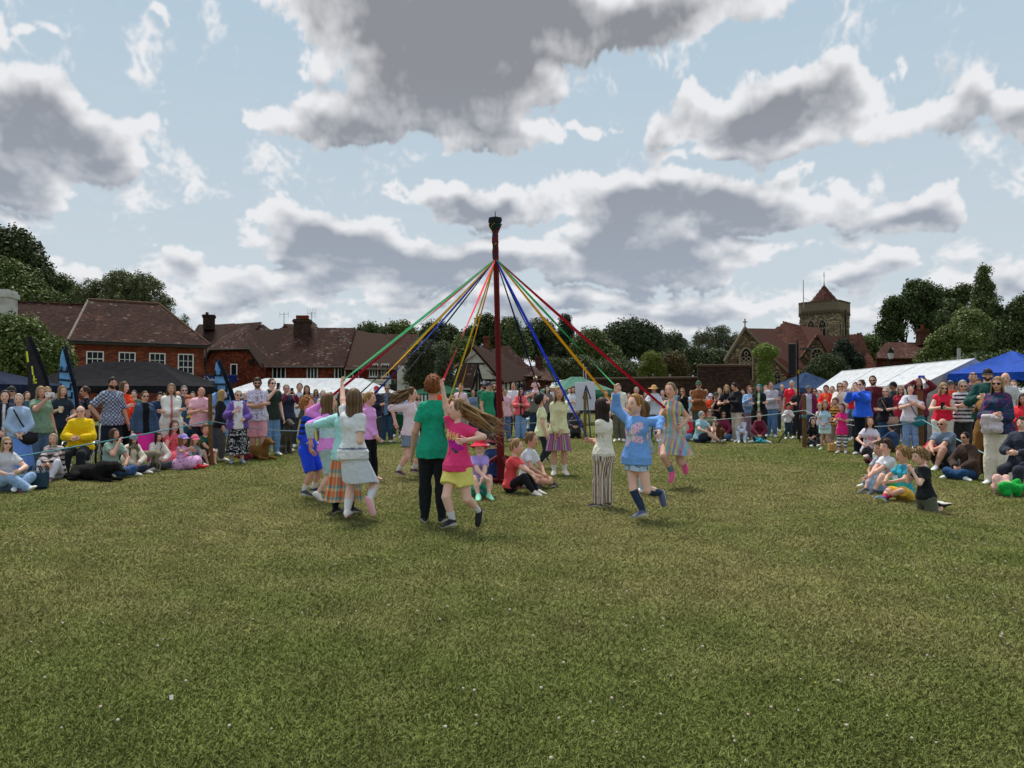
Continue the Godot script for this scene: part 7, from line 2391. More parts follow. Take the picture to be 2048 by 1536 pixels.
	var tmat: String = topw[2] if topw.size() > 2 else "plain"
	var st := topw[0]
	var e2: float = {"tee": 0.011, "polo": 0.010, "shirt": 0.012, "vest": 0.008, "long": 0.010, "jumper": 0.017, "jacket": 0.020, "coat": 0.022, "puffer": 0.028, "gilet": 0.024, "blouse": 0.016, "crop": 0.014}.get(st, 0.008)
	var sleeve: float = {"tee": 0.62, "polo": 0.6, "shirt": 0.75, "vest": 0.0, "gilet": 0.0, "blouse": 0.8, "crop": 0.62, "dress": 0.3, "dress_mini": 0.3, "dress_long": 0.4}.get(st, 1.93)
	if o.has("sleeve"): sleeve = o.sleeve
	var hem: float = {"coat": -0.17, "jacket": -0.03, "vest": 0.0, "crop": 0.06, "jumper": -0.005, "puffer": 0.0, "blouse": -0.02, "dress": 0.07, "dress_mini": 0.07, "dress_long": 0.07}.get(st, -0.035)
	if o.has("hem"): hem = o.hem
	if seated: hem = maxf(hem, -0.005)
	var hw2 := (0.111 * w + e2 + 0.004) / q + (0.006 if st in ["tee", "crop", "blouse", "jumper", "jacket", "coat", "shirt"] else 0.002)
	var tb := [
		[mid, pel + u * maxf(0.03, hem), 0.056 * w + e2, hw2, 0.03, 2, q, sp],
		[pel + u * maxf(0.03, hem), pel + u * minf(hem, 0.0), hw2, hw2 + 0.002, 0.01, 3, q, sp],
		[mid, chest, 0.056 * w + e2, 0.064 * w + e2, 0.03, 0, q, cs],
		[chest, top - u * 0.058, 0.064 * w + e2, 0.050 * w + e2 * 0.6, 0.03, 0, q + 0.06, cs],
		[top - u * 0.036, sl, 0.027 + e2 * 0.3, 0.033 * lf + e2 * 0.6, 0.03, 0, 1.0, Z], [top - u * 0.036, sr, 0.027 + e2 * 0.3, 0.033 * lf + e2 * 0.6, 0.03, 0, 1.0, Z],
	]
	if kind == "f":
		tb.append([chest + f * 0.028 + cs * 0.032, chest + f * 0.036 + cs * 0.034, 0.031 + e2 * 0.7, 0.029 + e2 * 0.7, 0.03, 0, 1.0, Z])
		tb.append([chest + f * 0.028 - cs * 0.032, chest + f * 0.036 - cs * 0.034, 0.031 + e2 * 0.7, 0.029 + e2 * 0.7, 0.03, 0, 1.0, Z])
	for t in [[sl, el, lh], [sr, er, rh]]:
		if sleeve <= 0.0: continue
		if sleeve <= 1.0:
			tb.append([t[0], t[0].lerp(t[1], sleeve), 0.033 * lf + e2 * 0.6, 0.030 * lf + e2 * 1.2, 0.02, 2, 1.0, Z])
		else:
			tb.append([t[0], t[1], 0.033 * lf + e2 * 0.6, 0.029 * lf + e2 * 0.9, 0.010, 0, 1.0, Z])
			tb.append([t[1], t[1].lerp(t[2], sleeve - 1.0), 0.030 * lf + e2 * 0.9, 0.019 * lf + e2 * 0.75, 0.008, 2, 1.0, Z])
	for b in tb:
		b[0] *= h; b[1] *= h; b[2] *= h; b[3] *= h; b[4] *= h
	Field.new(tb, cell).surface(tm, amp * (1.25 if st != "puffer" else 0.5), fold, off)
	if o.has("front"):
		var inner := lin(o.front)
		for i in tm.v.size():
			var p := tm.v[i] / h - pel
			if p.dot(f) > 0.02 and absf(p.dot(cs)) < o.get("front_w", 0.034) and p.dot(u) < tl - 0.005: tm.c[i] = inner
	if o.has("sleeve_bands"):
		for i in tm.v.size():
			var p := tm.v[i] / h - pel
			if absf(p.dot(cs)) > 0.088 and p.dot(u) > tl * 0.42 and p.dot(u) < tl * 0.9 and fposmod(p.dot(u) * 19.0, 1.0) < 0.5: tm.c[i] = lin(o.sleeve_bands)
	if o.has("bands"):
		for i in tm.v.size():
			var y := (tm.v[i] / h - pel).dot(u) / tl
			for b in o.bands:
				if y < b[0]: tm.c[i] = lin(b[1])
	if o.has("print"): dye(tm, o.print, pel * h, chest * h, cs, u, f, tl * h)
	out.parts.append(["dress" if dress else {"jumper": "jumper", "jacket": "jacket", "coat": "coat", "puffer": "jacket", "gilet": "gilet", "long": "top", "vest": "top"}.get(st, "shirt"), tm, tmat])
	if o.has("under") or st == "gilet":
		var um := MB.new()
		um.col = lin(o.get("under", "#444444"))
		for t in [[sl, el, lh], [sr, er, rh]]:
			um.tube([t[0] * h, t[0].lerp(t[1], 0.55) * h, t[1] * h, t[1].lerp(t[2], 0.5) * h, t[1].lerp(t[2], 0.93) * h], [0.042 * lf * h, 0.037 * lf * h, 0.035 * lf * h, 0.031 * lf * h, 0.024 * lf * h], 8)
		out.parts.append(["sleeves", um, "plain"])
	if st in ["polo", "shirt", "jacket"] or o.has("collar"):
		var cm := MB.new()
		cm.col = lin(o.collar) if o.has("collar") else tm.col * 0.92
		var ring := PackedVector3Array()
		for j in 10:
			var a := -2.5 + 5.0 * j / 9.0
			ring.append((top - u * 0.004 + (cs * sin(a) * 1.15 - f * cos(a)) * (fk + 0.012) + u * (0.012 * cos(a) - 0.004)) * h)
		var rr := PackedFloat32Array()
		rr.resize(10)
		rr.fill(0.009 * h)
		cm.tube(ring, rr, 5)
		out.parts.append(["collar", cm, tmat])
	# socks and shoes
	var shoe := o.get("shoe", "#d8d8d6") as String
	if o.has("sock"):
		for t in [[kl, lfo], [kr, rfo]]:
			var sm := MB.new()
			sm.col = lin(o.sock)
			var up0: float = o.get("sock_h", 0.62)
			sm.tube([t[0].lerp(t[1], up0) * h, t[0].lerp(t[1], lerpf(up0, 1.0, 0.5)) * h, t[1] * h, (t[1] + (t[1] - t[0]).normalized() * 0.012) * h], [0.034 * lf * h if up0 > 0.5 else 0.041 * lf * h, (0.030 if up0 > 0.5 else 0.038) * lf * h, 0.026 * lf * h, 0.024 * lf * h], 9)
			out.parts.append(["sock", sm, "knit"])
	if shoe != "none":
		for t in [[kl, lfo, lt], [kr, rfo, rt]]:
			var sm := MB.new()
			var toe: Vector3 = t[2]
			var upv: Vector3 = (t[0] - t[1]).normalized().lerp(Vector3.UP, 0.0 if o.get("fist", false) else 0.3)
			upv = (upv - toe * upv.dot(toe)).normalized()
			if not upv.is_normalized(): upv = Vector3.UP
			shoe_shape(sm, Transform3D(Basis(upv.cross(toe).normalized(), upv, toe).scaled(Vector3.ONE * h * (1.05 if child else 0.98)), t[1] * h), lin(shoe), lin(o.get("sole", "#d9d6cf")))
			out.parts.append(["shoe", sm, "leather"])
	# hair, hat and glasses, in head heights
	var hx := Transform3D(hb.scaled(Vector3.ONE * hsz), hc * h)
	var style := o.get("hair", "short" if kind in ["m", "b"] else "long") as String
	if style != "bald":
		var hrm := MB.new()
		hrm.col = hair_c
		hair_shape(hrm, hx, style, r, o.get("tips", ""), o.get("blow", Vector3.ZERO), near, s.turn)
		out.parts.append(["hair", hrm, "hair"])
	if o.has("hat"):
		var hp: PackedStringArray = o.hat.split(":")
		var hm2 := MB.new()
		hat_shape(hm2, hx, hp[0], lin(hp[1]), lin(hp[2]) if hp.size() > 2 else lin(hp[1]))
		out.parts.append([{"cap": "cap", "cap_back": "cap", "sun": "sun_hat", "bucket": "sun_hat", "beanie": "beanie", "band": "hairband", "hood": "hood", "bow": "bow"}[hp[0]], hm2, "plain"])
	if o.has("specs"):
		var gm := MB.new()
		gm.col = Color(0.012, 0.012, 0.014)
		var lifted: bool = o.specs == "up"
		var y0 := 0.33 if lifted else 0.02
		var z0 := 0.30 if lifted else 0.385
		for sd in [-1.0, 1.0]:
			var b := Basis(Vector3.UP, sd * 0.22) * Basis(Vector3.RIGHT, -0.5 if lifted else 0.08)
			if o.specs == "clear":
				var ring := PackedVector3Array()
				for j in 9: ring.append(hx * (Vector3(sd * 0.145, y0, z0 + 0.01) + b * Vector3(cos(TAU * j / 8) * 0.10, sin(TAU * j / 8) * 0.075, 0)))
				var rr := PackedFloat32Array()
				rr.resize(9)
				rr.fill(0.012 * hsz)
				gm.tube(ring, rr, 4, false)
			else:
				gm.ball(hx * Vector3(sd * 0.145, y0, z0), Vector3(0.125, 0.085, 0.03) * hsz, hb * b, 4, 8)
			gm.rod(hx * Vector3(sd * 0.26, y0 + 0.03, z0 - 0.05), hx * Vector3(sd * 0.36, y0 + 0.02, -0.05), 0.014 * hsz, 0.012 * hsz, 4)
		gm.rod(hx * Vector3(-0.06, y0 + 0.03, z0 + 0.03), hx * Vector3(0.06, y0 + 0.03, z0 + 0.03), 0.014 * hsz, 0.014 * hsz, 4)
		out.parts.append(["spectacles" if o.specs == "clear" else "sunglasses", gm, "glossy"])
	var placed := Transform3D(Basis(Vector3.UP, s.turn), Vector3(s.x, o.get("lift", 0.0), s.z))
	out.place = placed
	out.lh = placed * ((lh + (lh - el).normalized() * 0.045) * h)
	out.rh = placed * ((rh + (rh - er).normalized() * 0.045) * h)
	out.front = placed.basis * f
	out.chest = placed * ((chest + f * 0.085) * h)
	out.waist = placed * ((pel + cs * 0.09) * h)
	out.cs = placed.basis * cs
	out.u = placed.basis * u
	out.pel = placed * (pel * h)
	out.head = placed * hx
	built[k] = out


func skirt(mb: MB, from: Vector3, pel: Vector3, kl: Vector3, kr: Vector3, fl: Vector3, fr: Vector3, h: float, length: float, r0: float, r1: float, side: Vector3, pleats: int, sway: Vector3) -> void:
	var rows := 12
	var cols := 57
	var pts := PackedVector3Array()
	var mk := ((kl + kr) * 0.5).lerp(pel - Vector3(0, (pel - (kl + kr) * 0.5).length(), 0), 0.5)
	var mf := (fl + fr) * 0.5
	for i in rows:
		var t := float(i) / (rows - 1)
		var l := t * length
		var c := from.lerp(mk, minf(l, 1.0)) if l < 1.0 else mk.lerp(mf, (l - 1.0) / 0.85)
		c += sway * h * t * t
		var spread := absf((kl - kr).dot(side)) * 0.3 * minf(l, 1.0)
		var fore := absf((kl - kr).dot(Vector3.BACK)) * 0.2 * minf(l, 1.0)
		var rad := lerpf(r0, r1 * (0.75 + 0.25 * length), pow(t, 0.6)) * h
		for j in cols:
			var a := TAU * j / (cols - 1)
			var wv := 1.0 + (0.055 * sin(a * pleats) + 0.03 * sin(a * 5.0 + 1.0)) * smoothstep(0.08, 0.9, t)
			var flat := lerpf(0.78, 0.92, t)
			pts.append(c + Vector3(sin(a) * (rad * wv + spread * 0.6), 0.006 * h * sin(a * 3.0 + 2.0) * t, cos(a) * (rad * flat * wv + fore)))
	mb.grid(pts, rows, cols)


func shoe_shape(mb: MB, x: Transform3D, upper: Color, sole: Color) -> void:
	var rows := 9
	var cols := 13
	var pts := PackedVector3Array()
	var cl := PackedColorArray()
	for i in rows:
		var t := float(i) / (rows - 1)
		var z := lerpf(-0.036, 0.108, t)
		var wd := 0.026 * sqrt(maxf(0.02, 1.0 - pow(absf(t - 0.52) / 0.53, 3.2)))
		var ht := lerpf(0.060, 0.027, smoothstep(0.28, 0.85, t)) * sqrt(maxf(0.03, 1.0 - pow(absf(t - 0.5) / 0.515, 6.0)))
		for j in cols:
			var a := TAU * j / (cols - 1)
			var p := Vector3(sin(a) * wd * (1.12 if cos(a) < 0.2 else 1.0), 0, z)
			p.y = -0.040 + (0.5 + 0.5 * cos(a)) * ht
			if cos(a) < -0.55: p.y = -0.040
			pts.append(x * p)
			cl.append(sole if cos(a) < -0.2 else upper)
	mb.grid(pts, rows, cols, cl)
	for e in [0, rows - 1]:
		var k := mb.v.size()
		var c := Vector3.ZERO
		for j in cols - 1: c += pts[e * cols + j]
		var nn := (x.basis.z * (1.0 if e else -1.0)).normalized()
		mb.v.append(c / (cols - 1)); mb.n.append(nn); mb.c.append(upper); mb.t.append(Vector2.ZERO)
		for j in cols:
			mb.v.append(pts[e * cols + j]); mb.n.append(nn); mb.c.append(cl[e * cols + j]); mb.t.append(Vector2.ZERO)
		for j in cols - 1:
			if e: mb.ix.append_array(PackedInt32Array([k, k + 1 + j, k + 2 + j]))
			else: mb.ix.append_array(PackedInt32Array([k, k + 2 + j, k + 1 + j]))


func hair_shape(mb: MB, x: Transform3D, style: String, r: RandomNumberGenerator, tips: String, blow: Vector3, near: bool, turn: float) -> void:
	var rows := 14 if near else 10
	var cols := 41 if near else 29
	var fall := {"long": 1.25, "very_long": 1.9, "bob": 0.42, "wavy": 1.05,  "half": 1.2}.get(style, 0.0) as float
	var thick := {"crop": 0.022, "balding": 0.02, "curly": 0.10, "short": 0.055, "mop": 0.085}.get(style, 0.05) as float
	var rough := {"curly": 0.05, "mop": 0.05, "wavy": 0.03, "short": 0.03, "wind": 0.03}.get(style, 0.012) as float
	var pts := PackedVector3Array()
	var cl := PackedColorArray()
	var tip := lin(tips) if tips else mb.col
	var seed_ := r.randf() * 50.0
	var down := x.basis.inverse() * Vector3.DOWN
	down = down.normalized()
	var bl := x.basis.inverse() * (Basis(Vector3.UP, -turn) * blow)
	if blow != Vector3.ZERO: bl = bl.normalized() * blow.length()
	var hang := rows if fall > 0.0 else 0
	for i in rows + hang:
		for j in cols:
			var ph := PI * (2.0 * j / (cols - 1) - 1.0)
			var ap := absf(ph)
			var hair_line := lerpf(0.80, 1.72, smoothstep(0.55, 1.25, ap))
			if style == "balding": hair_line = lerpf(0.25, 1.7, smoothstep(0.9, 1.5, ap))
			if style in ["mop", "fringe"]: hair_line = lerpf(1.12, 1.8, smoothstep(0.7, 1.3, ap))
			hair_line = lerpf(hair_line, 2.20, smoothstep(1.5, 2.4, ap))
			var t0 := 0.9 if style == "balding" and ap > 1.2 else 0.0
			var t := minf(float(i) / (rows - 1), 1.0)
			var th := lerpf(t0, hair_line, t)
			var edge := 1.0 - 0.75 * pow(t, 5.0) * (0.0 if ap > 1.1 and fall > 0.0 else 1.0)
			var nz := fold.get_noise_3d(ph * 60.0 + seed_, th * 40.0, seed_) * rough * 2.0
			if style in ["curly", "mop", "wavy"]: nz += rough * 0.6 * sin(ph * 17.0 + th * 9.0 + seed_)
			var k := 1.0 + (thick * edge + nz) / 0.4
			var p := Vector3(sin(th) * sin(ph) * 0.338 * k, cos(th) * 0.505 * (1.0 + thick * edge / 0.55), (sin(th) * cos(ph) * 0.412 - 0.012) * k)
			if i >= rows:
				var l := float(i - rows + 1) / rows
				var reach := fall * smoothstep(0.85, 1.35, ap) * (0.9 + 0.2 * sin(j * 2.3 + seed_))
				var flare := 1.0 + 0.16 * sin(l * PI * 0.6) * signf(fall - 0.5)
				p = Vector3(p.x * flare, p.y, p.z * flare) + down * reach * l
				p += bl * l * l * smoothstep(0.8, 1.3, ap)
				if style in ["wavy", "wind"]: p += Vector3(sin(l * 9.0 + j), 0, cos(l * 8.0 + j * 1.7)) * 0.035 * l
				if l > 0.9: p = p.lerp(Vector3(p.x * 0.85, p.y, p.z), 0.5)
				p += Vector3(sin(j * 5.1), 0, cos(j * 3.7)) * 0.02 * l
			pts.append(x * p)
			var l2 := clampf(float(i - rows) / maxf(1.0, hang), 0.0, 1.0)
			cl.append(mb.col.lerp(tip, smoothstep(0.2, 0.9, l2)) * (0.90 + 0.2 * absf(sin(j * 2.7 + seed_))))
	mb.grid(pts, rows + hang, cols, cl)
	if near and style in ["mop", "short", "curly"]:
		for s in 70:
			var ph := r.randf_range(-PI, PI)
			var th := r.randf_range(0.15, 1.0 if absf(ph) < 1.0 else 1.9)
			var d := Vector3(sin(th) * sin(ph), cos(th), sin(th) * cos(ph))
			var q := d * Vector3(0.338, 0.505, 0.412) * (1.0 + thick / 0.46)
			var g := (Vector3(r.randfn(), r.randfn() - 0.4, r.randfn()) * 0.6 + Vector3(d.x, -0.5, d.z + 0.25)).normalized()
			g = (g - d * g.dot(d) * 0.75).normalized()
			var c1 := mb.col
			mb.col *= r.randf_range(0.7, 1.35)
			mb.tube([x * (q - g * 0.06 - d * 0.02), x * (q + g * 0.05 + d * 0.012), x * (q + g * 0.15 + d * 0.018)], [0.02 * x.basis.y.length(), 0.03 * x.basis.y.length(), 0.004 * x.basis.y.length()], 4)
			mb.col = c1
	if style in ["pony", "bun", "wind", "pigtails", "plaits"]:
		var roots := [Vector3(0, 0.12, -0.44)] if not style in ["pigtails", "plaits"] else [Vector3(0.34, -0.02, -0.12), Vector3(-0.34, -0.02, -0.12)]
		for rt in roots:
			if style == "bun":
				mb.ball(x * Vector3(0, 0.36, -0.30), Vector3.ONE * 0.17 * x.basis.y.length(), Basis.IDENTITY, 6, 8)
				continue
			var n := 1 if not near else (44 if blow != Vector3.ZERO else 6)
			for s in n:
				var p := PackedVector3Array()
				var rad := PackedFloat32Array()
				var len := (1.15 if style != "wind" else 1.7) * r.randf_range(0.75, 1.1)
				if style == "wind":
					var ph := PI + r.randf_range(-1.5, 1.5)
					var th := r.randf_range(0.7, 2.0)
					rt = Vector3(sin(th) * sin(ph) * 0.35, cos(th) * 0.5, sin(th) * cos(ph) * 0.42)
				var phase := r.randf() * 6.0
				var spread := Vector3(r.randf_range(-1, 1), r.randf_range(-1, 1), r.randf_range(-1, 1)) * (0.0 if n == 1 else 0.42 if blow != Vector3.ZERO else 0.10)
				for i in 8:
					var l := i / 7.0
					var q: Vector3 = rt + Vector3(0, 0.05 * sin(l * PI), (-0.10 if style != "wind" else 0.0) * sin(minf(l * 3.0, 1.0) * PI * 0.5)) + down * len * l * (0.4 if blow != Vector3.ZERO else 0.85) + bl * l * (1.0 + 0.3 * l) + spread * l
					q += Vector3(sin(l * 9.0 + phase), cos(l * 11.0 + phase * 2.0), sin(l * 8.0 + phase)) * 0.15 * l * l
					p.append(x * q)
					rad.append((0.11 if n == 1 else 0.048) * x.basis.y.length() * (0.55 + 0.75 * sin(PI * minf(1.0, l * 1.2 + 0.12))) * (1.0 - l * l * 0.9))
				var c0 := mb.col
				mb.col = mb.col.lerp(tip, r.randf()) * r.randf_range(0.75, 1.25)
				mb.tube(p, rad, 6)
				mb.col = c0


func hat_shape(mb: MB, x: Transform3D, style: String, c: Color, brim: Color) -> void:
	var s := x.basis.y.length()
	mb.col = c
	if style in ["cap", "cap_back", "beanie", "sun", "bucket", "hood"]:
		var k := 1.13 if style != "hood" else 1.22
		var pts := PackedVector3Array()
		var rows := 7
		for i in rows:
			var th := lerpf(0.0, 1.40 if style != "hood" else 2.0, float(i) / (rows - 1))
			for j in 21:
				var ph := TAU * j / 20
				if style == "hood" and cos(ph) > 0.35: th = minf(th, 0.85)
				pts.append(x * Vector3(sin(th) * sin(ph) * 0.345 * k, 0.03 + cos(th) * 0.50 * (1.02 if style != "beanie" else 1.14), sin(th) * cos(ph) * 0.42 * k - 0.01))
		mb.grid(pts, rows, 21)
	mb.col = brim
	if style in ["cap", "cap_back"]:
		var d := 1.0 if style == "cap" else -1.0
		var pts := PackedVector3Array()
		for i in 5:
			var t := i / 4.0
			for j in 11:
				var a := lerpf(-1.15, 1.15, j / 10.0)
				pts.append(x * Vector3(sin(a) * (0.385 + 0.03 * t), 0.16 - 0.06 * t - 0.05 * a * a, d * (cos(a) * 0.40 + 0.05 + 0.27 * t * cos(a * 0.9))))
		mb.grid(pts, 5, 11)
	if style in ["sun", "bucket"]:
		var wd := 0.42 if style == "sun" else 0.24
		var pts := PackedVector3Array()
		for i in 4:
			var t := i / 3.0
			for j in 25:
				var a := TAU * j / 24
				pts.append(x * Vector3(sin(a) * (0.385 + wd * t), 0.10 - (0.06 if style == "sun" else 0.20) * t + 0.03 * sin(a * 3.0) * t, cos(a) * (0.47 + wd * t) - 0.01))
		mb.grid(pts, 4, 25)
	if style == "band":
		var p := PackedVector3Array()
		for j in 13:
			var a := PI * j / 12
			p.append(x * Vector3(cos(a) * 0.40, sin(a) * 0.58 - 0.02, 0.06))
		var rr := PackedFloat32Array()
		rr.resize(13)
		rr.fill(0.035 * s)
		mb.tube(p, rr, 6)
	if style == "bow":
		for e in [-1.0, 1.0]:
			mb.ball(x * Vector3(0.08 + e * 0.10, 0.22, -0.44), Vector3(0.11, 0.075, 0.04) * s, x.basis.orthonormalized() * Basis(Vector3.BACK, e * 0.4), 4, 6)


func place_folk() -> void:
	built.resize(people.size())
	var job := WorkerThreadPool.add_group_task(build_folk, people.size(), -1, true)
	WorkerThreadPool.wait_for_group_task_completion(job)
	for k in people.size():
		var s: Dictionary = people[k]
		var out: Dictionary = built[k]
		var t := thing("person", s.label, "person", out.place.origin, s.turn, s.o.get("group", "spectators round the green"))
		for p in out.parts:
			part(p[0], p[1], M[p[2]], t)
		if s.o.has("id"): hand_at[s.o.id] = out
		if s.o.has("has"):
			for it in s.o.has: held(it, out, s)


func held(it: Array, out: Dictionary, s: Dictionary) -> void:
	var h: float = s.h
	var at: Vector3 = out.rh if it.size() < 4 or it[3] == "r" else out.lh if it[3] == "l" else (out.lh + out.rh) * 0.5
	var fr: Vector3 = out.front
	var x := Basis.looking_at(-fr, Vector3.UP)
	var mb := MB.new()
	mb.col = lin(it[1])
	var o: Node3D
	match it[0]:
		"phone":
			o = thing("phone", it[2], "phone", at + fr * 0.02 + Vector3(0, 0.03, 0), 0, "phones held up or looked at")
			mb.bevel(Transform3D(x, Vector3.ZERO), Vector3(0.15, 0.075, 0.010) if it.size() > 4 else Vector3(0.078, 0.155, 0.010), 0.003)
			part("case", mb, M.leather, o)
			var lens := MB.new()
			lens.col = Color(0.01, 0.01, 0.012)
			for e in 2: lens.ball(fr * 0.006 + x * Vector3(-0.05, 0.02, 0) * Vector3(1, 1, 1) + Vector3(0, 0.02 * e - 0.01, 0), Vector3.ONE * 0.007, Basis.IDENTITY, 4, 6)
			part("lens", lens, M.glossy, o)
		"cup":
			o = thing("drink_cup", it[2], "cup", at + Vector3(0, -0.02, 0))
			mb.tube([Vector3(0, -0.05, 0), Vector3(0, 0.06, 0)], [0.028, 0.040], 12)
			part("beaker", mb, M.leather, o)
			var lid := MB.new()
			lid.col = Color(0.7, 0.7, 0.68)
			lid.tube([Vector3(0, 0.06, 0), Vector3(0, 0.072, 0)], [0.042, 0.040], 12)
			part("rim", lid, M.leather, o)
		"bag":
			var p0: Vector3 = out.waist + fr * 0.07 * h
			o = thing("shoulder_bag", it[2], "bag", p0)
			mb.ball(Vector3(0, -0.03, 0), Vector3(0.15, 0.115, 0.065), x, 8, 10)
			mb.bevel(Transform3D(x, Vector3(0, 0.03, 0)), Vector3(0.27, 0.10, 0.09), 0.02)
			part("pouch", mb, M.leather, o)
			var st := MB.new()
			st.col = mb.col * 0.7
			var a0: Vector3 = out.chest - out.cs * 0.06 * h + out.u * 0.06 * h + fr * 0.008
			st.tube([Vector3(0, 0.05, 0), a0.lerp(p0, 0.5) - p0 + fr * 0.03, a0 - p0], [0.012, 0.012, 0.012], 5)
			part("strap", st, M.leather, o)
		"parcel":
			o = thing("plastic_bag", it[2], "bag", at - Vector3(0, 0.12, 0))
			mb.ball(Vector3(0, -0.04, 0), Vector3(0.11, 0.15, 0.09), x, 7, 9)
			part("sack", mb, M.glossy, o)
			var kn := MB.new()
			kn.col = lin("#e07050")
			kn.ball(Vector3(0, -0.03, 0) + fr * 0.05, Vector3(0.07, 0.08, 0.05), x, 5, 7)
			part("contents", kn, M.glossy, o)
		"sword":
			o = thing("baton", it[2], "baton", at)
			mb.rod(Vector3.ZERO, Vector3(-0.14, 0.5, 0.06), 0.013, 0.016)
			part("shaft", mb, M.leather, o)
		"cloth":
			o = thing("folded_cardigan", it[2], "cardigan", out.pel + fr * 0.15 * h + out.u * 0.09 * h)
			var bb := []
			for e in 6: bb.append([x * Vector3(-0.10 + 0.02 * sin(e * 2.0), 0.07 - 0.045 * e, 0.02 * cos(e * 3.0)), x * Vector3(0.10, 0.05 - 0.045 * e + 0.05 * sin(e * 1.7), 0.03 * sin(e * 2.3)), 0.05, 0.045, 0.03, 0, 1.0, Vector3.ZERO])
			Field.new(bb, 0.014).surface(mb, 0.022, fold, at)
			part("fabric", mb, M.knit, o)


# ---------------------------------------------------------------- prints dyed into the cloth of a top
const GLYPHS := {"O": ["###", "#.#", "#.#", "#.#", "###"], "N": ["#..#", "##.#", "####", "#.##", "#..#"], "A": [".#.", "#.#", "###", "#.#", "#.#"], "L": ["#..", "#..", "#..", "#..", "###"]}


func dye(mb: MB, what: String, pel: Vector3, chest: Vector3, cs: Vector3, u: Vector3, f: Vector3, tl: float) -> void:
	var r := RandomNumberGenerator.new()
	r.seed = 5
	var back := what == "back"
	for i in mb.v.size():
		var d := mb.v[i] - chest
		if (d.dot(f) < 0.02) != back: continue
		var x := d.dot(cs)
		var y := d.dot(u)
		var c := ""
		match what:
			"butterfly":
				var tilt := Vector2(x, y + 0.075).rotated(-0.3)
				var ax := absf(tilt.x)
				var w1 := Vector2(ax - 0.085, tilt.y - 0.055).rotated(-0.6)
				var w2 := Vector2(ax - 0.06, tilt.y + 0.055).rotated(0.6)
				if minf(pow(w1.x / 0.088, 2) + pow(w1.y / 0.05, 2), pow(w2.x / 0.065, 2) + pow(w2.y / 0.04, 2)) < 1.0: c = ["#e8e0ea", "#d8b8d8", "#e8d0dc", "#9a6aa8", "#f0eef0", "#c06a98"][r.randi() % 6]
				elif ax < 0.018 and absf(tilt.y) < 0.03: c = "#20c890"
			"letters":
				var gx := (x + 0.125) / 0.0125
				var gy := (0.035 + x * 0.30 * -1.0 - y) / 0.021
				var k := 0
				for ch in ["O", "N", "A", "L"]:
					var g: Array = GLYPHS[ch]
					var wd: int = g[0].length()
					if int(gy) >= 0 and int(gy) < 5 and gy >= 0.0 and gx >= k and gx < k + wd * 1.25:
						if g[int(gy)][mini(wd - 1, int((gx - k) / 1.25))] == "#": c = "#f0cf7c"
					k += int(wd * 1.25) + 1
				var e := Vector2(x - 0.02, y + 0.10).rotated(0.45)
				if pow(e.x / 0.09, 2) + pow(e.y / 0.045, 2) < 1.0: c = "#a81c88"
				if pow((e.x - 0.03) / 0.05, 2) + pow((e.y + 0.045) / 0.014, 2) < 1.0: c = "#1c3a40"
				if pow((x + 0.10) / 0.035, 2) + pow((y + 0.15) / 0.03, 2) < 1.0 and r.randf() < 0.5: c = "#f09a60"
			"back":
				if pow(x / 0.07, 2) + pow((y - 0.02) / 0.055, 2) < 1.0 and r.randf() < 0.75: c = ["#c04a98", "#8a4aa8", "#d070a8"][r.randi() % 3]
			"flowers":
				if pow(x / 0.06, 2) + pow((y + 0.02) / 0.07, 2) < 1.0 and r.randf() < 0.5: c = ["#c02a6a", "#3a3a50", "#d05a90"][r.randi() % 3]
			"mountain":
				if absf(x) < 0.07 and y < -absf(x) and y > -0.09: c = "#b8b040"
			"small":
				if absf(x) < 0.05 and absf(y) < 0.022 and r.randf() < 0.6: c = "#50525c"
			"red_print":
				if absf(x) < 0.07 and y < 0.0 and y > -0.11 and r.randf() < 0.75: c = ["#d03a3a", "#e08a40", "#7a8aa8", "#c85a8a"][r.randi() % 4]
		if c: mb.c[i] = lin(c)


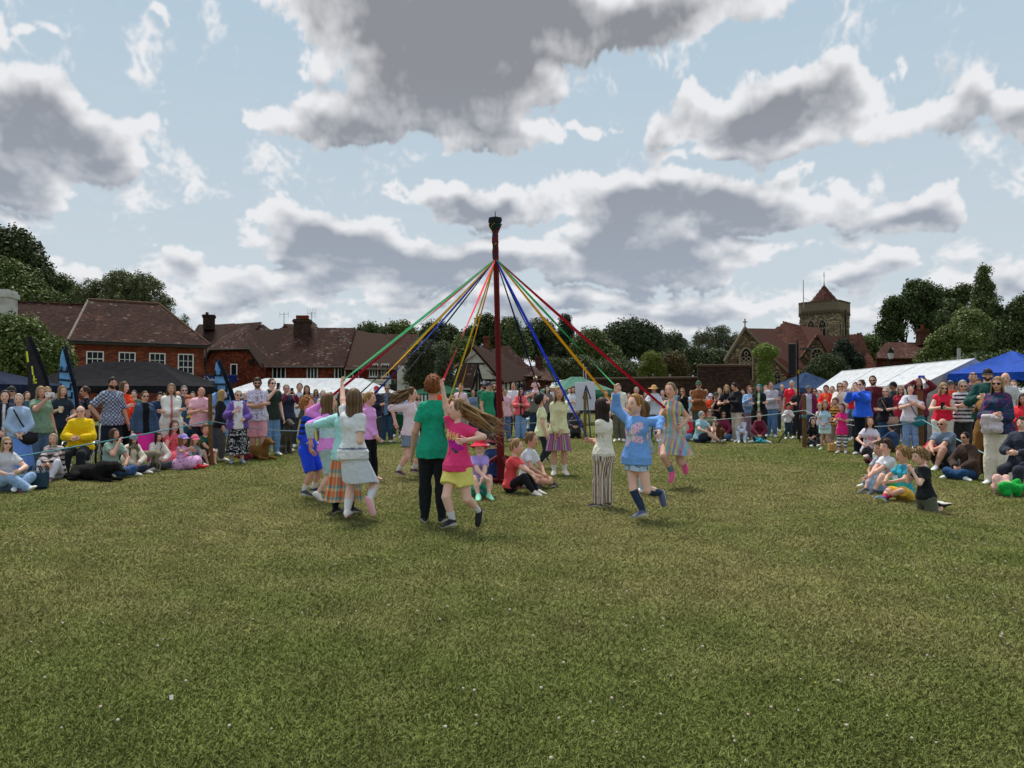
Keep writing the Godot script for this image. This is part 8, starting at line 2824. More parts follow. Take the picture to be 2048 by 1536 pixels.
func _ready() -> void:
	var cam := Camera3D.new()
	cam.name = "camera"
	cam.position = Vector3(0, 1.35, 0)
	cam.rotation.x = 0.019
	cam.fov = 55.816
	cam.near = 0.05
	cam.far = 1500.0
	add_child(cam)
	var we := WorldEnvironment.new()
	we.name = "environment"
	wob.seed = 8
	wob.frequency = 0.02
	we.environment = make_sky()
	add_child(we)
	var sun := DirectionalLight3D.new()
	sun.name = "sun"
	sun.light_energy = 1.15
	sun.light_angular_distance = 15.0
	sun.light_color = Color(1.0, 0.97, 0.92)
	sun.shadow_enabled = true
	sun.rotation_degrees = Vector3(-62, 200, 0)
	add_child(sun)
	make_materials()
	make_ground()
	make_buildings()
	make_trees()
	fold.seed = 5
	fold.frequency = 6.5
	make_head()
	folk("boy in bright blue football kit with black bands on the sleeves",-2.78,-9.87,78,1.370,"stand",{kind="b",top="long:#1f3fae",bot="long_shorts:#1c40c8",hc="#b5763c",sock="#e8e8ea",shoe="#33363e",hem=-0.02,sleeve_bands="#141a34",fat=0.92,id="boy_blue",group="children dancing round the maypole",P={LH=Vector3(0.0874,0.499,0.06),RH=Vector3(-0.0816,0.486,0.0722),LF=Vector3(0.0795,0.0748,0.023),RF=Vector3(-0.0743,0.0686,0.00143),hy=5,hp=-8}})
	folk("girl in lilac, mint and pink colour block jumper running in white trainers",-2.44,-9.58,105,1.409,"stand",{kind="g",top="jumper:#d489d4",bot="long_shorts:#8fa6a8",hc="#7a5c3c",hair="very_long",bands=[[0.72,"#a9c4cc"],[0.33,"#d384cf"]],shoe="#e4e4e0",fat=0.9,id="girl_pastel",group="children dancing round the maypole",P={LH=Vector3(0.0854,0.906,-0.0444),RH=Vector3(-0.0489,0.565,-0.147),LF=Vector3(0.017,0.0465,0.211),RF=Vector3(-0.0516,0.0746,-0.0816),hy=-5,RT=Vector3(0,-0.6,0.6),up=1}})
	folk("girl with dark brown hair in tiered orange checked skirt and black trainers",-1.96,-8.47,150,1.449,"stand",{kind="g",top="long:#9ccfd0",bot="long_skirt:#ffffff:orange_check",hc="#4a3628",hair="very_long",sock="#202022",shoe="#1a1a1c",flare=0.12,id="girl_orange",group="children dancing round the maypole",P={LH=Vector3(0.122,0.708,0.00951),hy=10}})
	folk("girl in white cropped tee and pleated white skirt reaching up, seen from behind",-1.75,-7.99,168,1.449,"stand",{kind="g",top="crop:#d4d8dc",bot="skirt:#c9d2dc",hc="#7a5f46",hair="very_long",tips="#c9a066",sock="#e6e8ec",sock_h=0.25,shoe="#e8e8ea",sole="#d8a0a8",flare=0.115,pleats=22,bands=[[0.245,"#555c6c"],[0.205,"#d4d8dc"]],fist=true,id="girl_white",sway=Vector3(-0.02,0,0.02),group="children dancing round the maypole",P={LH=Vector3(0.173,1.03,0.175),RH=Vector3(-0.0346,0.51,0.0638),LF=Vector3(0.0262,0.0771,-0.0409),RF=Vector3(-0.153,0.165,-0.038),hy=4,EL=Vector3(1,0,0),RT=Vector3(-0.4,-0.9,0.1)}})
	folk("girl in pale pink sweatshirt and black flared trousers, hair tied back",-2.36,-11.97,62,1.449,"stand",{kind="g",top="jumper:#d99ad8",bot="flare:#15161a",hc="#b78d52",hair="pony",shoe="#c09a90",id="girl_pink_jumper",group="children dancing round the maypole",P={LH=Vector3(0.11,0.903,-0.16),RH=Vector3(-0.0266,0.498,0.126),hy=12}})
	folk("girl in pale printed sweatshirt and denim shorts running, brown hair flying",-1.73,-12.34,70,1.529,"stand",{kind="g",top="jumper:#dccdd2",bot="shorts:#6a7686",hc="#6e5238",hair="wind",tips="#a98a66",sock="#ecebee",shoe="#4a2a32",sleeve=1.1,blow=Vector3(-1.3,-0.15,0),print="back",id="girl_running",group="children dancing round the maypole",P={LH=Vector3(0.151,0.657,0.032),RH=Vector3(-0.115,0.624,-0.126),LF=Vector3(0.0697,0.0823,0.000358),RF=Vector3(-0.104,0.0731,-0.0934),hy=15}})
	folk("tall boy in plain green tee and black trousers seen from behind",-0.86,-7.89,180,1.589,"stand",{kind="b",top="tee:#12866a",bot="slim:#14161c",hc="#94592f",hair="mop",shoe="#16181c",sole="#d8d8d8",id="boy_green",group="children dancing round the maypole",P={hy=-4}})
	folk("girl in bright pink printed tee and frilly yellow shorts, long wavy hair blowing",-0.56,-7.50,-32,1.340,"stand",{kind="g",top="tee:#e8407c",bot="shorts:#e9df7a",hc="#8a6a48",hair="wind",tips="#d2b07c",sock="#e0e0e0",shoe="#17181c",sole="#d8d4d8",blow=Vector3(1.5,-0.35,-0.2),fat=1.06,hem=-0.02,fist=true,print="letters",id="girl_hot_pink",group="children dancing round the maypole",P={RH=Vector3(-0.0931,1.17,0.102),LH=Vector3(0.151,0.69,0.0995),RF=Vector3(-0.0103,0.0715,0.0505),LF=Vector3(0.086,0.12,-0.159),hy=-42,hp=-6,EL=Vector3(1,-0.3,-0.3),ER=Vector3(-1,0,0.3),LT=Vector3(0.1,-0.75,0.5)}})
	folk("dark haired boy in pale yellow shirt running off behind the striped skirt girl",0.57,-13.91,100,1.427,"stand",{kind="b",top="tee:#dce0b4",bot="slim:#23282a",hc="#2e2622",hair="mop",sock="#a8e040",shoe="#22252c",id="boy_yellow",group="children dancing round the maypole",P={LF=Vector3(0.0591,0.155,0.0684),RF=Vector3(-0.0616,0.0733,-0.0544),LH=Vector3(0.0449,0.574,0.149),hp=-18,LT=Vector3(0,-0.6,0.6),RT=Vector3(0,-0.7,0.6)}})
	folk("smiling girl in pale yellow knitted jumper and rainbow striped skirt",0.82,-12.74,4,1.552,"stand",{kind="g",top="jumper:#e2dfb0:knit",bot="skirt:#ffffff:rainbow",hc="#d3b27a",hair="half",sock="#e8e4e2",shoe="#dcd4c8",flare=0.14,pleats=16,fist=true,id="girl_rainbow",group="children dancing round the maypole",P={LH=Vector3(0.00902,0.496,0.104),RH=Vector3(-0.057,0.462,0.0929),hy=0,hp=4}})
	folk("girl with waist length dark hair in cream top and brown striped wide trousers",1.14,-9.01,-138,1.350,"stand",{kind="g",top="tee:#d8d4c4",bot="wide:#ffffff:vstripe",hc="#352620",hair="very_long",hat="bow:#e8b0b4",shoe="#22222a",sleeve=0.5,hem=0.02,id="girl_striped_trousers",group="children dancing round the maypole",P={LH=Vector3(-0.0135,0.586,0.107),RH=Vector3(-0.0373,0.601,0.166),hy=12}})
	folk("girl in blue sweatshirt with sequin butterfly, denim skirt and navy leggings",1.39,-8.12,-50,1.389,"stand",{kind="g",top="jumper:#6f9fe0",bot="mini:#b8d2e6:speckle",hc="#a8763e",hair="pony",sock="#27384e",sock_h=0.02,shoe="#48506a",flare=0.105,pleats=4,hem=-0.03,fist=true,fat=1.08,print="butterfly",id="girl_butterfly",group="children dancing round the maypole",P={RH=Vector3(-0.153,1.02,0.0698),LH=Vector3(0.173,0.706,-0.0715),RF=Vector3(0.0571,0.0657,-0.012),LF=Vector3(0.0788,0.199,-0.206),hy=-6,ER=Vector3(-1,0.1,0),LT=Vector3(0.4,-0.7,0.4)}})
	folk("girl in pastel rainbow striped dress and pink shoes skipping off the ground",2.41,-10.96,-28,1.577,"stand",{kind="g",top="dress:#ffffff:pastel",bot="none",hc="#8a7252",hair="bun",sock="#5a7a8a",shoe="#cc5582",flare=0.14,sway=Vector3(0.04,0.02,-0.02),fist=true,fat=1.1,id="girl_dress",group="children dancing round the maypole",P={RH=Vector3(-0.0103,0.73,0.207),LH=Vector3(0.0993,0.595,0.0191),RF=Vector3(0.018,0.159,0.0622),LF=Vector3(0.0774,0.221,-0.149),hy=-8,LT=Vector3(0.3,-0.6,0.7),RT=Vector3(0,-0.6,0.7)}})
	folk("child in pale blue trousers mostly hidden behind the butterfly jumper girl",1.89,-10.33,-100,1.314,"stand",{kind="g",top="tee:#7a8a9a",bot="slim:#8fb4d0",hc="#6a4e36",shoe="#e0e0dc",id="child_hidden",group="children dancing round the maypole",P={RH=Vector3(-0.0133,0.967,0.363)}})
	folk("child with wavy fair hair and dark glasses behind the pink tee girl",-1.47,-17.83,10,1.411,"stand",{kind="g",top="tee:#b09080",bot="shorts:#606878",hc="#a88458",hair="wavy",specs="sun",id="girl_behind",group="children dancing round the maypole",P={LH=Vector3(0.086,0.861,0.0871),RH=Vector3(-0.0761,0.913,0.0585)}})
	folk("boy in red bucket hat and lilac tee hugging his knees",-0.46,-10.07,12,1.345,"sit_knees",{kind="b",top="tee:#a893d6",bot="shorts:#35b0a0",hc="#6a4a34",hat="bucket:#b8203a",shoe="#8fe0c0",sole="#d8e8b0",group="children sitting at the foot of the maypole",P={hp=-10}})
	folk("child in maroon sun hat and navy top with back to the camera",-0.32,-11.75,172,1.274,"sit_cross",{kind="b",top="long:#25355e",bot="slim:#23252c",hc="#4a3a30",hat="bucket:#581a2c",group="children sitting at the foot of the maypole"})
	folk("fair haired girl in coral tee and black trousers sitting against the pole",-0.01,-10.33,62,1.276,"sit_knees",{kind="g",top="tee:#ff5c60",bot="slim:#17181c",hc="#b08a5c",hair="bun",shoe="#e4ddd4",group="children sitting at the foot of the maypole",P={hy=12}})
	folk("girl in white tee and shorts with brown hair tied back, sitting",0.23,-10.96,58,1.396,"sit_cross",{kind="g",top="tee:#d8dde6",bot="shorts:#d8dde6",hc="#8a6a4a",hair="bun",shoe="#2a2a2e",group="children sitting at the foot of the maypole",P={hy=8}})
	folk("blond boy in black tee and olive shorts, nearest of the boys on the right",4.97,-8.73,-84,1.118,"kneel",{kind="b",top="tee:#15171d",bot="long_shorts:#4c4f42",hc="#9a7a54",hair="mop",shoe="#1c1e24",P={LH=Vector3(0.03,0.42,0.17),RH=Vector3(-0.03,0.42,0.17),EL=Vector3(0.4,-1,0.2),ER=Vector3(-0.4,-1,0.2),hp=8}})
	folk("curly haired boy in teal top and yellow shorts with legs stretched out",5.18,-9.58,-78,1.161,"sit_side",{kind="b",top="tee:#2a90a8:floral",bot="long_shorts:#d0a83a",hc="#a5824f",hair="curly",sock="#a03048",shoe="#2a5a98",sole="#c8d8a0"})
	folk("brown haired boy in white printed tee with one knee up",5.40,-10.39,-70,1.257,"sit_knees",{kind="b",top="tee:#d8dae0",bot="long_shorts:#3a9a5a",hc="#4a382c",hair="mop",shoe="#3a3a40",print="red_print"})
	folk("child half hidden behind the brown haired boy on the right",5.58,-10.96,-60,1.119,"sit_cross",{kind="b",top="tee:#8a90a0",bot="slim:#6a88b0",hc="#6a5038"})
	folk("woman with short brown hair in navy jacket at the left edge",-8.47,-12.11,30,1.475,"front",{top="jacket:#191d30",bot="slim:#1c2236",hc="#54382a",hair="bob",front="#cfc8c8",front_w=0.018,hem=-0.14})
	folk("man in black cap and dark glasses behind the grey haired lady",-10.02,-14.53,25,1.580,"stand",{kind="m",top="tee:#2a3352",bot="slim:#23262e",hc="#2a2420",hat="cap:#1a1a1c",specs="sun"})
	folk("white haired lady in pale blue cardigan and blue skirt with black handbag",-8.23,-12.11,38,1.417,"front",{top="jumper:#93a8c4:knit",bot="long_skirt:#5b7fc0",hc="#d4cfc2",hair="bob",flare=0.115,shoe="#2a2420",has=[["bag","#16181c","black leather handbag hanging before the lady in blue skirt"]]})
	folk("woman in sage green tee and jeans photographing with a white phone",-8.39,-12.91,58,1.555,"phone_right",{top="tee:#66806c",bot="jeans:#5d7590",hc="#b89a70",fat=1.1,has=[["phone","#dcdcdc","white phone held up by the woman in sage green","r",1]]})
	folk("blonde woman in navy mostly hidden behind the sage green tee",-9.67,-15.09,50,1.579,"stand",{top="long:#222a44",bot="slim:#23262e",hc="#b8986a",hair="bob"})
	folk("woman with very long light brown hair holding a drink",-8.89,-14.32,42,1.587,"cup",{top="tee:#1f2733",bot="slim:#24402f",hc="#a07c50",hair="very_long",has=[["cup","#c8b89a","drink held by the woman with very long hair","r"]]})
	folk("woman with short brown hair and sunglasses in patterned grey top facing left",-8.79,-14.97,-55,1.587,"stand",{top="tee:#7a8290:dark_floral",bot="slim:#2a2c34",hc="#4a3428",hair="short",specs="sun",skin=2})
	folk("tall bearded man in navy gingham shirt, hand on hip, glasses on head",-7.79,-14.11,62,1.749,"hip",{kind="m",top="shirt:#c0c6d4:gingham",bot="jeans:#22283a",hc="#2f2622",beard=true,specs="up",sleeve=0.9})
	folk("young woman in bright orange sweatshirt and black trousers, long hair",-7.91,-14.75,62,1.676,"cup",{top="jumper:#ff5420",bot="slim:#15161a",hc="#7a5638",has=[["parcel","#e0a898","clear plastic bag held by the young woman in orange","l"]]})
	folk("woman in denim jacket, sunglasses and magenta skirt, hair up",-6.95,-13.72,40,1.473,"stand",{top="jacket:#3c4d66:denim",bot="long_skirt:#d02a90",hc="#6a4c38",hair="bun",front="#121218",specs="sun",flare=0.12})
	folk("man with dark hair in dark blue looking down, behind the denim jacket",-8.01,-16.48,40,1.498,"stand",{kind="m",top="jacket:#1d2a48",bot="slim:#22252e",hc="#3a2e28",P={hp=25}})
	folk("woman in pale raincoat over red floral dress with folded arms",-6.93,-14.75,28,1.635,"cross",{top="coat:#c4c6be",bot="long_skirt:#d0606c:floral",hc="#9a8058",hair="half",front="#b0606a",front_w=0.013,flare=0.1})
	folk("man in red glasses with grey hair behind the pale raincoat",-7.84,-17.35,24,1.637,"stand",{kind="m",top="tee:#3a4050",bot="slim:#2a2c34",hc="#8a8680",specs="sun"})
	folk("bald man with spectacles peeping behind the pale raincoat",-8.21,-17.83,22,1.510,"stand",{kind="m",top="tee:#6a5a5a",bot="slim:#2a2c34",hc="#7a6a5c",hair="balding",specs="clear"})
	folk("red haired boy in navy tee with yellow mountain print",-7.00,-15.69,38,1.393,"front",{kind="b",top="tee:#1f4a66",bot="slim:#24505e",hc="#b0602c",hair="mop",skin=3,print="mountain"})
	folk("bald smiling man in pale pink polo shirt",-6.68,-15.57,25,1.586,"hold",{kind="m",top="polo:#d9a9b6",bot="slim:#1d2233",hc="#8a6a54",hair="balding",fat=1.2,collar="#e4c2cc"})
	folk("woman with tumbling blonde hair and black top, back half turned",-6.26,-15.57,115,1.522,"stand",{top="long:#16171b",bot="slim:#4a4a4c",hc="#c4a468",tips="#e0c898",shoe="#e0e0dc"})
	folk("man in grey and red cap and light blue shirt behind the blonde woman",-7.35,-18.16,70,1.726,"stand",{kind="m",top="shirt:#7fa4d4",bot="slim:#3a4458",hc="#8a8078",hat="cap:#6a6a70:#a02a30"})
	folk("old lady in purple cardigan, white embroidered top and black floral skirt",-5.71,-15.09,28,1.506,"cup",{top="jacket:#5a4488",bot="long_skirt:#e4e4ea:dark_floral",hc="#c2c4b4",hair="short",front="#dcdce0",front_w=0.06,specs="sun",shoe="#8a94a8",flare=0.11,fat=1.12,print="flowers"})
	folk("tall bearded man in sunglasses, speckled shirt and pink shorts",-5.69,-16.21,14,1.797,"cross",{kind="m",top="shirt:#b4aec0:speckle",bot="long_shorts:#d89aa8",hc="#4a382c",hair="mop",specs="sun",beard=true,shoe="#ececec",skin=2})
	folk("man in black polo and jeans photographing with a dark phone",-5.70,-17.20,42,1.801,"phone_right",{kind="m",top="polo:#1e2822",bot="jeans:#6a8cb0",hc="#6a5a4c",specs="sun",has=[["phone","#15161a","dark phone held by the man in black polo","r"]]})
	folk("grey haired man in navy padded gilet with maroon sleeves, phone up",-5.76,-18.50,36,1.694,"phone",{kind="m",top="gilet:#1c2238:puffy",bot="slim:#1c2030",hc="#b8b4ac",under="#6a1f40",specs="clear",has=[["phone","#101114","black phone held by the man in padded gilet","b"]]})
	folk("man in open necked white shirt behind the padded gilet",-5.87,-20.01,20,1.750,"stand",{kind="m",top="shirt:#c8d0e0",bot="slim:#2c3444",hc="#5a4a3c"})
	folk("smiling woman with brown hair in dark patterned dress, bag on shoulder",-5.44,-19.22,18,1.681,"cup",{top="tee:#55564e:speckle",bot="long_skirt:#c8b050",hc="#5c4230",has=[["bag","#c8c4bc","black and white spotted bag of the smiling woman"]]})
	folk("grey haired woman half hidden behind the dancers on the left",-5.61,-21.54,10,1.573,"stand",{top="tee:#b0a898",bot="slim:#5a5a60",hc="#a8a090",hair="bob"})
	folk("man with brown hair watching between the dancers on the left",-5.51,-22.03,5,1.517,"stand",{kind="m",top="tee:#8a8478",bot="slim:#4a4c54",hc="#6a5644"})
	folk("man in dark red cap and navy jacket with folded arms",-4.04,-21.54,8,1.707,"cross",{kind="m",top="jacket:#1c2236",bot="slim:#33363f",hc="#8a8078",hat="cap:#8a1a2a",shoe="#3a3c44"})
	folk("grey haired man in sunglasses and black jacket over denim shirt",-3.79,-22.03,-5,1.745,"stand",{kind="m",top="jacket:#191b20",bot="jeans:#3c5470",hc="#8f8c86",front="#4f78a4",specs="sun"})
	folk("blonde woman in sunglasses and grey top sitting at the left edge",-7.36,-10.50,55,1.377,"sit_side",{top="tee:#a9a9ae",bot="jeans:#8ca6c2",hc="#c4a670",specs="sun"})
	folk("white haired lady in striped jumper and white trousers hugging her knees",-7.62,-12.11,14,1.344,"sit_knees",{top="jumper:#a89a98:hstripe",bot="slim:#d0d0dc",hc="#b8a890",hair="bob",shoe="#4a3038"})
	folk("old man in bright yellow jacket and spectacles sitting in a wheelchair",-7.62,-12.82,16,1.524,"chair",{kind="m",top="jacket:#ffd500",bot="slim:#1c1e26",hc="#c8c4bc",hair="balding",specs="clear",shoe="#1a1a1c",fat=1.15})
	folk("young woman in grey green tee eating, sitting beside the black dog",-6.85,-12.42,65,1.457,"sit_cross",{top="tee:#7f9488",bot="jeans:#39527a",hc="#5a4030",P={RH=Vector3(-0.03,0.4,0.16),ER=Vector3(-0.6,-1,0.2)}})
	folk("woman in grey beanie with long dark hair petting a white dog",-6.81,-12.99,45,1.262,"sit_cross",{top="jumper:#c8bdae",bot="slim:#22283a",hc="#3a2c26",hair="very_long",hat="beanie:#8a8a90",P={hp=22}})
	folk("woman with dark hair in white fluffy jumper sitting cross legged",-6.72,-13.72,50,1.246,"sit_cross",{top="jumper:#c9c5c0:knit",bot="slim:#3a3a44",hc="#3c2c26",P={hp=12}})
	folk("girl with long brown hair in red floral dress sitting",-6.79,-14.53,40,1.522,"sit_cross",{kind="g",top="dress:#c8606c:floral",bot="skirt:#c8606c:floral",hc="#7a5a40"})
	folk("little girl in lilac cap, pink dress and red wellington boots",-6.27,-13.72,75,1.105,"sit_side",{kind="g",top="dress:#d8a6d0:speckle",bot="skirt:#d8a6d0:speckle",hc="#9a7448",hair="half",hat="cap:#a48cd8",shoe="#c02838",sole="#902030",sock="#c02838",sock_h=0.3,P={RH=Vector3(-0.03,0.36,0.2),LH=Vector3(0.05,0.35,0.22)}})
	folk("small girl in bright pink cap and grey hoodie",-6.32,-14.42,40,1.019,"sit_cross",{kind="g",top="jumper:#787c80",bot="slim:#5a5a5e",hc="#b8904c",hair="half",hat="cap:#f07898"})
	folk("boy in dark green polo shirt sitting behind the rope post",-6.30,-14.86,42,1.369,"sit_knees",{kind="b",top="polo:#1c4a3a",bot="shorts:#1e2024",hc="#8a6a48",hair="mop",shoe="none"})
	folk("woman in pale pink blouse behind the dancing girl's hair",-1.51,-21.31,0,1.762,"stand",{top="blouse:#dcbcc4",bot="slim:#8a8a90",hc="#8a6448",hair="pony",sleeve=1.9})
	folk("man in grey cap with dark beard at the far side",-0.88,-21.54,60,1.855,"hold",{kind="m",top="tee:#2a5a46",bot="slim:#2c2e36",hc="#2c2422",hat="cap:#80828a",beard=true})
	folk("man in navy cap and green shirt beside the man in grey cap",-0.68,-20.64,50,1.805,"stand",{kind="m",top="tee:#1d7050",bot="slim:#30323a",hc="#4a3c34",hat="cap:#1c2236"})
	folk("big man in black polo and sunglasses just left of the maypole",-0.49,-20.86,6,1.782,"stand",{kind="m",top="polo:#14161e",bot="slim:#181a22",hc="#3a2e28",beard=true,specs="sun",fat=1.12})
	folk("curly dark haired woman in denim shirt crouching by the rope",-0.89,-23.06,15,1.718,"squat",{top="shirt:#5f7fae:denim",bot="jeans:#3c5070",hc="#332822",hair="curly",specs="sun",sleeve=1.9})
	folk("man in pink and white top half hidden by the maypole",-0.22,-22.53,10,1.645,"stand",{kind="m",top="tee:#d8a8b8",bot="jeans:#4a6a94",hc="#2c2420"})
	folk("man in white tee and black tracksuit holding a baby",0.05,-24.81,-4,1.880,"carry",{kind="m",top="tee:#d4d8e0",bot="slim:#18191d",hc="#2c2420",skin=2})
	folk("smiling woman in coral fleece and wide blue jeans with sunglasses",0.28,-23.62,2,1.676,"hold",{top="jacket:#f07078",bot="flare:#7f9cc0",hc="#4a3628",front="#191920",front_w=0.014,specs="sun",has=[["phone","#2a1c1c","phone held by the woman in coral fleece","b"],["bag","#202126","small black bag of the woman in coral fleece"]]})
	folk("bearded man in grey green shirt carrying a child on his shoulders",0.78,-24.20,0,1.851,"shoulders",{kind="m",top="shirt:#5e665c",bot="slim:#26364e",hc="#3a2c26",hair="mop",beard=true})
	folk("toddler in yellow and white cap riding on the bearded man's shoulders",0.78,-24.05,0,0.920,"ride",{kind="t",top="tee:#d8b4bc",bot="shorts:#d0b8b8",hc="#8a6a48",hat="cap:#d8d0c0:#e8d040",lift=1.564,shoe="#c8b8b4"})
	folk("woman with long brown hair behind the yellow shirted boy",1.23,-25.46,-4,1.771,"stand",{top="tee:#6a5a5c",bot="slim:#2c2c34",hc="#4c382c"})
	folk("woman in white cap behind the rainbow skirt girl",1.50,-26.85,-8,1.831,"stand",{top="tee:#a8aeb4",bot="slim:#5a5e66",hc="#6a5444",hair="bob",hat="cap:#d8d4cc"})
	folk("woman with long dark hair clapping, sitting on the far side",0.72,-26.13,4,1.915,"sit_cross",{top="long:#9fb0b8",bot="slim:#2a2c34",hc="#3a2a24",hair="very_long",P={LH=Vector3(0.02,0.32,0.18),RH=Vector3(-0.02,0.32,0.18)}})
	folk("girl in turquoise top sitting in front of the clapping woman",0.79,-24.81,0,1.128,"sit_knees",{kind="g",top="long:#52a0ac",bot="slim:#22262e",hc="#5a4030",hair="half"})
	folk("curly haired woman standing left of the white easel board",2.13,-26.85,-8,1.720,"stand",{top="tee:#6a9aa0",bot="slim:#3c3c44",hc="#8a5a3c",hair="curly"})
	folk("dark haired woman in white top close beside the easel board",2.16,-25.46,-10,1.771,"hold",{top="long:#c4c6cc",bot="slim:#2e3644",hc="#2e2420"})
	folk("blonde woman in sunglasses and dark cardigan kneeling left of the easel",2.12,-24.20,-6,1.499,"kneel",{top="jumper:#34353c",bot="slim:#1c1d22",hc="#c0a070",hair="wavy",specs="sun"})
	folk("woman in orange top partly hidden behind the tall boy in green",-2.15,-20.86,0,1.710,"stand",{kind="m",top="tee:#e04a28",bot="slim:#3c4048",hc="#7a5a44",hair="balding"})
	folk("man in cream shirt behind the raised hand of the butterfly jumper girl",3.32,-22.53,-10,1.785,"stand",{kind="m",top="shirt:#d0ccc2",bot="slim:#5a5648",hc="#4a3c34",specs="up"})
	folk("woman in denim jacket with brown hair right of the cream shirt",3.53,-23.06,-12,1.430,"stand",{top="jacket:#4f6f94:denim",bot="slim:#3c4458",hc="#5c4434",hair="half",specs="sun"})
	folk("white haired smiling man behind the butterfly jumper girl",4.05,-23.62,-12,1.692,"stand",{kind="m",top="shirt:#b0a89c",bot="slim:#4a4a50",hc="#c0bcb4"})
	folk("woman in patterned sun hat and white shirt, hands together",4.41,-22.53,-16,1.754,"clap",{top="shirt:#c6cee0",bot="slim:#33507c",hc="#5a4434",hair="bob",hat="sun:#b08a58",sleeve=1.9})
	folk("woman in pale blue top behind the skipping girl in the dress",5.75,-25.46,-14,1.684,"stand",{top="tee:#5f8c98",bot="slim:#3c4048",hc="#8a8478",hair="bob"})
	folk("blonde woman in sunglasses with black top and leopard print dress",5.43,-23.06,-18,1.652,"mouth",{top="long:#141418",bot="long_skirt:#c8c0b0:dots",hc="#9a7448",specs="sun"})
	folk("man in pale blue shirt behind the brown jumper",6.15,-24.81,-16,1.607,"stand",{kind="m",top="shirt:#98c0d4",bot="slim:#4a525c",hc="#6a5440"})
	folk("tall man in brown jumper and dark green cap with folded arms",5.87,-22.79,-18,1.885,"cross",{kind="m",top="jumper:#6a3f22",bot="slim:#3c4640",hc="#5a4434",hat="cap:#2f4a3c",specs="sun",collar="#d8d4d0"})
	folk("man in red orange tee bending behind the boy in black cap",6.79,-24.81,-30,1.504,"stand",{kind="m",top="tee:#f04a20",bot="slim:#4a4c54",hc="#6a5644",hat="cap:#b0a8c4"})
	folk("boy in black cap and black tee with grey trousers",6.50,-23.06,-20,1.525,"mouth",{kind="b",top="tee:#17191f",bot="long_shorts:#7a808c",hc="#4a3c34",hat="cap:#26342c"})
	folk("blonde woman in black top eating beside the man in black jumper",6.74,-22.79,-20,1.759,"hold",{top="tee:#15161a",bot="slim:#1a1b20",hc="#c4a674"})
	folk("man in black jumper and beige trousers looking down to the left",6.90,-22.28,-70,1.826,"hold",{kind="m",top="jumper:#12141c",bot="slim:#a89c92",hc="#2c2422",P={hp=20}})
	folk("curly auburn haired woman in pale blue jumper, hand at chest",7.64,-23.34,-22,1.720,"mouth",{top="jumper:#8cb4e2",bot="slim:#a08098",hc="#9a5c34",hair="curly",specs="clear",P={RH=Vector3(-0.02,0.74,0.14)}})
	folk("young woman with teal hair in long black coat, arms folded",7.68,-22.53,-24,1.770,"cross",{top="coat:#15161b",bot="slim:#1a1b20",hc="#3a98a8",front="#a8b890",front_w=0.02,hem=-0.22})
	folk("woman with pale curly hair hidden behind the teal haired one",8.91,-25.46,-24,1.771,"stand",{top="tee:#8a5a58",bot="slim:#8a8a90",hc="#b09a84",hair="curly"})
	folk("young man in grey sweatshirt and blue jeans with folded arms",8.98,-25.13,-26,1.905,"cross",{kind="m",top="jumper:#9a98a2",bot="jeans:#5c7ea6",hc="#4a3a30",shoe="#e0e0e0"})
	folk("woman with blonde bob in dark glasses, navy jacket and white trousers",11.22,-30.15,-28,1.911,"front",{top="jacket:#232c44",bot="slim:#c8ccd6",hc="#b0946c",hair="bob",front="#4a4a58",specs="sun"})
	folk("white haired man in red tee by the speaker pole",10.36,-26.85,-24,1.980,"stand",{kind="m",top="polo:#d01c38",bot="slim:#2c3038",hc="#dcd8d0",skin=2,collar="#d8d8dc"})
	folk("woman in black tee with brown arms beside the speaker pole",9.53,-24.20,-26,1.700,"hold",{top="tee:#16181c",bot="slim:#2a2c32",hc="#7a5a40",hair="pony"})
	folk("woman in dark cap and maroon cardigan over grey top",9.22,-22.53,-24,1.738,"stand",{top="jacket:#5c1c3c",bot="slim:#3a4a5c",hc="#6a4c38",hair="bob",front="#9a9aa8",front_w=0.05,hat="cap:#4a505c",fat=1.15})
	folk("dark haired woman in red cardigan looking at her phone",9.78,-22.53,-30,1.754,"hold",{top="jacket:#e0302c",bot="slim:#4a5060",hc="#3a2c26",hair="short",front="#e07040",has=[["phone","#d8d8d8","white phone of the woman in red cardigan","b"]]})
	folk("grey haired woman in white cardigan and sunglasses, hand on mouth",9.54,-21.08,-30,1.786,"mouth",{top="jumper:#dcd6d0",bot="slim:#8a8478",hc="#6c645c",hair="bob",specs="sun"})
	folk("older man behind the white cardigan",10.60,-23.06,-30,1.891,"stand",{kind="m",top="tee:#8a7a78",bot="slim:#4a4a52",hc="#8a8078"})
	folk("small boy in red tee lifted up by the woman in bright blue",9.65,-20.64,-35,0.950,"sit_cross",{kind="t",top="tee:#d02434",bot="slim:#4a6a8c",hc="#7a5c44",lift=0.95,P={LH=Vector3(0.05,0.42,0.16),RH=Vector3(-0.05,0.42,0.16),LF=Vector3(0.06,-0.22,0.1),RF=Vector3(-0.06,-0.22,0.12),KL=Vector3(0.2,0.4,1),KR=Vector3(-0.2,0.4,1)}})
	folk("woman in bright royal blue jumper and black trousers, hair pinned up",8.39,-17.35,-52,1.781,"phone",{top="jumper:#2a62e0",bot="flare:#15171e",hc="#4c382c",hair="bun",specs="sun",skin=3})
	folk("tall man in maroon tee and sunglasses above the crowd",9.68,-19.41,-34,1.939,"stand",{kind="m",top="tee:#4a1622",bot="slim:#22252c",hc="#3a2c26",specs="sun",beard=true,fat=1.1})
	folk("blonde woman in black top and sunglasses with folded arms, spotted bag",9.36,-18.16,-28,1.600,"cross",{top="long:#16181f",bot="jeans:#34506e",hc="#c0a678",hair="bob",specs="sun",fat=1.14,sleeve=1.5,has=[["bag","#a08070","small brown patterned bag of the woman in black"]]})
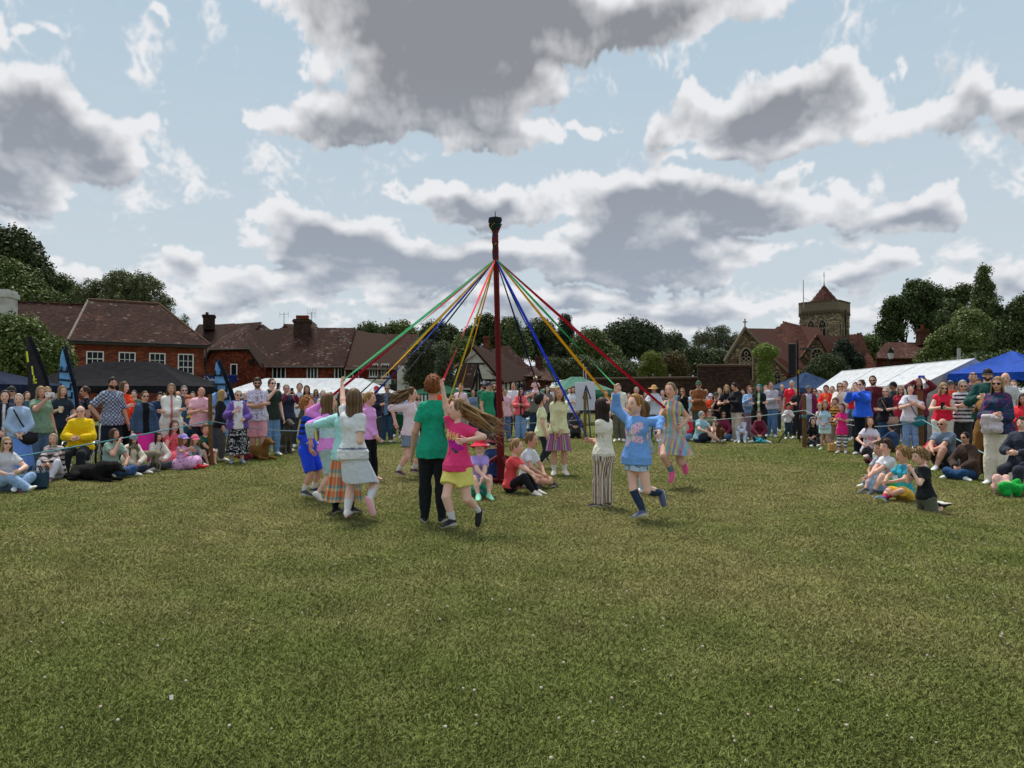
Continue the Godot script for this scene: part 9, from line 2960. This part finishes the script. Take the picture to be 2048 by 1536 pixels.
	folk("man in black cap in profile behind the crowd",11.34,-21.54,-80,1.825,"stand",{kind="m",top="tee:#2a2c34",bot="slim:#2a2c34",hc="#2c2420",hat="cap:#17181c",skin=4})
	folk("woman with blonde hair and glasses in dark red top",10.83,-20.21,-30,1.685,"stand",{top="long:#9a2438",bot="slim:#3a3c44",hc="#b89468",specs="sun"})
	folk("dark haired woman in maroon check shirt holding up a blue phone",10.78,-19.22,-20,1.867,"high",{top="shirt:#6a2838:dots",bot="slim:#2a2c34",hc="#332722",hair="half",sleeve=1.9,has=[["phone","#1c3ab8","blue phone held high over the crowd","b",1]]})
	folk("laughing woman in white blouse and blue jeans clapping by the post",9.29,-16.91,-20,1.653,"clap",{top="blouse:#d8d8e4",bot="jeans:#84a4cc",hc="#3c2c26",hair="bob",specs="up",has=[["bag","#1f6f78","teal and black belt bag of the clapping woman"]],P={hp=-14}})
	folk("grey haired man in yellow jacket at the back",12.43,-21.54,-25,1.766,"stand",{kind="m",top="jacket:#e8c020",bot="slim:#2a2c34",hc="#a8a098"})
	folk("blonde woman in sunglasses, red top and white trousers",9.39,-15.82,-26,1.688,"hold",{top="vest:#e02444",bot="wide:#d8d4cc",hc="#c4a470",hair="wavy",specs="sun",sleeve=0.22,fat=1.08,has=[["phone","#1a1a1c","phone held by the blonde woman in red top","r"]]})
	folk("grey haired man in black cap behind the red top",11.75,-19.41,-28,1.805,"stand",{kind="m",top="jacket:#c04028",bot="slim:#3a3c44",hc="#a8a49c",hat="cap:#2a2c34"})
	folk("old lady with white bob and sunglasses in striped top and lime scarf",9.90,-15.95,-30,1.746,"hold",{top="long:#d8d8e0:hstripe",bot="slim:#2c2a30",hc="#e4dcc8",hair="bob",specs="sun",collar="#d4ec70"})
	folk("smiling bald man with glasses pushed up, behind the lime scarf",11.23,-17.67,-30,1.972,"stand",{kind="m",top="shirt:#8a6a70:gingham",bot="slim:#2c3040",hc="#5a4638",hair="balding",specs="up",skin=2})
	folk("tall smiling man in black cap and dark green jacket with a cup",9.67,-14.75,-34,1.940,"cup",{kind="m",top="jacket:#123c38",bot="slim:#22252c",hc="#4a3a30",hat="cap:#101216",beard=true,fat=1.1,has=[["cup","#c09a74","paper coffee cup of the tall man in cap","r"]]})
	folk("bald man behind the blonde woman in cream trousers",10.85,-15.95,-30,1.900,"stand",{kind="m",top="tee:#a8a8ac",bot="slim:#3a3c44",hc="#7a6a5c",hair="bald"})
	folk("blonde woman in sunglasses, multicoloured jacket and wide cream trousers",7.60,-11.34,-52,1.679,"carry",{top="jacket:#ffffff:multi",bot="wide:#d4ccc0",hc="#b39464",specs="sun",shoe="#e8e8ec",has=[["cloth","#b8aeb4","grey cardigan folded over the arms of the woman in cream trousers"]]})
	folk("woman in red cut off by the right edge",8.66,-12.26,-40,1.435,"hold",{top="jumper:#c42a38",bot="slim:#2a3038",hc="#4a382c"})
	folk("person in dark clothes on a camp chair at the right edge",7.26,-10.33,-60,1.356,"chair",{kind="m",top="jacket:#262c38",bot="slim:#20242e",hc="#4a3a30",shoe="#2a2a2e"})
	folk("red haired woman in sunglasses and red top sitting, leftmost on the right",5.54,-23.06,-22,1.690,"sit_cross",{top="long:#c02c40",bot="jeans:#7a94b4",hc="#a0532c",specs="sun"})
	folk("small child between the red haired woman and the grey haired man",6.03,-24.20,-20,1.712,"sit_knees",{kind="b",top="tee:#d0ccd0",bot="slim:#4a5060",hc="#7a6a54"})
	folk("grey haired man in teal tee and navy shorts sitting with legs out",5.63,-21.78,38,1.675,"sit_side",{kind="m",top="tee:#7fa4b0",bot="long_shorts:#23293a",hc="#c0c0bc",specs="sun",shoe="#a8a090",fat=1.12,skin=3})
	folk("man in sunglasses and olive tee sitting, looking at a phone",6.19,-22.79,-10,1.843,"sit_knees",{kind="m",top="tee:#74705c",bot="long_shorts:#8a8068",hc="#5a4a3c",specs="sun",shoe="#8a8478",has=[["phone","#101114","phone in the hands of the man in olive tee","b"]]})
	folk("girl in dark cap behind the woman in maroon",7.14,-24.81,-14,1.849,"sit_cross",{kind="g",top="tee:#5a7a94",bot="slim:#3c4858",hc="#c0a060",hair="half",hat="cap:#23352c"})
	folk("woman with long brown hair, sunglasses and maroon striped top sitting",6.64,-22.79,-14,1.670,"sit_cross",{top="long:#7a2c48",bot="jeans:#48607c",hc="#5c3c2c",hair="very_long",specs="sun"})
	folk("boy in white printed sweatshirt sitting with arms round his knees",7.04,-22.28,-16,1.463,"sit_knees",{kind="b",top="jumper:#ccd0e2",bot="slim:#a8b4c4",hc="#3c2e28",hair="mop",print="small"})
	folk("woman in olive jacket with dark bob sitting behind the white sweatshirt",7.73,-24.20,-18,1.804,"sit_knees",{top="jacket:#7a7a62",bot="slim:#5a5a60",hc="#4a342c",hair="bob"})
	folk("boy in maroon top and camouflage trousers sitting cross legged",7.51,-22.03,-18,1.586,"sit_cross",{kind="b",top="jumper:#5c1a2e",bot="slim:#7a8274:dark_floral",hc="#4a3628",hair="curly"})
	folk("person with grey top sitting behind the boy in maroon",8.24,-24.81,-20,1.567,"sit_cross",{top="tee:#8a8e98",bot="slim:#4a4c54",hc="#6a5040",hair="bob"})
	folk("toddler with dark fringe in white top and teal trousers standing",9.11,-23.91,-22,1.185,"hold",{kind="t",top="jumper:#d4d4d8",bot="slim:#254450",hc="#2c221e",hair="mop",shoe="#dcdcdc"})
	folk("girl in black with striped hairband sitting under the rope post",8.27,-20.01,-22,1.340,"sit_side",{kind="g",top="long:#18181d",bot="slim:#202127",hc="#3a2a24",hair="very_long",hat="band:#d8d4d0"})
	folk("blond toddler in pale top standing behind the striped hairband",9.36,-22.03,-28,1.183,"mouth",{kind="t",top="tee:#b8bcd0",bot="slim:#3a4454",hc="#d8c49a",hair="mop"})
	folk("baby with pale hair looking over the rope post",9.28,-22.53,-20,0.915,"front",{kind="t",top="tee:#c8c0c0",bot="slim:#6a6a74",hc="#e0d4b4",hair="short"})
	folk("girl in light blue tee and pale shorts with bare legs",8.13,-18.85,-34,1.259,"front",{kind="g",top="tee:#a4c8d8",bot="shorts:#a8c4c0",hc="#7a583c",hair="half",shoe="#8aa88a"})
	folk("boy in red and yellow striped top behind the girl in pink",9.21,-20.64,-36,1.350,"stand",{kind="b",top="tee:#d89a50:hstripe",bot="slim:#7a6a54",hc="#7a5c40",hair="mop"})
	folk("girl in hot pink tee and black and white striped leggings",8.11,-17.83,-40,1.227,"hold",{kind="g",top="tee:#ec2e84",bot="leggings:#e0e4ec:hstripe",hc="#6a4a34",hair="bob",hem=-0.1})
	folk("girl in white printed tee and black trousers sitting by the rope",8.10,-16.48,-30,1.573,"sit_side",{kind="g",top="tee:#d0cada",bot="slim:#18191e",hc="#4a3428",hair="very_long",shoe="#c8b0b0",print="red_print"})
	folk("bald man in sunglasses and grey tee sitting with knees up",8.31,-13.91,-60,1.686,"sit_knees",{kind="m",top="tee:#5f6e80",bot="long_shorts:#2a2e38",hc="#6a5648",hair="bald",specs="sun",fat=1.1})
	folk("dark haired woman in sunglasses and brown jacket sitting on the grass",7.57,-12.04,-66,1.382,"sit_cross",{top="jacket:#3a2a26",bot="jeans:#24466c",hc="#241d1b",hair="pony",specs="sun",skin=2})
	folk("person in navy hoodie sitting with back to the camera by the post",9.38,-17.83,-150,1.238,"sit_knees",{kind="m",top="jumper:#2c4060",bot="slim:#5a4a3a",hc="#4a3c30",hat="hood:#2c4060"})
	folk("woman of the back row on the left, behind the lady in blue",-11.93,-17.83,44.2,1.498,"front",{top="long:#3a4a5a",bot="slim:#2c3038",hc="#6a5040",hair="bob"})
	folk("woman of the back row on the left, left of the black gazebo flag",-11.29,-18.67,39.9,1.556,"stand",{top="tee:#7a3040",bot="slim:#2c3038",hc="#8a6a4a",hair="bob",specs="sun"})
	folk("man of the back row on the left, beside the orange sweatshirt",-9.72,-18.67,34.4,1.543,"stand",{kind="m",top="long:#4a5a4a",bot="slim:#2c3038",hc="#3a3028"})
	folk("woman of the back row on the left, under the black canopy edge",-9.59,-20.01,31.6,1.474,"front",{top="tee:#8a8a94",bot="slim:#2c3038",hc="#5a4030",hair="bob"})
	folk("man of the back row on the left, behind the pink polo",-8.80,-20.01,29,1.516,"stand",{kind="m",top="long:#6a7a8a",bot="slim:#2c3038",hc="#4a4038"})
	folk("woman of the back row on the left, behind the blonde hair",-8.26,-21.08,25.9,1.554,"stand",{top="tee:#a06070",bot="slim:#2c3038",hc="#7a6048",specs="sun"})
	folk("man of the back row on the left, between purple cardigan and speckled shirt",-7.81,-21.31,24.2,1.526,"front",{kind="m",top="long:#3a4a6a",bot="slim:#2c3038",hc="#8a8880",hair="balding"})
	folk("woman of the back row on the left, right of the speckled shirt",-7.26,-22.53,21.3,1.583,"stand",{top="tee:#b8a890",bot="slim:#2c3038",hc="#4a382c",hair="bob"})
	folk("man of the back row on the left, behind the padded gilet",-6.97,-23.06,20,1.557,"stand",{kind="m",top="long:#5a6a5a",bot="slim:#2c3038",hc="#5a4a3c"})
	folk("woman of the back row on the left, just left of the dancers",-6.38,-23.62,17.8,1.643,"hold",{top="tee:#6a5a7a",bot="slim:#2c3038",hc="#a08a60",specs="sun"})
	folk("woman of the back row on the middle, left of the running girl's hair",-3.73,-24.81,9.91,1.504,"stand",{top="long:#8a9ab0",bot="slim:#2c3038",hc="#6a5040",hair="bob"})
	folk("man of the back row on the middle, right of the black jacket",-4.02,-25.46,10.4,1.543,"stand",{kind="m",top="tee:#3a3c48",bot="slim:#2c3038",hc="#9a9690"})
	folk("woman of the back row on the middle, right of the running girl",-3.18,-24.81,8.45,1.470,"front",{top="long:#a88a90",bot="slim:#2c3038",hc="#5a4434"})
	folk("woman of the back row on the middle, left of the grey cap",-1.33,-24.81,3.55,1.607,"stand",{top="tee:#5a6a80",bot="slim:#2c3038",hc="#8a6a4c",hair="bob",specs="sun"})
	folk("man of the back row on the middle, left of the shoulder rider",0.59,-27.61,-1.41,1.597,"stand",{kind="m",top="long:#6a7a70",bot="slim:#2c3038",hc="#4a3a30"})
	folk("woman of the back row on the middle, right of the white cap",1.88,-28.40,-4.36,1.683,"front",{top="tee:#7a8a90",bot="slim:#2c3038",hc="#5a4638",hair="bob"})
	folk("woman of the back row on the middle, left of the cream shirt",3.30,-25.46,-8.55,1.596,"stand",{top="long:#d0a8a0",bot="slim:#2c3038",hc="#9a744c",hair="bob"})
	folk("woman of the back row on the middle, at the cream shirt's elbow",3.52,-25.46,-9.14,1.543,"stand",{top="tee:#8a5a50",bot="slim:#2c3038",hc="#6a4c38",specs="sun"})
	folk("man of the back row on the middle, left of the white haired man",4.21,-26.13,-10.6,1.512,"front",{kind="m",top="long:#5a6070",bot="slim:#2c3038",hc="#7a6a58"})
	folk("woman of the back row on the middle, right of the white haired man",4.73,-25.79,-12.1,1.563,"stand",{top="tee:#b03a48",bot="slim:#2c3038",hc="#4a382c",hair="bob"})
	folk("man of the back row on the right, right of the sun hat",5.42,-26.13,-13.7,1.620,"stand",{kind="m",top="long:#7a6a5a",bot="slim:#2c3038",hc="#8a847c"})
	folk("woman of the back row on the right, right of the brown jumper",7.18,-26.85,-17.6,1.665,"hold",{top="tee:#a0a0b0",bot="slim:#2c3038",hc="#c0a070",hair="bob",specs="sun"})
	folk("woman of the back row on the right, behind the boy in black cap",7.69,-26.85,-18.9,1.702,"stand",{top="long:#c8b8a8",bot="slim:#2c3038",hc="#c8a878"})
	folk("man of the back row on the right, behind the black jumper",8.55,-26.85,-21,1.646,"stand",{kind="m",top="tee:#3a4038",bot="slim:#2c3038",hc="#5a4a3c"})
	folk("woman of the back row on the right, behind the grey sweatshirt",10.66,-29.25,-24,1.693,"front",{top="long:#8a6a70",bot="slim:#2c3038",hc="#6a4c3a",hair="bob"})
	folk("woman of the back row on the right, right of the maroon cardigan",11.21,-26.85,-27.5,1.683,"stand",{top="tee:#6a7a6a",bot="slim:#2c3038",hc="#5a4434",hair="curly",specs="sun"})
	folk("boy of the back row on the right, at the end of the white marquee",11.71,-27.61,-28,1.636,"stand",{kind="b",top="long:#b0b4bc",bot="slim:#2c3038",hc="#7a5c40"})
	folk("man of the back row on the right, behind the red cardigan",11.24,-25.46,-29.1,1.754,"front",{kind="m",top="tee:#4a5264",bot="slim:#2c3038",hc="#6a5848"})
	folk("man of the back row on the right, behind the boy in red",11.19,-23.62,-31.3,1.855,"stand",{kind="m",top="long:#5a5a62",bot="slim:#2c3038",hc="#4a3c34"})
	folk("woman of the back row on the right, behind the maroon tee",11.69,-23.06,-33.5,1.700,"stand",{top="tee:#7a4a58",bot="slim:#2c3038",hc="#8a6848",specs="sun"})
	folk("woman of the back row on the right, left of the clapping woman",12.28,-22.53,-36,1.770,"front",{top="long:#5a3038",bot="slim:#2c3038",hc="#4a382e",hair="bob"})
	folk("man of the back row on the right, right of the yellow jacket",12.63,-21.54,-38.7,1.721,"stand",{kind="m",top="tee:#d8b838",bot="slim:#2c3038",hc="#8a7a68"})
	folk("woman of the back row on the right, left of the white bob",12.94,-21.08,-40.5,1.743,"stand",{top="long:#b05a48",bot="slim:#2c3038",hc="#7a5a44",hair="bob"})
	folk("man of the back row on the right, behind the tall man in cap",12.64,-19.61,-42.5,1.877,"hold",{kind="m",top="tee:#4a5a70",bot="slim:#2c3038",hc="#4a3c34",specs="sun"})
	folk("woman of the back row on the right, behind the multicoloured jacket",12.35,-17.83,-45.7,1.780,"stand",{top="long:#d8d8dc",bot="slim:#2c3038",hc="#8a7050",hair="bob"})
	place_folk()
	make_props()
